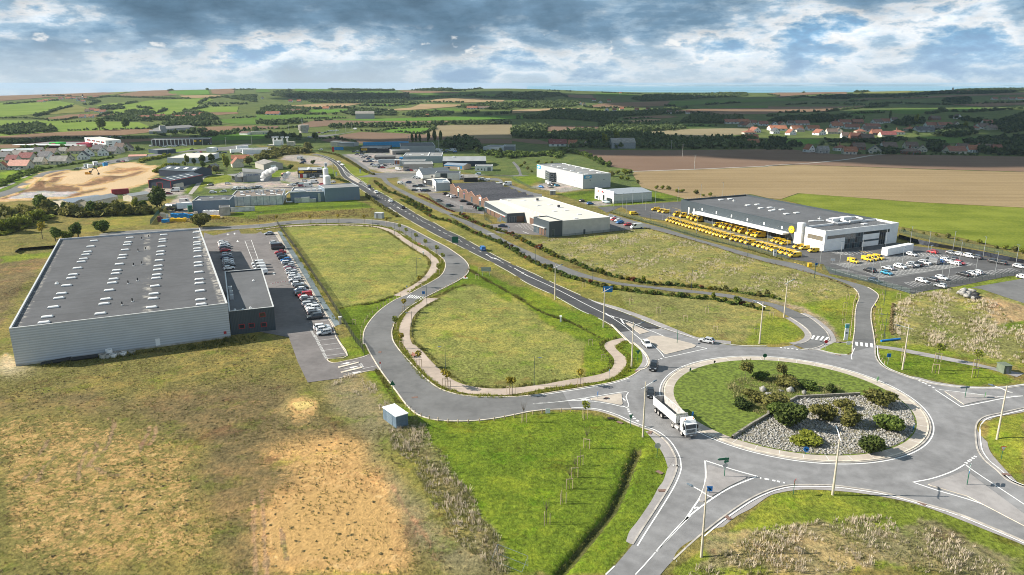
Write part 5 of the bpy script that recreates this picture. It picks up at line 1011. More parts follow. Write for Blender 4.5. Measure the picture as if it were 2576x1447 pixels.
f=B_.on('l',8,12,.1,4.0,'loading_door',M_FRAMEG);B_.on('l',8.3,11.7,.2,3.8,'panel',M_WHITEP,.08,parent=f);B_.on('f',B_.w*.24,B_.w*.24+.5,5,5.6,'wall_lamp',M_BLACK,.15);B_.on('f',B_.w*.74,B_.w*.74+.5,5,5.6,'wall_lamp',M_BLACK,.15)
for p in lpix(B_,"A2 410,908 472,924 535,942 605,960 680,980 525,892 588,909 655,926 722,943 800,962 870,982 745,998",8.9):B_.skylight(p.x,p.y,8.7,2.8,1.6,.45)
A1_,B1_=g('A2',376,1076),g('A2',476,1074);BA=Bld('office_block','dark blue-grey two storey office cube against the light grey hall','office',A1_,B1_,depth_to(A1_,B1_,g('A2',302,1050)),6.2);BA.shell(M_ANTH,M_ROOFM,.3,M_ANTH)
for z in(.9,3.8):
 for u in(.12,.55):BA.win('f',BA.w*u,BA.w*u+2.0,z,z+1.5,M_FRAMEW)
 for k in range(5):BA.win('l',BA.d*(.08+.18*k),BA.d*(.08+.18*k)+1.5,z,z+1.6,M_FRAMEW)
A1_,B1_=g('A2',1022,1292),g('A2',1402,1264);SH=Bld('white_showroom','white shed with a tall white shopfront and a grey sloping roof beside the lawn','shed',A1_,B1_,depth_to(A1_,B1_,g('A2',820,1243)),5.0)
SH.gable(mat('offwhite_cladding',(.62,.62,.58),.6,var=.05),mat('blue_grey_roof',(.28,.31,.335),.5,var=.06),1.2,'x',.1)
mb=MB();mb.box((-.15,SH.d/2,3.2),(.3,SH.d+.6,6.9));SH.part(mb,'facade',M_WHITEP)
for u0,u1,z0,z1 in((.05,.36,.1,2.6),(.47,.57,.1,3.4),(.70,.74,.1,2.2),(.83,.93,.4,2.0)):f=SH.box('window',-.42,-.2,SH.d*u0,SH.d*u1,z0,z1,M_FRAMEG);SH.box('pane',-.45,-.25,SH.d*u0+.12,SH.d*u1-.12,z0+.1,z1-.1,M_GLASS,f)
SH.box('emblem',-.4,-.28,SH.d*.56,SH.d*.64,4.6,5.5,M_RED);SH.box('emblem',-.4,-.28,SH.d*.80,SH.d*.86,4.2,5.4,M_ORANGE);SH.box('emblem',-.4,-.28,SH.d*.48,SH.d*.56,4.6,5.0,M_BLACK)
def blk(name,label,cat,s,h,dpt,wall,roof,par=.35,cop=None,group=None):
 A,B=pts(s)[:2];b=Bld(name,label,cat,A,B,dpt,h,group);b.shell(wall,roof,par,cop,.3);return b
F1=blk('cold_store','tall blue-grey windowless factory block nearest the main road','factory',"A1 697,1275 1045,1252",7.6,17,M_BLUEG,M_ROOFM,.3,M_COPING);F1.on('f',F1.w*.82,F1.w*.82+1.3,.2,1.4,'hatch',M_FRAMEG)
F2=blk('factory_block','low blue-grey factory block with roof pipes between white hall and tall block','factory',"A1 350,1280 695,1270",5.6,22,M_BLUEG,M_ROOFM,.3,M_COPING)
for u,w,h,m in((.12,4.0,2.6,M_GALV),(.32,4.5,3.0,M_COPING),(.55,3.5,2.0,M_GALV)):F2.box('cooling_unit',F2.w*u,F2.w*u+w,-2.6,-.3,0,h,m)
F2.on('f',F2.w*.8,F2.w*.8+1.4,0,4.8,'stair_cage',M_GALV,.8,.9)
for u in(.1,.25,.45,.62,.8,.93):F2.box('roof_unit',F2.w*u,F2.w*u+2.2,6,8,5.3,6.3,M_SKYL)
mb=MB();mb.tube([(F2.w*.05,-1.6,.5),(F2.w*.05-3.2,-1.6,.5),(F2.w*.05-3.2,-1.6,4.6),(F2.w*.05-1.5,-1.2,5.8),(F2.w*.45,1.2,6.0)],.5,10);F2.part(mb,'duct',M_COPING)
F3=blk('factory_hall','long white panelled factory hall with rust-brown roof and steaming vents','factory',"G 866,355 1454,335",5.0,26,mat('white_panels',(.60,.61,.58),.6,var=.15,scale=.5),asphalt('brown_roof',(.20,.165,.14),.2),.3,M_COPING)
for k in range(9):F3.on('f',F3.w*k/8.0-.1,F3.w*k/8.0+.1,0,5,'panel_joint',M_BLUEG,.06)
for u,y in((.05,3),(.2,8),(.33,4),(.5,9),(.62,5),(.78,8),(.92,3)):F3.skylight(F3.w*u,y,4.7,2.4,1.6,.5)
for u,y,h in((.52,7,3.2),(.55,6,2.4),(.60,10,2.8),(.86,9,2.2)):F3.vent(F3.w*u,y,4.7,.35,h,M_GALV)
for k in range(9):F3.box('roof_unit',F3.w*(.12+.1*k),F3.w*(.12+.1*k)+1.6,15+(k%3)*2.5,16.6+(k%3)*2.5,4.7,5.8,(M_SKYL,M_GALV)[k%2])
F4=blk('factory_block','blue-grey factory block with grey roof above the pallet yard','factory',"G 438,432 858,418",6.3,17,M_BLUEG,M_ROOFG,.3,M_COPING)
for u,y in((.15,4),(.42,11),(.8,6)):F4.skylight(F4.w*u,y,6,2,1.2,.5)
F5=blk('plant_room','small beige concrete plant room in front of the factory','outbuilding',"G 735,465 858,458",4.2,7,M_CONCW,M_ROOFG,.25)
F6=Bld('retaining_wall','stained white concrete wall at the head of the factory lawn','wall',g('G',866,425),g('G',1135,408),.5,2.4);F6.box('wall',0,F6.w,0,.4,0,2.4,mat('stained_white_wall',(.60,.58,.54),.8,var=.22,scale=.4));F6.box('coping',-.1,F6.w+.1,-.05,.45,2.4,2.5,M_COPING)
def tank(name,label,cat,p,r,h,m,dome=.5,group=None,bands=0):
 t=thing(name,label,cat,(p.x,p.y,p.z),0,group);mb=MB();mb.tube([(0,0,0),(0,0,h)],r,20);mb.tube([(0,0,h),(0,0,h+dome*.6),(0,0,h+dome)],[r,r*.8,r*.2],20);mb.build('shell',m,t,smooth=False)
 mb=MB();mb.tube([(r*.8,-r*.9,0),(r*.8,-r*.9,h)],.07,5);mb.tube([(r*.8+.4,-r*.8,0),(r*.8+.4,-r*.8,h)],.07,5);mb.build('ladder',M_GALV,t);return t
tank('storage_tank','short wide white tank beside the factory roof','tank',g('A1',718,1128),2.3,7.2,M_WHITEP);tank('storage_tank','tall slim white tank rising behind the short one','tank',g('A1',708,1108),1.75,11.0,M_WHITEP)
TW=Bld('sign_tower','tall slim white sign tower with a black letter m','sign',g('E2',1388,1110),g('E2',1440,1108),1.2,9.0);TW.box('pylon',0,TW.w,0,1.0,0,9,M_WHITEP);TW.text('f','m',TW.w/2,7.4,2.6,M_BLACK,.06)
A1_,B1_=g('E1',430,1368),g('E1',872,1382);H1=Bld('dark_hangar','dark navy gabled hangar with red trim and an open door beside the building site','hangar',A1_,B1_,34,4.8);H1.gable(M_NAVY,ribbed('navy_roof',(.10,.125,.155),.8,.3,'Y',.5,.2),1.7,'y',.2)
f=H1.on('f',H1.w*.36,H1.w*.62,0,3.6,'door_frame',M_RED);H1.on('f',H1.w*.385,H1.w*.595,0,3.4,'doorway',M_BLACK,.08,parent=f)
mb=MB();w_,h_=H1.w,H1.h
for a,b in(((0,-.15,0),(0,-.15,h_)),((w_,-.15,0),(w_,-.15,h_)),((-.2,-.28,h_+.1),(w_/2,-.28,h_+1.85)),((w_/2,-.28,h_+1.85),(w_+.2,-.28,h_+.1)),((w_+.25,-.28,h_+.1),(w_+.25,34,h_+.1))):mb.tube([a,b],.16,6)
H1.part(mb,'trim',M_RED)
for k in range(4):y=5+k*6.5;mb=MB();x0,x1=w_*.58,w_*.95;z0,z1=h_+1.7*(1-(.58-.5)*2)+.17,h_+1.7*(1-.9)+.17;mb.quad((x0,y,z0),(x1,y,z1),(x1,y+1.2,z1),(x0,y+1.2,z0));H1.part(mb,'skylight',M_SKYL)
A1_,B1_=g('E1',632,1135),g('E1',1330,1166);H2=Bld('dark_hangar','long navy hangar with four square roof lights behind the red trimmed one','hangar',A1_,B1_,19,4.6);H2.gable(M_NAVY,MATS['navy_roof'],2.2,'x',.2)
for k in range(4):u=.10+.25*k;mb=MB();k1=2.2/(H2.d/2);mb.quad((H2.w*u,3.5,4.6+3.5*k1+.17),(H2.w*u+2.6,3.5,4.6+3.5*k1+.17),(H2.w*u+2.6,7.0,4.6+7.0*k1+.17),(H2.w*u,7.0,4.6+7.0*k1+.17));H2.part(mb,'skylight',M_SKYL)
A1_,B1_=g('A0',2450,1075),g('A1',120,1065);RL=Bld('workshop_block','pale workshop with a slanted grey roof and blue ATELIERS RELAIS lettering','workshop',A1_,B1_,22,7.2);w_=RL.w
mb=MB();vs=[(0,0,-.3),(w_,0,-.3),(w_,22,-.3),(0,22,-.3),(0,0,7.0),(w_,0,5.2),(w_,22,5.2),(0,22,7.0)];mb.add(vs,[(0,1,5,4),(1,2,6,5),(2,3,7,6),(3,0,4,7)]);RL.part(mb,'wall',mat('pale_render',(.56,.55,.51),.8,var=.05))
mb=MB();mb.add([(-.3,-.3,7.05),(w_+.3,-.3,5.2),(w_+.3,22.3,5.2),(-.3,22.3,7.05)],[(0,1,2,3)]);RL.part(mb,'roof',M_ROOFM)
RL.text('f','ATELIERS',w_*.36,4.2,2.1,mat('letter_blue',(.03,.07,.25),.5));RL.text('f','RELAIS',w_*.42,2.5,1.9,MATS['letter_blue'])
RL2=Bld('workshop_porch','low workshop entrance wing with sloping grey canopy','workshop',g('A0',2330,1055),g('A0',2445,1078),14,4.2);RL2.shell(M_FRAMEG,M_ROOFM,.2);RL2.win('f',.6,RL2.w-.6,.2,2.8);RL2.box('canopy',-1,RL2.w,-2.5,.0,3.6,3.85,M_ROOFM)
LOWER=dict(garage_showroom=1,beige_shed=1,white_bungalow=1,black_pavilion=1,low_grey_hall=.85,barn=.5,barn_tower=.42,white_block=.6,supermarket=.62,white_hall=.62,farm_cottage=.55,slate_house_shop=.75,dark_store=.6,column_store=.8)
def shed(name,label,cat,s,h,dpt,wall,roof,kind='flat',ridge=1.5,par=.35,cop=None,doors=(),group=None,frac=.5):
 A,B=pts(s)[:2];b=Bld(name,label,cat,A,B,dpt,h,group)
 if kind=='flat':b.shell(wall,roof,par,cop,.3)
 else:b.gable(wall,roof,ridge,kind,.25,frac=frac)
 for u0,u1,z0,z1,m,nm in doors:
  if nm=='window':b.win('f',b.w*u0,b.w*u1,z0,z1)
  else:b.on('f',b.w*u0,b.w*u1,z0,z1,nm,m,.08)
 if s[0]=='E':b.root.scale=(1,1,LOWER.get(name,.7)*(.8 if label.startswith('long low supermarket')else 1))
 return b
GR=shed('garage_showroom','car garage with grey roof and black fascia with yellow lettering','garage',"E2 850,1165 1340,1150",5.2,21,M_FRAMEG,mat('zinc_roof',(.40,.41,.40),.5,.1),'flat',par=.2)
fa=GR.on('f',-.2,GR.w+.2,2.9,5.4,'fascia',M_BLACK,.3,.4);GR.text('f',"L'entretien garanti",GR.w*.5,4.2,1.25,M_YELLOW,.36,fa)
mb=MB();mb.tube([(GR.w*.14,-.42,4.2),(GR.w*.14,-.3,4.2)],.1,8);th=np.linspace(0,2*math.pi,24,endpoint=False);mb.add([(GR.w*.14+1.9*math.cos(a),-.44,4.2+1.0*math.sin(a))for a in th],[tuple(range(24))]);GR.part(mb,'emblem',M_YELLOW,fa)
GR.on('f',.3,1.2,0,2.8,'wall_panel',M_WHITEP);GR.on('f',GR.w*.2,GR.w*.34,0,2.8,'wall_panel',M_WHITEP)
GR.on('f',1.3,GR.w*.19,0,2.6,'garage_door',M_RED,.06)
for i in range(6):GR.win('f',GR.w*(.37+.1*i),GR.w*(.37+.1*i)+GR.w*.09,.2,2.6,gm=M_GLASSB)
mb=MB();mb.tube([(GR.w*.46,1.5,5.2),(GR.w*.46,12,5.2)],1.1,12);GR.part(mb,'barrel_rooflight',M_SKYL);GR.box('roof_unit',GR.w*.8,GR.w*.8+2.4,6,8,5,6,M_GALV)
shed('beige_shed','beige gabled shed with white roller door and blue roof strips','shed',"E2 160,1010 545,985",4.2,22,M_BEIGEC,M_GREYT,'y',2.0,doors=((.36,.64,0,3.6,M_WHITEP,'roller_door'),))
shed('low_grey_hall','low grey hall left of the steam plume','hall',"E2 -420,1250 235,1235",5.0,24,M_GREYC,M_ROOFM,'flat')
DIY=shed('black_store','long black store with a yellow sign panel and white lettering','shop',"E2 2090,660 E3 125,655",6.5,30,mat('black_cladding',(.03,.035,.045),.5),M_ROOFM,doors=((.05,.24,3.2,5.6,M_YELLOW,'sign_board'),(.10,.19,.2,2.8,M_FRAMEG,'door')))
DIY.text('f','espaceemeraude.com',DIY.w*.75,5.6,1.2,M_WHITEP,.12);DIY.on('f',DIY.w*.07,DIY.w*.21,4.0,4.5,'lettering',M_BLACK,.12)
DIY.skylight(DIY.w*.5,8,6.2,12,2.5,.6)
BC=shed('blue_canopy','long bright blue canopy roof on posts behind the black store','canopy',"E2 2160,560 E3 500,540",7.6,6,mat('sky_blue_steel',(.03,.28,.55),.5),mat('sky_blue_roof',(.03,.30,.58),.5),'flat')
shed('grey_hall','big mid grey hall with dark roof and a blue side behind the shops','hall',"E3 335,660 1035,650",8.6,46,M_GREYC,M_ROOFG,'flat',cop=M_COPING)
shed('brown_shop','small grey-brown shop with dark shop windows in front of the big hall','shop',"E3 170,700 525,690",5.4,18,mat('grey_brown_wall',(.26,.24,.22),.7),M_ROOFM,'flat',cop=M_COPING,doors=((.2,.8,.3,2.6,None,'window'),))
shed('low_brown_block','long low dark brown block facing the shop car park','shop',"E2 2380,800 E3 225,795",4.0,12,mat('brown_wall',(.15,.135,.125),.8),M_ROOFM,'flat',doors=((.2,.3,.8,2.4,None,'window'),(.5,.6,.8,2.4,None,'window')))
PB_=shed('pale_hall','pale blue-grey hall with a blue corner and two roof bays','hall',"E3 385,865 1165,860",8.0,34,M_PALEBL,M_ROOFM,'flat',cop=M_WHITEP);PB_.box('corner_panel',-3,-.01,.0,6,0,6.5,M_BLUE);PB_.box('roof_divider',PB_.w*.63,PB_.w*.63+.7,.4,33.5,7.6,8.3,M_WHITEP)
for u,y in((.08,9),(.16,14),(.48,12),(.74,15)):PB_.skylight(PB_.w*u,y,7.7,2.6,2,.8)
GC=shed('grey_workshop','grey-blue workshop with an orange-red sign tower at its corner','workshop',"E3 320,930 830,925",6.0,14,M_PALEBL,M_ROOFM,'flat',cop=M_COPING);GC.box('sign_tower',-4.2,-.02,-.6,3.5,0,7.2,M_WHITEP);GC.box('sign_board',-4.0,-.2,-.75,-.6,2.4,6.8,M_ORANGE)
for z in(3.0,4.3,5.6):GC.box('emblem',-3.0,-2.2,-.85,-.75,z,z+.6,M_BLUE)
shed('beige_hall','wide beige-grey hall with white loading doors above a row of parked cars','hall',"E3 385,1025 990,1015",7.2,20,M_BEIGEC,M_ROOFM,'flat',cop=M_COPING,doors=((.53,.66,.1,3.6,M_SKYL,'roller_door'),(.84,.97,.1,3.4,M_WHITEP,'roller_door'),(.04,.2,3.6,4.4,None,'window')))
NV=shed('navy_hall','long navy hall with pale sloping roof at the right of the estate','hall',"E3 1185,940 2050,935",6.4,30,M_NAVY,M_ROOFS,'x',3.2);NV.box('roof_unit',NV.w*.22,NV.w*.27,11,14,8.4,10.2,M_WHITEP)
DJ=shed('brick_showroom','small tan brick showroom with a blue fascia in front of the navy hall','shop',"E3 1205,985 1600,1005",4.6,13,mat('tan_brick',(.34,.26,.19),.8),mat('blue_grey_metal_roof',(.24,.28,.33),.5),'x',1.6,doors=((.08,.30,.6,2.6,None,'window'),(.7,.76,.1,2.6,M_WHITEP,'door'),(.83,.92,1.0,4.2,M_BLUE,'sign_board'),(.02,.82,3.5,4.5,M_BLUE,'fascia')))
WH=shed('white_bungalow','single storey white building with a dark garage door','building',"E3 1830,1030 2175,1030",3.8,12,M_WREND,M_ROOFM,'flat',cop=M_WHITEP,doors=((.14,.21,.9,2.0,None,'window'),(.35,.42,.9,2.0,None,'window'),(.53,.59,.1,2.1,M_FRAMEG,'door'),(.72,.92,.1,2.9,M_FRAMEG,'garage_door')))
SL_=shed('slate_house_shop','steep slate roofed show house shop','shop',"E3 780,1190 1345,1160",4.0,16,M_WREND,ribbed('standing_seam',(.16,.18,.195),.8,.5,'X',.5,.3),'x',4.8);SL_.on('f',SL_.w*.3,SL_.w*.36,1,3,'window',M_GLASS)
DG=shed('dark_office','modern office with black base and a white upper box under a black roof','office',"E3 1030,1210 1515,1210",7.0,13,M_WHITEP,mat('black_roof',(.05,.055,.065),.6),'flat',cop=M_COPING,doors=((.22,.5,0,6.7,M_ANTH,'wall_panel'),(.28,.44,2.6,3.8,None,'window')))
DB=shed('black_pavilion','low black glazed pavilion beside the shop parking','shop',"E3 775,1290 975,1330",3.6,15,M_BLACK,M_ROOFL,'flat',doors=((.15,.35,1.4,2.6,M_WHITEP,'sign_board'),(.5,.95,.2,2.8,None,'window')))
PW=Bld('white_shop','white shop with a pale grey side wall next to the sawtooth shops','shop',g('F',232,428),g('F',510,420),depth_to(g('F',232,428),g('F',510,420),g('F',155,345)),5.2);PW.shell(M_PALEBL,mat('blue_grey_flat_roof',(.22,.27,.31),.6),.5,M_WHITEP)
mb=MB();mb.box((-.2,PW.d/2,2.7),(.4,PW.d,5.8));PW.part(mb,'facade',M_WHITEP);PW.box('window',-.5,-.3,PW.d*.1,PW.d*.7,.2,2.4,M_GLASS);PW.box('roof_unit',PW.w*.55,PW.w*.55+3,4,6,4.8,5.8,M_SKYL)
shed('grey_gable_shed','small grey gabled shed behind the white shop','shed',"F 790,245 1060,240",3.0,10,M_BLACK,M_GREYT,'x',1.5)
shed('pale_workshop','pale steel workshop with dark corner windows at the right edge of the estate','workshop',"E3 1990,660 2310,668",8.0,26,M_PALEBL,M_ROOFM,'flat',cop=M_COPING,doors=((.02,.18,2.6,4.2,None,'window'),))
shed('open_shelter','open fronted grey shelter beside the far bushes','shelter',"E3 2400,635 A2 30,770",8.0,14,M_GREYC,M_ROOFM,'flat',cop=M_COPING,doors=((.05,.95,.2,6.5,M_FRAMEG,'opening'),))
SM=shed('supermarket','long low supermarket with white canopy and red front','supermarket',"E0 400,545 1700,560",5.0,46,mat('crimson_panel',(.42,.05,.09),.5),M_ROOFM,'flat',doors=((.62,.68,0,3.5,M_RED,'wall_panel'),));SM.box('canopy',-2,SM.w+2,-8,.5,5.1,6.2,M_WHITEP);SM.box('sign_tower',SM.w*.44,SM.w*.58,2,14,3,9.6,mat('lime_panel',(.08,.50,.08),.5));SM.box('emblem',SM.w*.48,SM.w*.54,1.8,2.0,6.4,8.4,mat('rose_sign',(.6,.12,.2),.5));SM.box('rear_block',SM.w*.8,SM.w*.98,8,30,5,8,MATS['crimson_panel'])
HT=shed('white_block','white three storey block with coloured balcony panels beside the supermarket','building',"E0 1720,515 2140,590",14.5,15,M_WHITEP,M_ROOFL,'flat',cop=M_WHITEP)
for k in range(2):f=HT.on('f',HT.w*.05,HT.w*.95,4.6+5.0*k,7.4+5.0*k,'balcony',M_GLASS);[HT.on('f',HT.w*(.08+.11*j),HT.w*(.13+.11*j),4.7+5.0*k,7.3+5.0*k,'panel',(M_RED,M_FRAMEW,M_ORANGE,M_FRAMEW)[(j+k)%4],.09,parent=f)for j in range(8)]
for k in range(3):HT.win('r',3,6,3+4*k,4.5+4*k)
LB=shed('column_store','long dark brick store with pale columns and yellow round signs','supermarket',"E1 480,525 1650,500",8.0,26,M_DARKBRICK,M_ROOFM,'flat',cop=M_COPING)
for k in range(12):LB.on('f',LB.w*(.0+.0645*k),LB.w*(.0+.0645*k)+.9,0,8,'column',M_COPING,.35)
LB.on('f',LB.w*.72,LB.w*.995,.3,7,'glazing',M_GLASS,.2)
for u in(.745,.84):mb=MB();mb.tube([(LB.w*u,-.55,5.6),(LB.w*u,-.3,5.6)],1.5 if u<.8 else 1.0,18);LB.part(mb,'round_sign',M_YELLOW)
shed('dark_store','dark two part flat store with roof units behind the site bushes','shop',"E1 600,690 965,665",6.5,20,mat('blue_black_cladding',(.04,.06,.08),.5),M_ROOFM,'flat',doors=((.52,.54,0,6.4,M_FRAMEG,'wall_panel'),))
shed('barn','long grey barn with pale roof lights in the ploughed fields','barn',"E1 765,250 1360,200",9.0,24,mat('barn_wall',(.30,.31,.32),.8),mat('barn_roof',(.25,.24,.235),.8),'x',5.5);shed('barn_tower','square grey tower at the end of the long barn','barn',"E1 655,262 770,258",22.0,12,MATS['barn_wall'],MATS['barn_roof'],'flat');shed('barn','low lean-to barn left of the grey tower','barn',"E1 425,285 660,280",7.0,14,MATS['barn_wall'],MATS['barn_roof'],'x',3.0)
BW=shed('white_hall','large white windowless hall with a pale flat roof behind yellow trees','hall',"E1 795,875 1500,870",7.5,46,mat('lilac_white_wall',(.62,.62,.66),.6,var=.04),M_ROOFL,'flat',cop=M_COPING)
shed('market_shed','low shed with pink and grey roof strips beside the site road','shed',"E1 10,800 370,790",4.0,12,M_CREAM,M_PINKT,'x',1.5);shed('garden_centre','row of pale curved greenhouse roofs behind the houses','greenhouse',"E0 20,690 720,665",4.0,26,M_CREAM,mat('zinc_pale',(.50,.52,.55),.5),'x',1.6)
shed('farm_cottage','white cottage with brown roof and pale wall in the green field','house',"E1 2240,300 2400,305",4.5,10,M_WREND,M_BROWNT,'x',3.5);shed('cream_garage','long cream garage with blue doors in the green field','garage',"E1 2480,300 E2 325,290",6.0,12,M_CREAM,M_ROOFM,'flat',doors=((.55,.62,0,3.5,M_BLUEG,'garage_door'),(.68,.75,0,3.5,M_BLUEG,'garage_door')))
shed('old_farmhouse','old farmhouse with a big red tiled roof among trees','house',"E1 2100,960 2330,950",4.0,14,M_CREAM,M_TERR,'y',6.5);shed('old_farmhouse','long low red tiled wing behind the old farmhouse','house',"E1 2080,850 2440,840",4.0,10,M_CREAM,M_ORANGE,'x',4.0);shed('hay_barn','small brown barn half hidden by a bush','barn',"E1 1590,1030 1720,1030",4.0,12,M_BROWNT,M_GREYT,'y',3.0)
shed('long_workshop','white workshop with red sign partly hidden by yellow trees','workshop',"E2 -260,690 310,670",5.5,24,M_WHITEP,M_ROOFM,'flat',doors=((.87,.96,3.3,4.8,M_ORANGE,'sign_board'),));shed('fuel_station','small fuel station canopy with red and white trim','canopy',"E1 1580,650 1700,650",6.0,12,M_WHITEP,M_WHITEP,'flat')
shed('green_shed','grey-green low shed by the hedge, roof only','shed',"B0 545,65 B0 720,90",3.2,20,M_CREAM,MATS['blue_grey_metal_roof'],'y',1.2);shed('green_shed','low grey roofed shed with pale roof strips half hidden by the hedge','shed',"B0 770,80 900,85",3.4,22,M_CREAM,M_ROOFS,'y',1.4);shed('green_shed','small corrugated roofed shed just above the hedge trees','shed',"A0 1240,1265 1330,1275",3.2,12,M_CREAM,M_ROOFS,'y',1.0)
shed('white_terrace','white flat roofed works building behind the blue containers','building',"E2 1500,530 1665,530",7.0,14,M_CREAM,M_ROOFM,'flat');shed('grey_yard_shed','long grey shed behind the timber yard','shed',"E2 1640,530 1970,535",5.0,14,M_GREYC,M_ROOFS,'x',1.2)
shed('sand_barn','long stone barn with bright end in the far pastures','barn',"A1 1000,440 1190,440",9,22,mat('barn_pale',(.42,.41,.40),.8),M_GREYT,'x',4.0);shed('farm_barn','far farm barn with pale grey roof among trees','barn',"A2 1000,740 1240,740",6,22,MATS['barn_wall'],M_GREYT,'x',4.0)
CP=thing('concrete_plant','white concrete plant with four silos and a box housing','plant',tuple(g('E2',480,520)));k_=.629/5.0234*g('E2',480,520).y/1860
for x,y,hh in((-118,0,150),(-78,6,150),(60,0,150),(125,6,145)):
 mb=MB();mb.tube([(x*k_,y,0),(x*k_,y,8),(x*k_,y,9),(x*k_,y,hh*k_)],[.8,.8,36*k_,36*k_],14);s_=mb.build('silo',M_WHITEP,CP);mb=MB();mb.box((x*k_,y,hh*k_+.8),(3,3,1.6));mb.build('cap',M_GALV,s_)
mb=MB();mb.box((-25*k_,-2,65*k_),(115*k_,8,100*k_));mb.build('housing',M_WHITEP,CP);mb=MB();mb.box((215*k_,2,40*k_),(130*k_,8,75*k_));mb.build('hopper',M_CREAM,CP);mb=MB();mb.box((-150*k_,0,10*k_),(150*k_,10,22*k_));mb.build('bunker',M_CONCW,CP)
wp=g('E2',962,258);WTk=.629/5.0234*wp.y/1860;WT=thing('water_tower','squat ribbed concrete water tower with a thin aerial','tower',tuple(wp));mb=MB();mb.tube([(0,0,0),(0,0,55*WTk),(0,0,62*WTk),(0,0,150*WTk)],[82*WTk,82*WTk,98*WTk,98*WTk],24);mb.build('tank',M_CONCW,WT)
mb=MB();[mb.box((98*WTk*math.cos(a),98*WTk*math.sin(a),105*WTk),(.9,.9,92*WTk),rz=a)for a in np.linspace(0,2*math.pi,24,endpoint=False)];mb.build('rib',M_CONCW,WT);mb=MB();mb.tube([(-20*WTk,0,150*WTk),(-20*WTk,0,260*WTk)],.35,6);mb.build('aerial',M_GALV,WT)
HPROTO={}
def house(label,tile,x,y,wpx,kind,wall,roof,turn=0.0,group=None,ratio=.75):
 """kinds: x ridge along the picture, y gable to the viewer, h hipped; wpx = width in tile pixels"""
 p=g(tile,x,y);k=0.62891/TILES[tile][2]*p.y/FPX;w=wpx*k
 key=(kind,wall.name,roof.name)
 if key not in HPROTO:
  b=Bld('house',label,'house',Vector((p.x,p.y,p.z))-Vector((4.5,0,0)),Vector((p.x,p.y,p.z))+Vector((4.5,0,0)),7.5,3.0 if kind!='h' else 2.9,group)
  if kind=='h':wl,rf=b.hip(wall,roof,2.8)
  else:wl,rf=b.gable(wall,roof,4.0 if kind=='x' else 4.4,kind,.3)
  b.box('chimney',*((.9,1.6,3.4,4.1,5.8,7.9)if kind=='x' else(4.2,4.9,5.2,5.9,5.6,8.3)),M_BRICK,rf)
  b.on('f',4.1,5.0,0,2.1,'door',M_FRAMEG)
  for u in(1.2,6.2):b.win('f',u,u+1.4,.9,2.2,M_FRAMEW)
  if kind=='y':b.win('f',3.8,5.2,4.0,5.3,M_FRAMEW)
  if kind=='x':
   for u in(2.0,5.6):b.box('roof_window',u,u+.9,1.3,2.0,4.42,4.62,M_SKYL,rf)
  b.win('r',2,3.4,.9,2.2,M_FRAMEW);b.win('l',4,5.4,.9,2.2,M_FRAMEW)
  HPROTO[key]=(b.root,b.rz);r=b.root
 else:r=dup(HPROTO[key][0],p,turn,label,group)
 s=w/9.0;R=Matrix.Rotation(turn,3,'Z');r.location=p-R@Vector((w/2,0,0));r.rotation_euler=(0,0,turn);r.scale=(s,s*ratio/.83,min(1.0,max(.75,s)));r['label']=label
 return r
HG1='houses of the near village left of the building site'
HL=[('pink tiled long bungalow with cream walls, two cars in front',345,995,400,'x',M_CREAM,M_PINKT,-.06),('half seen cream house with tan roof at the left picture edge',30,1000,180,'y',M_CREAM,M_ORANGE,.2),('wine red roofed house behind the pink bungalow',210,880,230,'x',M_CREAM,M_WINE,-.1),('wine red roofed house with two roof windows, right of the other wine red one',475,830,280,'x',M_CREAM,M_WINE,-.1),('black roofed house cut by the left picture edge',70,810,210,'x',M_CREAM,M_SLATER,-.15),('brown-grey roofed twin house with two roof lights at the left',370,770,290,'x',M_CREAM,M_GREYT,-.05),('white gabled house with a long dark roof in the middle of the village',850,800,250,'x',M_WREND,M_SLATER,-.2),('grey-brown tiled house with white gable beside the round pool',760,900,190,'x',M_CREAM,M_GREYT,-.1),('flat fronted cream twin house, grey roof, facing the site road',1150,900,340,'x',M_CREAM,M_GREYT,-.04),('brown roofed house behind the white gabled one',1000,730,210,'x',M_CREAM,M_BROWNT,-.1),('grey roofed house with a cream gable towards the red shop panel',1240,680,160,'x',M_CREAM,M_GREYT,-.1),('long grey-brown roofed terrace in front of the red panel',1540,680,310,'x',M_CREAM,M_BROWNT,-.04),('small cream gable with solar panels on the roof',1435,830,140,'y',M_CREAM,M_SLATER,.5),('pale grey gabled house right of the solar roof',1665,800,200,'y',M_WREND,M_SLATER,.3),('white gabled house with dark roof below the white block',1790,735,200,'y',M_WREND,M_SLATER,.55),('dark roofed house directly under the white three storey block',1950,650,250,'x',M_CREAM,M_SLATER,-.15),('white gabled house with black roof, second from the right end of the village',2080,720,200,'y',M_WREND,M_SLATER,.5),('black roofed house with a red chimney, beside the conifers',2230,690,200,'x',M_CREAM,M_SLATER,-.2),('brown roofed house behind the conifers',2380,610,180,'x',M_CREAM,M_BROWNT,-.1),('cream gabled house at the right end of the village',2560,620,170,'y',M_CREAM,M_BROWNT,.2),('small dark roofed house at the back, left of the brown roof',750,700,180,'x',M_CREAM,M_SLATER,-.1),('blue-black roofed annex at the right, beside the brown roofed house',2380,660,140,'x',M_CREAM,M_SLATER,-.1)]
for l_,x_,y_,w_,k_,wm,rm,tn in HL:house(l_,'E0',x_,y_,w_,k_,wm,rm,tn,HG1,ratio=.62 if w_>280 else .85)
HG2='houses of the red roofed village on the right'
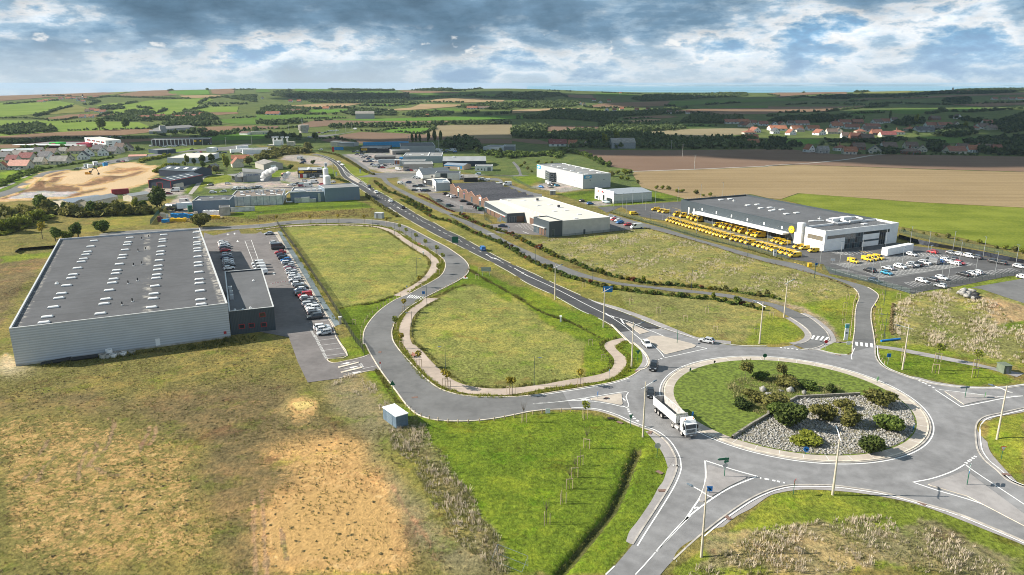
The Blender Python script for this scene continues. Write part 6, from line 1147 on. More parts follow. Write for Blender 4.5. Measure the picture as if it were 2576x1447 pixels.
RV={'the field-side row':[(440,778,95,'y','w','o',.5),(560,790,110,'x','g','g',0),(745,765,110,'h','w','t',.1),(830,800,125,'x','c','o',-.1),(920,755,120,'x','b','b',0),(1070,790,120,'y','c','s',-.4),(1230,750,140,'x','w','b',0),(1460,800,150,'h','b','b',0),(1450,745,120,'x','c','b',0),(1550,775,85,'y','c','b',-.4),(1790,770,60,'y','w','b',.2),(1910,795,170,'x','c','t',0),(1965,765,110,'x','w','b',0),(2065,780,95,'x','w','o',0),(2200,770,150,'x','c','b',0),(2310,775,90,'x','b','t',0)],'the second row':[(85,590,75,'y','w','s',.3),(250,605,85,'y','w','t',.4),(330,575,80,'h','c','s',0),(545,605,105,'y','w','t',.5),(650,595,100,'x','c','b',0),(715,590,70,'y','c','b',-.2),(885,640,100,'x','b','t',-.1),(1005,655,120,'x','b','b',0),(940,590,95,'h','c','t',0),(1040,570,140,'x','w','b',0),(1100,605,100,'x','b','t',0),(1215,625,140,'x','c','w',-.1),(1320,598,110,'h','w','t',0),(1445,565,100,'h','c','o',0),(1590,575,170,'x','w','s',-.1),(1720,565,80,'x','w','b',0),(2090,555,70,'h','c','t',0),(2180,540,110,'x','w','b',.1),(2270,555,100,'x','c','b',.3),(780,632,70,'x','w','b',0)],'the third row':[(110,560,160,'x','w','o',0),(300,560,110,'x','w','o',0),(462,558,115,'x','w','o',0),(700,530,105,'x','w','o',0),(850,545,130,'x','w','t',-.2),(1060,540,140,'x','w','t',0),(1650,525,100,'x','w','t',0),(1790,525,130,'x','w','t',0),(1900,520,60,'y','c','b',0),(70,520,70,'y','w','s',0),(150,520,80,'y','c','t',.3),(230,505,60,'x','w','b',0)],'the back row':[(690,498,80,'h','c','t',0),(780,495,110,'x','w','t',0),(910,490,100,'x','b','t',0),(1115,490,90,'x','w','b',.2),(1185,485,85,'x','w','t',0),(1275,470,60,'x','w','b',0),(1690,455,90,'x','b','b',0),(1920,440,60,'y','w','b',.3),(2220,500,90,'x','w','t',0),(350,505,130,'x','w','t',0)]}
WMAT=dict(w=M_WREND,c=M_CREAM,b=M_BRICK,g=M_CONCW);RMAT=dict(o=M_ORANGE,t=M_TERR,s=M_SLATER,b=M_BROWNT,g=M_GREYT,w=M_WINE)
WN=dict(w='white',c='cream',b='brick',g='unfinished grey block');RN=dict(o='orange',t='red',s='slate',b='brown',g='grey',w='dark red');KN=dict(x='',y='gable-on ',h='hip roofed ')
for row,L_ in RV.items():
 for i_,(x_,y_,w_,k_,wm,rm,tn)in enumerate(sorted(L_)):house(('%s %s village house with %s roof, %s from the left in %s'%(WN[wm],KN[k_],RN[rm],ordn(i_),row)).replace('  ',' '),'A3',x_,y_,w_,k_,WMAT[wm],RMAT[rm],tn,HG2)
for i_,(x_,y_,w_,k_,wm,rm,tn)in enumerate([(2210,490,130,'x','w','t',0),(2330,488,110,'x','c','o',0),(2340,520,80,'y','w','b',.4),(2390,525,90,'y','c','t',.4),(2465,580,100,'y','w','t',.5),(2395,600,120,'h','c','t',0),(2415,660,120,'x','w','o',0),(2430,715,110,'x','c','o',0),(2530,510,90,'x','w','t',0),(460,718,170,'x','w','w',0),(610,722,90,'x','c','o',0),(740,712,36,'y','c','o',0),(2430,498,60,'x','w','t',0)]):
 house('%s %shouse with %s roof, standing %s'%(WN[wm],KN[k_],RN[rm],['at the upper left corner of the village','second along the upper left row','below the upper left row, leftmost','below the upper left row, next to the leftmost','with two steep gables below the village entrance','left of the steep white gables','alone below the hipped bungalow','lowest at the left end of the village, under trees','at the right end of the upper left row','long, at the field edge left of the barn','small, right of the long red roofed farmhouse','tiny, right of the small orange one','in the middle of the upper left row'][i_]),'A2',x_,y_,w_,k_,WMAT[wm],RMAT[rm],tn,HG2)
FAR=[('A0',x,y,w,k)for x,y,w,k in((400,278,60,'x'),(450,270,50,'x'),(520,262,46,'x'),(605,248,40,'x'),(680,245,46,'x'),(730,243,52,'x'),(800,245,46,'x'),(850,240,40,'x'),(780,265,34,'y'),(830,275,36,'x'),(920,365,60,'x'),(970,375,50,'x'),(1030,385,56,'x'),(870,375,40,'x'),(820,435,50,'x'),(910,430,40,'x'),(1430,450,110,'x'),(1580,440,120,'x'),(1730,440,50,'y'),(1800,445,90,'x'),(1890,415,70,'x'),(1930,435,60,'x'),(2020,415,46,'x'),(960,232,60,'x'))]
FAR+=[('A1',x,y,w,k)for x,y,w,k in((345,275,36,'x'),(430,275,40,'x'),(160,405,130,'x'),(340,380,80,'x'),(430,378,50,'x'),(700,350,60,'x'),(60,240,26,'y'),(780,208,36,'x'),(1720,420,30,'x'),(2170,345,100,'x'),(2300,345,120,'x'),(600,190,40,'x'))]
FAR+=[('A2',x,y,w,k)for x,y,w,k in((690,300,34,'y'),(725,308,36,'y'),(825,262,34,'x'),(890,285,34,'y'),(975,268,36,'x'),(955,362,40,'y'),(1030,365,36,'x'),(1105,355,40,'x'),(1255,362,40,'x'),(1370,360,40,'x'),(1660,385,36,'y'),(1770,390,40,'x'),(1580,390,46,'x'),(1870,235,26,'x'),(1090,190,24,'x'))]+[('A3',x,y,w,k)for x,y,w,k in((1740,190,40,'x'),(1920,188,34,'y'),(2010,175,46,'x'),(2285,250,50,'x'),(2380,250,56,'x'),(2460,248,56,'x'),(2540,250,60,'x'),(1780,190,30,'y'))]
PLACE=dict(A0='in the hamlets on the left hillside',A1='among the central far fields',A2='among the woods below the sea',A3='in the farmland on the far right')
cnt={}
for i_,(t_,x_,y_,w_,k_)in enumerate(FAR):
 c_=cnt[t_]=cnt.get(t_,-1)+1;rm='totwotb'[i_%7];wm='wcw'[i_%3]
 house('far %s house with %s roof %s'%(WN[wm],RN[rm],PLACE[t_]),t_,x_,y_,w_*1.0,k_,WMAT[wm],RMAT[rm],0,'far houses '+PLACE[t_])
CH=Bld('village_church','stone church with a slate spire on the left hilltop village','church',g('A0',812,240),g('A0',850,240),14,7);CH.gable(M_WREND,M_SLATER,5,'x');CH.box('tower',CH.w*.6,CH.w*.6+7,0,7,0,14,M_WREND);mb=MB();mb.tube([(CH.w*.6+3.5,3.5,14),(CH.w*.6+3.5,3.5,27)],[4.6,.2],4);CH.part(mb,'spire',M_SLATER);CH.root.scale=(.6,.6,.6)
OT=thing('stone_tower','round old stone mill tower on the far right skyline','tower',tuple(g('A3',1852,178)));mb=MB();k_=.629/2.5117*g('A3',1852,178).y/1860;mb.tube([(0,0,0),(0,0,42*k_)],[9*k_,7*k_],16);mb.build('wall',M_CREAM,OT);mb=MB();mb.tube([(0,0,42*k_),(0,0,50*k_)],[7.6*k_,.3],16);mb.build('roof',M_SLATER,OT)
def carpaint(name,rgb):return mat('paint_'+name,rgb,.28,.1,var=.04,coat=.6)
PAINT={k:carpaint(k,v)for k,v in dict(white=(.78,.78,.77),silver=(.50,.51,.52),grey=(.20,.21,.22),dark=(.055,.06,.068),black=(.015,.016,.018),navy=(.022,.04,.085),red=(.45,.02,.025),blue=(.015,.15,.42),teal=(.01,.22,.36),yellow=(.88,.56,.02),maroon=(.22,.03,.05),pale=(.45,.60,.63),green=(.02,.15,.08)).items()}
CN=dict(white='white',silver='silver',grey='grey',dark='dark grey',black='black',navy='navy blue',red='red',blue='blue',teal='teal blue',yellow='yellow',maroon='dark red',pale='pale blue',green='dark green')
M_TYRE=mat('tyre_rubber',(.018,.018,.018),.85);M_RIM=mat('alloy_rim',(.42,.43,.44),.35,.6);M_LAMP=mat('headlamp_glass',(.62,.66,.70),.15,spec=.6);M_TAIL=mat('tail_lamp',(.30,.01,.01),.25,spec=.5);M_TRIM=mat('dark_trim',(.03,.03,.032),.6);M_CARGL=mat('car_glass',(.018,.024,.03),.06,spec=.7)
SHAPES={'hatchback':(4.05,1.75,1.48,.92,(.95,.28,-1.35,-1.92),.82),'estate':(4.55,1.80,1.46,.92,(1.05,.40,-1.75,-2.2),.82),'suv':(4.45,1.84,1.66,1.02,(1.05,.5,-1.65,-2.1),.98),'saloon':(4.5,1.8,1.42,.90,(1.0,.3,-1.05,-1.75),.82),'small_van':(4.4,1.82,1.82,1.02,(1.35,.75,-2.1,-2.18),.98),'large_van':(5.6,2.05,2.50,1.30,(2.3,1.55,-2.7,-2.78),1.22)}
def car_meshes(kind):
 L,Wd,H,belt,(c0,c1,c2,c3),bon=SHAPES[kind];hl=L/2;hw=Wd/2
 mb=MB()
 xs=[hl,hl-.12,hl-.55,c0+.02,0.0,c3+.05,-hl+.15,-hl]
 zt=[.55,bon-.14,bon-.03,belt,belt+.02,belt+.02,belt-.03 if kind not in('small_van','large_van')else belt,.62]
 ww=[.80,.92,.98,1.0,1.0,1.0,.97,.86]
 ring=[]
 for x,z,w in zip(xs,zt,ww):
  w*=hw;zb=.26 if abs(x)>hl-.1 else .20
  ring.append([(x,-w*.93,zb),(x,-w,zb+.18),(x,-w,z-.16),(x,-w*.90,z),(x,w*.90,z),(x,w,z-.16),(x,w,zb+.18),(x,w*.93,zb)])
 vs=[p for r in ring for p in r];n=8
 fs=[(i*n+k,i*n+(k+1)%n,(i+1)*n+(k+1)%n,(i+1)*n+k)for i in range(len(xs)-1)for k in range(n)]
 fs+=[tuple(range(n))[::-1],tuple((len(xs)-1)*n+k for k in range(n))]
 mb.add(vs,fs)
 tw=hw*(.74 if kind not in('small_van','large_van')else .86);bw=hw*.90;zr=H
 low=[(c0,-bw,belt),(c0,bw,belt),(c3,bw,belt),(c3,-bw,belt)];mid_=[(c1,-tw,zr-.06),(c1,tw,zr-.06),(c2,tw,zr-.06),(c2,-tw,zr-.06)];topv=[(c1-.2,-tw*.86,zr),(c1-.2,tw*.86,zr),(c2+.15,tw*.86,zr),(c2+.15,-tw*.86,zr)]
 mb.add(low+mid_+topv,[(0,1,5,4),(1,2,6,5),(2,3,7,6),(3,0,4,7),(4,5,9,8),(5,6,10,9),(6,7,11,10),(7,4,8,11),(8,9,10,11)])
 body=mb
 gl=MB()
 def pane(a,b,c,d,i0,i1,j0,j1,out):
  A,B,C,D=(Vector(q)for q in(a,b,c,d))
  f=lambda u,v:(A.lerp(B,u)).lerp(D.lerp(C,u),v)
  o=Vector(out)*.012;gl.add([f(i0,j0)+o,f(i1,j0)+o,f(i1,j1)+o,f(i0,j1)+o],[(0,1,2,3)])
 pane(low[0],low[1],mid_[1],mid_[0],.06,.94,.08,.95,(1,0,.4))
 van=kind in('small_van','large_van')
 if not van:pane(low[2],low[3],mid_[3],mid_[2],.08,.92,.25,.92,(-1,0,.3))
 for sgn,q in((-1,(low[3],low[0],mid_[0],mid_[3])),(1,(low[1],low[2],mid_[2],mid_[1]))):
  segs=((.06,.30),(.33,.62),(.66,.93))if not van else((.70,.95)if kind=='large_van' else(.66,.94),)
  for a,b in segs:
   if sgn>0:a,b=1-b,1-a
   pane(*q,a,b,.08,.88,(0,sgn,.25))
 wr=.31 if kind!='large_van' else .35
 wh=MB();wh.tube([(0,-.11,0),(0,.11,0)],wr,14,M_TYRE);wh.tube([(0,-.125,0),(0,.125,0)],wr*.62,10,M_RIM)
 wx=(hl-.78,-hl+.78)
 hd=MB();hd.box((0,0,0),(.16,.38,.16))
 lo=MB();lo.box((0,0,.30),(L+.02,Wd*.72,.16));lo.box((0,0,.27),(L-1.5,Wd+.03,.12))
 for x in wx:
  for s_ in(-1,1):lo.box((x,s_*(hw-.07),.40),(wr*2.35,.16,wr*1.5))
 pl=MB();pl.box((hl+.03,0,.44),(.03,.5,.11),M_SKYL);pl.box((-hl-.01,0,.62),(.03,.5,.11),M_SKYL)
 mi=MB();mi.box((0,0,0),(.14,.22,.13))
 return dict(mirror=mi,mx=c0-.35,body=body,glass=gl,wheel=wh,wr=wr,wx=wx,hw=hw,hl=hl,hd=hd,lo=lo,pl=pl,bon=bon,belt=belt)
CARP={}
def car_proto(kind):
 """first car of a kind: body, glazing, trim, number plates, four wheels, two head and two tail lamps"""
 d=car_meshes(kind);r=thing(kind,'','car',(0,0,-500))
 b=d['body'].build('body',PAINT['white'],r);b.material_slots[0].link='OBJECT';b.material_slots[0].material=PAINT['white']
 d['glass'].build('windows',M_CARGL,r);d['lo'].build('bumper_trim',M_TRIM,r);d['pl'].build('number_plates',M_SKYL,r)
 w0=None
 for x in d['wx']:
  for s_ in(-1,1):
   if w0 is None:w0=d['wheel'].build('wheel',M_TYRE,r);w=w0
   else:w=w0.copy();COL.objects.link(w);w.parent=r
   w.location=(x,s_*(d['hw']-.12),d['wr'])
 h0=t0=None
 for s_ in(-1,1):
  if h0 is None:h0=d['hd'].build('headlight',M_LAMP,r);h=h0
  else:h=h0.copy();COL.objects.link(h);h.parent=r
  h.location=(d['hl']-.16,s_*(d['hw']-.32),d['bon']-.2)
 m0=None
 for s_ in(-1,1):
  if m0 is None:m0=d['mirror'].build('mirror',M_TRIM,r);h=m0
  else:h=m0.copy();COL.objects.link(h);h.parent=r
  h.location=(d['mx'],s_*(d['hw']+.07),d['belt']+.06)
 tl=MB();tl.box((0,0,0),(.1,.22,.3))
 for s_ in(-1,1):
  if t0 is None:t0=tl.build('tail_light',M_TAIL,r);h=t0
  else:h=t0.copy();COL.objects.link(h);h.parent=r
  h.location=(-d['hl']+.07,s_*(d['hw']-.2),d['belt']-.14)
 return r
def simple_proto(kind):
 """a car too far off to show its parts: one mesh"""
 d=car_meshes(kind);mb=MB();
 for s_,m in((d['body'],None),(d['glass'],M_CARGL),(d['lo'],M_TRIM)):mb.add(s_.v,s_.f,m)
 for x in d['wx']:
  for s_ in(-1,1):y=s_*(d['hw']-.12);mb.tube([(x,y-.12,d['wr']),(x,y+.12,d['wr'])],d['wr'],8,M_TYRE)
 o=mb.build(kind,PAINT['white']);o.material_slots[0].link='OBJECT';o.material_slots[0].material=PAINT['white'];o.location=(0,0,-500);return o
USED=set()
def car(p,ang,kind,colour,label,group=None,z=.09,simple=False,cat='car',s=1.0):
 key=(kind,simple)
 if key not in CARP:CARP[key]=simple_proto(kind)if simple else car_proto(kind)
 o=CARP[key];loc=(p.x,p.y,p.z+z)
 if key in USED:o=dup(o,loc,ang,label,group)
 else:
  USED.add(key);o.location=loc;o.rotation_euler=(0,0,ang);dup_cache_fix(o)
 o['label']=label;o['category']=cat
 if group:o['group']=group
 b=o if simple else[c for c in o.children if c.name.startswith('body')][0]
 b.material_slots[0].link='OBJECT';b.material_slots[0].material=PAINT[colour]
 if s!=1.0:o.scale=(s,s,s)
 return o
def dup_cache_fix(o):
 def scan(x):
  KIDS[x.name]=list(x.children)
  for c in KIDS[x.name]:scan(c)
 scan(o)
def dirv(tile,a,b):d=g(tile,*b)-g(tile,*a);return math.atan2(d.y,d.x)
KW=dict(hatchback='hatchback',estate='estate',suv='tall family car',saloon='saloon',small_van='small van',large_van='large van')
aE=dirv('C1',(805,3),(615,28))
ROW="""130,337 silver hatchback|187,432 white hatchback|223,480 dark large_van|245,525 red saloon|260,555 navy hatchback|283,582 black estate|300,602 blue hatchback|318,630 white estate|330,652 dark hatchback|335,668 silver hatchback|345,690 maroon hatchback|350,708 white hatchback|362,732 silver hatchback|386,756 white hatchback|388,778 white estate|392,802 white hatchback|420,845 white hatchback|455,877 black estate|443,902 white hatchback|455,918 navy saloon|465,942 black estate|492,960 red small_van|508,985 white hatchback|522,1003 dark hatchback|533,1022 grey hatchback|538,1045 silver estate|560,1073 white hatchback|578,1092 white suv|582,1115 white hatchback|590,1140 dark hatchback|592,1175 dark suv|660,1282 white suv|682,1302 white hatchback|687,1335 silver hatchback"""
items=[r.split()for r in ROW.split('|')]
for i,(xy,c,k)in enumerate(items):
 x,y=map(float,xy.split(','));car(g('B1',x,y+4,.45)*1.0-Vector((0,0,.45)),aE+(math.pi if i%3 else 0),k,c,'%s %s, %s from the far end along the planted kerb'%(CN[c],KW[k],ordn(i)),'cars parked along the planted kerb')
RW="2240,425 white hatchback|2246,442 white hatchback|2256,458 white suv|2258,482 dark estate|2262,506 red hatchback|2275,548 silver hatchback|2275,575 navy estate|2290,600 silver hatchback|2292,618 white hatchback|2296,636 silver hatchback|2300,657 black saloon|2300,684 white hatchback"
aW=dirv('B0',(2215,410),(2300,400))
for i,r in enumerate(RW.split('|')):
 xy,c,k=r.split();x,y=map(float,xy.split(','));car(g('B0',x,y+4,.45)-Vector((0,0,.45)),aW,k,c,'%s %s, %s from the far end along the warehouse wall'%(CN[c],KW[k],ordn(i)),'cars parked against the warehouse')
for i,(x,y)in enumerate(((16,645),(30,672),(42,700),(56,738))):car(g('B1',x,y+10),dirv('B1',(85,760),(40,640))+1.57,'small_van','white','white small van, %s from the far end of the middle bay'%ordn(i),'white vans in the middle bay')
FRONT="B2 1590,215 1625,226 1657,236 1692,247 1724,256 1756,267 1788,276 1820,285 1854,294 1890,304 1924,314 1958,324 1994,336 2030,347 2064,358 2100,368 2138,380 2178,388 2240,408 2290,417 2340,430 2388,445 2465,466 2515,478 2562,492 B3 32,506 78,520 124,534 170,546 222,558 265,575"
BACK="B2 1440,108 1500,125 1545,134 1670,162 1735,176 1808,190 1845,205 1890,218 2065,266 2135,280 2172,292 2222,303 2280,318 2328,332 2410,352 2442,368 2495,376 B3 75,424 122,436 168,452 300,486 362,500 455,526"
aF=dirv('B2',(2240,410),(2205,412));GF='yellow vans in the front row';GB='yellow vans facing the loading canopy'
for i,p in enumerate(pts(FRONT)):car(p,aF+rng.normal()*.03,'small_van','yellow','small yellow delivery van, %s from the far end, front row'%ordn(i),GF,cat='van',s=1.12)
for i,p in enumerate(pts(BACK)):
 big=i not in(0,1,2,8,15,17,18,19,20,21,22)
 car(p,aF+(.06 if i%2 else-.04),'large_van' if big else 'small_van','yellow','%s yellow delivery van, %s from the far end, row by the canopy'%('large' if big else 'small',ordn(i)),GB,cat='van')
car(g('B2',1225,150),aF+math.pi*1.0+2.9*0,'small_van','yellow','lone yellow van driving on the yard road left of the depot',cat='van')
aV=dirv('B3',(800,620),(915,648))
for x,y,w in((855,632,'first from the left, parked alone'),(996,612,'second from the left'),(1052,604,'third from the left'),(1108,596,'rightmost beside the white trailer')):car(g('B3',x,y),aV,'small_van','yellow','yellow van in the staff car park, '+w,'yellow vans in the staff car park',cat='van')
SP="""1440,562 white hatchback -|1650,537 red hatchback -|1840,548 grey hatchback -|1900,556 silver estate -|2022,580 white suv -|2088,592 dark suv -|2270,635 black hatchback -|2340,648 black hatchback -|2528,686 silver estate -|1020,725 black suv -|1190,750 teal hatchback -|1203,700 silver saloon -|1325,686 white suv -|1415,677 grey hatchback -|1455,668 silver suv -|1500,663 black suv -|1572,648 silver suv -|1638,640 grey large_van -|1688,636 navy hatchback -|1718,632 blue hatchback -|1788,620 white estate -|1850,606 dark hatchback -|1925,648 red hatchback -|1872,653 white estate -|1545,828 white hatchback -|1645,815 dark hatchback -|1742,800 white hatchback -|1960,763 black estate -|2052,757 silver hatchback -|2095,742 white hatchback -|1065,828 navy hatchback -|1730,880 silver hatchback -|2560,792 white hatchback -"""
for i,r in enumerate(SP.split('|')):
 xy,c,k,_=r.split();x,y=map(float,xy.split(','));car(g('B3',x,y),aV+(math.pi if i%2 else 0),k,c,'%s %s, %s along the rows of the staff car park'%(CN[c],KW[k],ordn(i)),'cars in the staff car park')
def onroad(tile,a,b,kind,c,label,z=.1,cat='car'):car((g(tile,*a)+g(tile,*b))/2,dirv(tile,a,b),kind,c,label,None,z,cat=cat)
onroad('C2',(1330,65),(1375,112),'hatchback','white','silver-white hatchback entering the roundabout from the main road');onroad('C2',(1432,285),(1412,350),'suv','black','black car in the mouth of the roundabout behind the other black one')
onroad('C2',(1385,545),(1395,625),'hatchback','black','black hatchback with bonnet lettering just behind the tipper lorry');onroad('C2',(2000,62),(1910,45),'hatchback','silver','silver hatchback leaving the roundabout past the grass')
onroad('B1',(2290,520),(2265,495),'small_van','blue','bright blue van driving away on the main road',cat='van');onroad('A1',(1485,1350),(1470,1335),'hatchback','black','black car driving away on the main road, nearest the junction sign')
onroad('A1',(1335,1268),(1368,1290),'suv','white','white car approaching on the main road behind the dark one');onroad('A1',(1195,1182),(1222,1200),'suv','white','white car following the dark blue van on the main road');onroad('A1',(1145,1140),(1130,1128),'small_van','navy','dark blue van beside the hatched island of the main road',cat='van')
onroad('A1',(858,908),(880,912),'estate','white','white car in the far bend of the main road, in front');onroad('A1',(826,880),(845,884),'estate','white','white car in the far bend of the main road, behind')
onroad('F',(360,505),(480,490),'estate','black','black car at the head of the row facing the timber shops');onroad('F',(455,540),(560,525),'estate','white','white car second in the row facing the timber shops');onroad('F',(515,570),(655,560),'small_van','white','white small van third in the row facing the timber shops');onroad('F',(700,650),(850,640),'saloon','black','black saloon in the middle of the row facing the timber shops');onroad('F',(835,705),(965,700),'hatchback','dark','grey-black hatchback below the black saloon by the timber shops')
onroad('F',(975,755),(1060,745),'hatchback','dark','dark hatchback beside the two dark cars at the row end');onroad('F',(1000,780),(1120,770),'hatchback','black','black hatchback next to the last car by the timber shops');onroad('F',(1080,820),(1190,812),'small_van','green','dark van at the near end of the row by the timber shops');onroad('F',(225,640),(340,630),'hatchback','grey','grey-blue hatchback parked alone on pale paving by the road fence');onroad('F',(420,742),(570,738),'suv','dark','dark people carrier parked alone by the road fence');onroad('F',(1490,1150),(1645,1155),'saloon','navy','navy saloon in the shop forecourt beside the white flag')
for xy,c,k,l in((((990,198),(1040,190)),'white','hatchback','white hatchback behind the shop hall, furthest left'),(((1000,215),(1045,205)),'red','hatchback','red hatchback behind the shop hall next to the white one'),(((1035,222),(1090,212)),'white','hatchback','white hatchback behind the shop hall beside the bright blue one'),(((1040,243),(1122,232)),'blue','hatchback','bright blue hatchback behind the shop hall'),(((1122,265),(1200,258)),'red','hatchback','red hatchback beside the white camper van')):onroad('B2',xy[1],xy[0],k,c,l)
onroad('B2',(1310,285),(1190,292),'large_van','white','white camper van parked at the meadow corner',cat='camper van')
for t,a,b,k,c,l in(('A2',(680,1278),(725,1270),'hatchback','black','black car left in the white showroom yard'),('A2',(760,1305),(810,1300),'hatchback','blue','blue and white car in front of the white showroom yard'),('A2',(920,1285),(970,1292),'suv','pale','pale grey car under the white showroom front'),('A2',(340,1090),(372,1082),'small_van','white','white van left by the grey hall office'),('A2',(362,1102),(398,1096),'small_van','white','white van right by the grey hall office'),('A2',(400,1112),(440,1106),'estate','black','black car by the grey hall office'),('A2',(425,1122),(480,1116),'hatchback','teal','teal car by the grey hall office'),('A2',(370,1130),(405,1134),'hatchback','dark','dark car alone in the grey hall yard'),('A2',(275,1132),(315,1138),'hatchback','blue','blue car beside the gate of the grey hall')):onroad(t,a,b,k,c,l,cat='van' if 'van' in k else 'car')
FARC={'in the black pavilion car park':('E3',"340,1290 white small_van|490,1275 navy suv|635,1350 dark hatchback|715,1340 dark suv|790,1335 silver hatchback|710,1405 white hatchback|620,1432 dark hatchback|795,1440 navy hatchback|880,1438 dark hatchback|630,1170 white small_van|690,1185 white hatchback"),'on the parking by the white bungalow':('E3',"1590,1140 white hatchback|1695,1150 white suv|1830,1160 maroon hatchback|1890,1110 pale small_van|1985,1215 white small_van|2070,1230 white small_van|2320,1340 white large_van|2480,1315 white large_van"),'below the wide beige hall':('E3',"300,1015 white large_van|480,1030 navy hatchback|547,1030 red hatchback|618,1030 white hatchback|690,1030 white hatchback|165,905 white hatchback|20,930 dark hatchback"),'in the store car park':('E2',"2025,700 navy hatchback|2130,695 dark suv|2110,718 white hatchback|2220,725 white hatchback|2280,760 dark hatchback|2150,765 silver suv|2195,748 dark hatchback|2270,800 navy suv|2330,810 pale hatchback|2190,850 dark hatchback|2260,850 navy hatchback|2320,850 navy hatchback|2385,835 white hatchback|2490,840 white small_van|2345,910 navy hatchback|2370,935 white hatchback|2445,930 white small_van|2510,905 silver hatchback|2520,930 white hatchback|2495,970 dark hatchback|2550,970 red hatchback|2365,665 dark small_van|2515,660 dark suv|2050,645 white hatchback|1970,655 dark hatchback"),'behind the big grey hall':('E3',"1060,620 white large_van|1140,612 white hatchback|1275,618 white hatchback|1355,630 white large_van|1410,628 white large_van|1425,655 blue hatchback|1480,605 dark hatchback|1520,610 white hatchback|1565,618 white hatchback|1150,650 white small_van|1230,655 navy hatchback|1090,645 silver hatchback|660,645 white small_van"),'in the garage and factory yards':('E2',"570,1105 red hatchback|565,1130 navy hatchback|590,1175 silver hatchback|1140,1180 silver hatchback|1345,1165 white small_van|1535,1265 silver estate|1040,1285 white small_van|1180,1275 white large_van|980,1235 white hatchback|900,1300 pale hatchback|830,1300 dark hatchback|750,1320 silver hatchback|690,1330 silver hatchback|1320,1315 red hatchback|910,1345 maroon hatchback|920,880 navy hatchback|960,855 navy estate|890,790 white large_van|950,820 dark small_van|1060,1345 white large_van"),'on the workshop road':('G',"630,122 dark estate|828,108 white hatchback|902,172 white hatchback|930,165 white small_van|985,165 silver small_van|1026,162 white hatchback|1068,162 silver hatchback|1112,158 grey hatchback|1150,155 grey hatchback|1186,152 white small_van|660,208 white suv|776,198 white hatchback|160,222 maroon hatchback|232,190 white large_van|290,172 navy estate|330,310 red hatchback|340,322 white large_van"),'at the column fronted store':('E1',"470,540 white small_van|660,540 dark hatchback|730,555 white hatchback|770,540 silver hatchback|815,530 white hatchback|880,535 white hatchback|915,545 silver hatchback|950,535 white hatchback|1000,530 navy hatchback|1090,520 white small_van|1150,530 silver hatchback|1600,500 white hatchback|1650,495 silver hatchback|1280,605 black hatchback|1340,680 navy hatchback|1400,670 white estate|1460,660 red hatchback|1850,675 navy hatchback|1940,670 navy estate|1760,610 blue small_van"),'in the near village':('E0',"190,1010 silver saloon|350,1018 white hatchback|960,870 blue hatchback|2140,860 white hatchback|2390,850 dark hatchback|2470,850 maroon hatchback|2540,840 white hatchback|1710,995 white small_van|1540,1000 grey hatchback"),'in the yard by the water tower':('E2',"1180,280 white hatchback|1220,270 silver hatchback|1270,262 red hatchback|1340,275 white hatchback|1390,262 navy hatchback|1450,250 dark hatchback|1480,230 white hatchback|1530,235 white small_van|1590,228 white small_van|1630,220 white hatchback|1070,350 white hatchback|1140,335 white hatchback|1990,195 white large_van|1300,605 white hatchback"),'on the distant main road':('E0',"520,388 white hatchback|590,382 white hatchback|1160,372 white small_van|2190,350 silver hatchback|2410,350 white hatchback"),}
for where,(t,s_)in FARC.items():
 for i,r in enumerate(sorted(s_.split('|'),key=lambda q:float(q.split(',')[0]))):
  xy,c,k=r.split();x,y=map(float,xy.split(','));car(g(t,x,y),rng.uniform(-.35,.35)+(math.pi if i%2 else 0),k,c,'%s %s %s, %s from the left'%(CN[c],KW[k],where,ordn(i)),'vehicles '+where,simple=True,cat='van' if 'van' in k else 'car')
pA,pB=g('C2',1500,735),g('C2',1790,985)
d_=pB-pA;aT=math.atan2(d_.y,d_.x)
TK=thing('tipper_lorry','white articulated tipper lorry with an empty open body on the roundabout','lorry',tuple(g('C2',1665,905)+Vector((0,0,.1))),aT)
M_TRW=mat('lorry_white',(.78,.78,.76),.4,var=.05,coat=.3);M_DUST=mat('dusty_steel',(.42,.40,.38),.7,.2,var=.2,scale=.8);M_CHAS=mat('dusty_chassis',(.20,.19,.18),.8,var=.3)
def tk(name,parent=None,m=None):
 def f(mb):return mb.build(name,m,parent or TK)
 return f
mb=MB();cf=4.9
prof=[(cf-2.0,1.0),(cf-.05,.75),(cf,1.1),(cf-.02,1.9),(cf-.35,2.95),(cf-.75,3.35),(cf-1.5,3.55),(cf-2.0,3.5)]
n_=len(prof);mb.add([(x,-1.22,z)for x,z in prof]+[(x,1.22,z)for x,z in prof],[(i,(i+1)%n_,n_+(i+1)%n_,n_+i)for i in range(n_)]+[tuple(range(n_))[::-1],tuple(range(n_,2*n_))]);CB=mb.build('cab',M_TRW,TK)
mb=MB();a,b=Vector((cf-.02,0,1.95)),Vector((cf-.34,0,2.88));o_=Vector((.03,0,.01));mb.add([a+o_+Vector((0,-1.1,0)),a+o_+Vector((0,1.1,0)),b+o_+Vector((0,1.02,0)),b+o_+Vector((0,-1.02,0))],[(0,1,2,3)]);mb.build('windscreen',M_CARGL,CB)
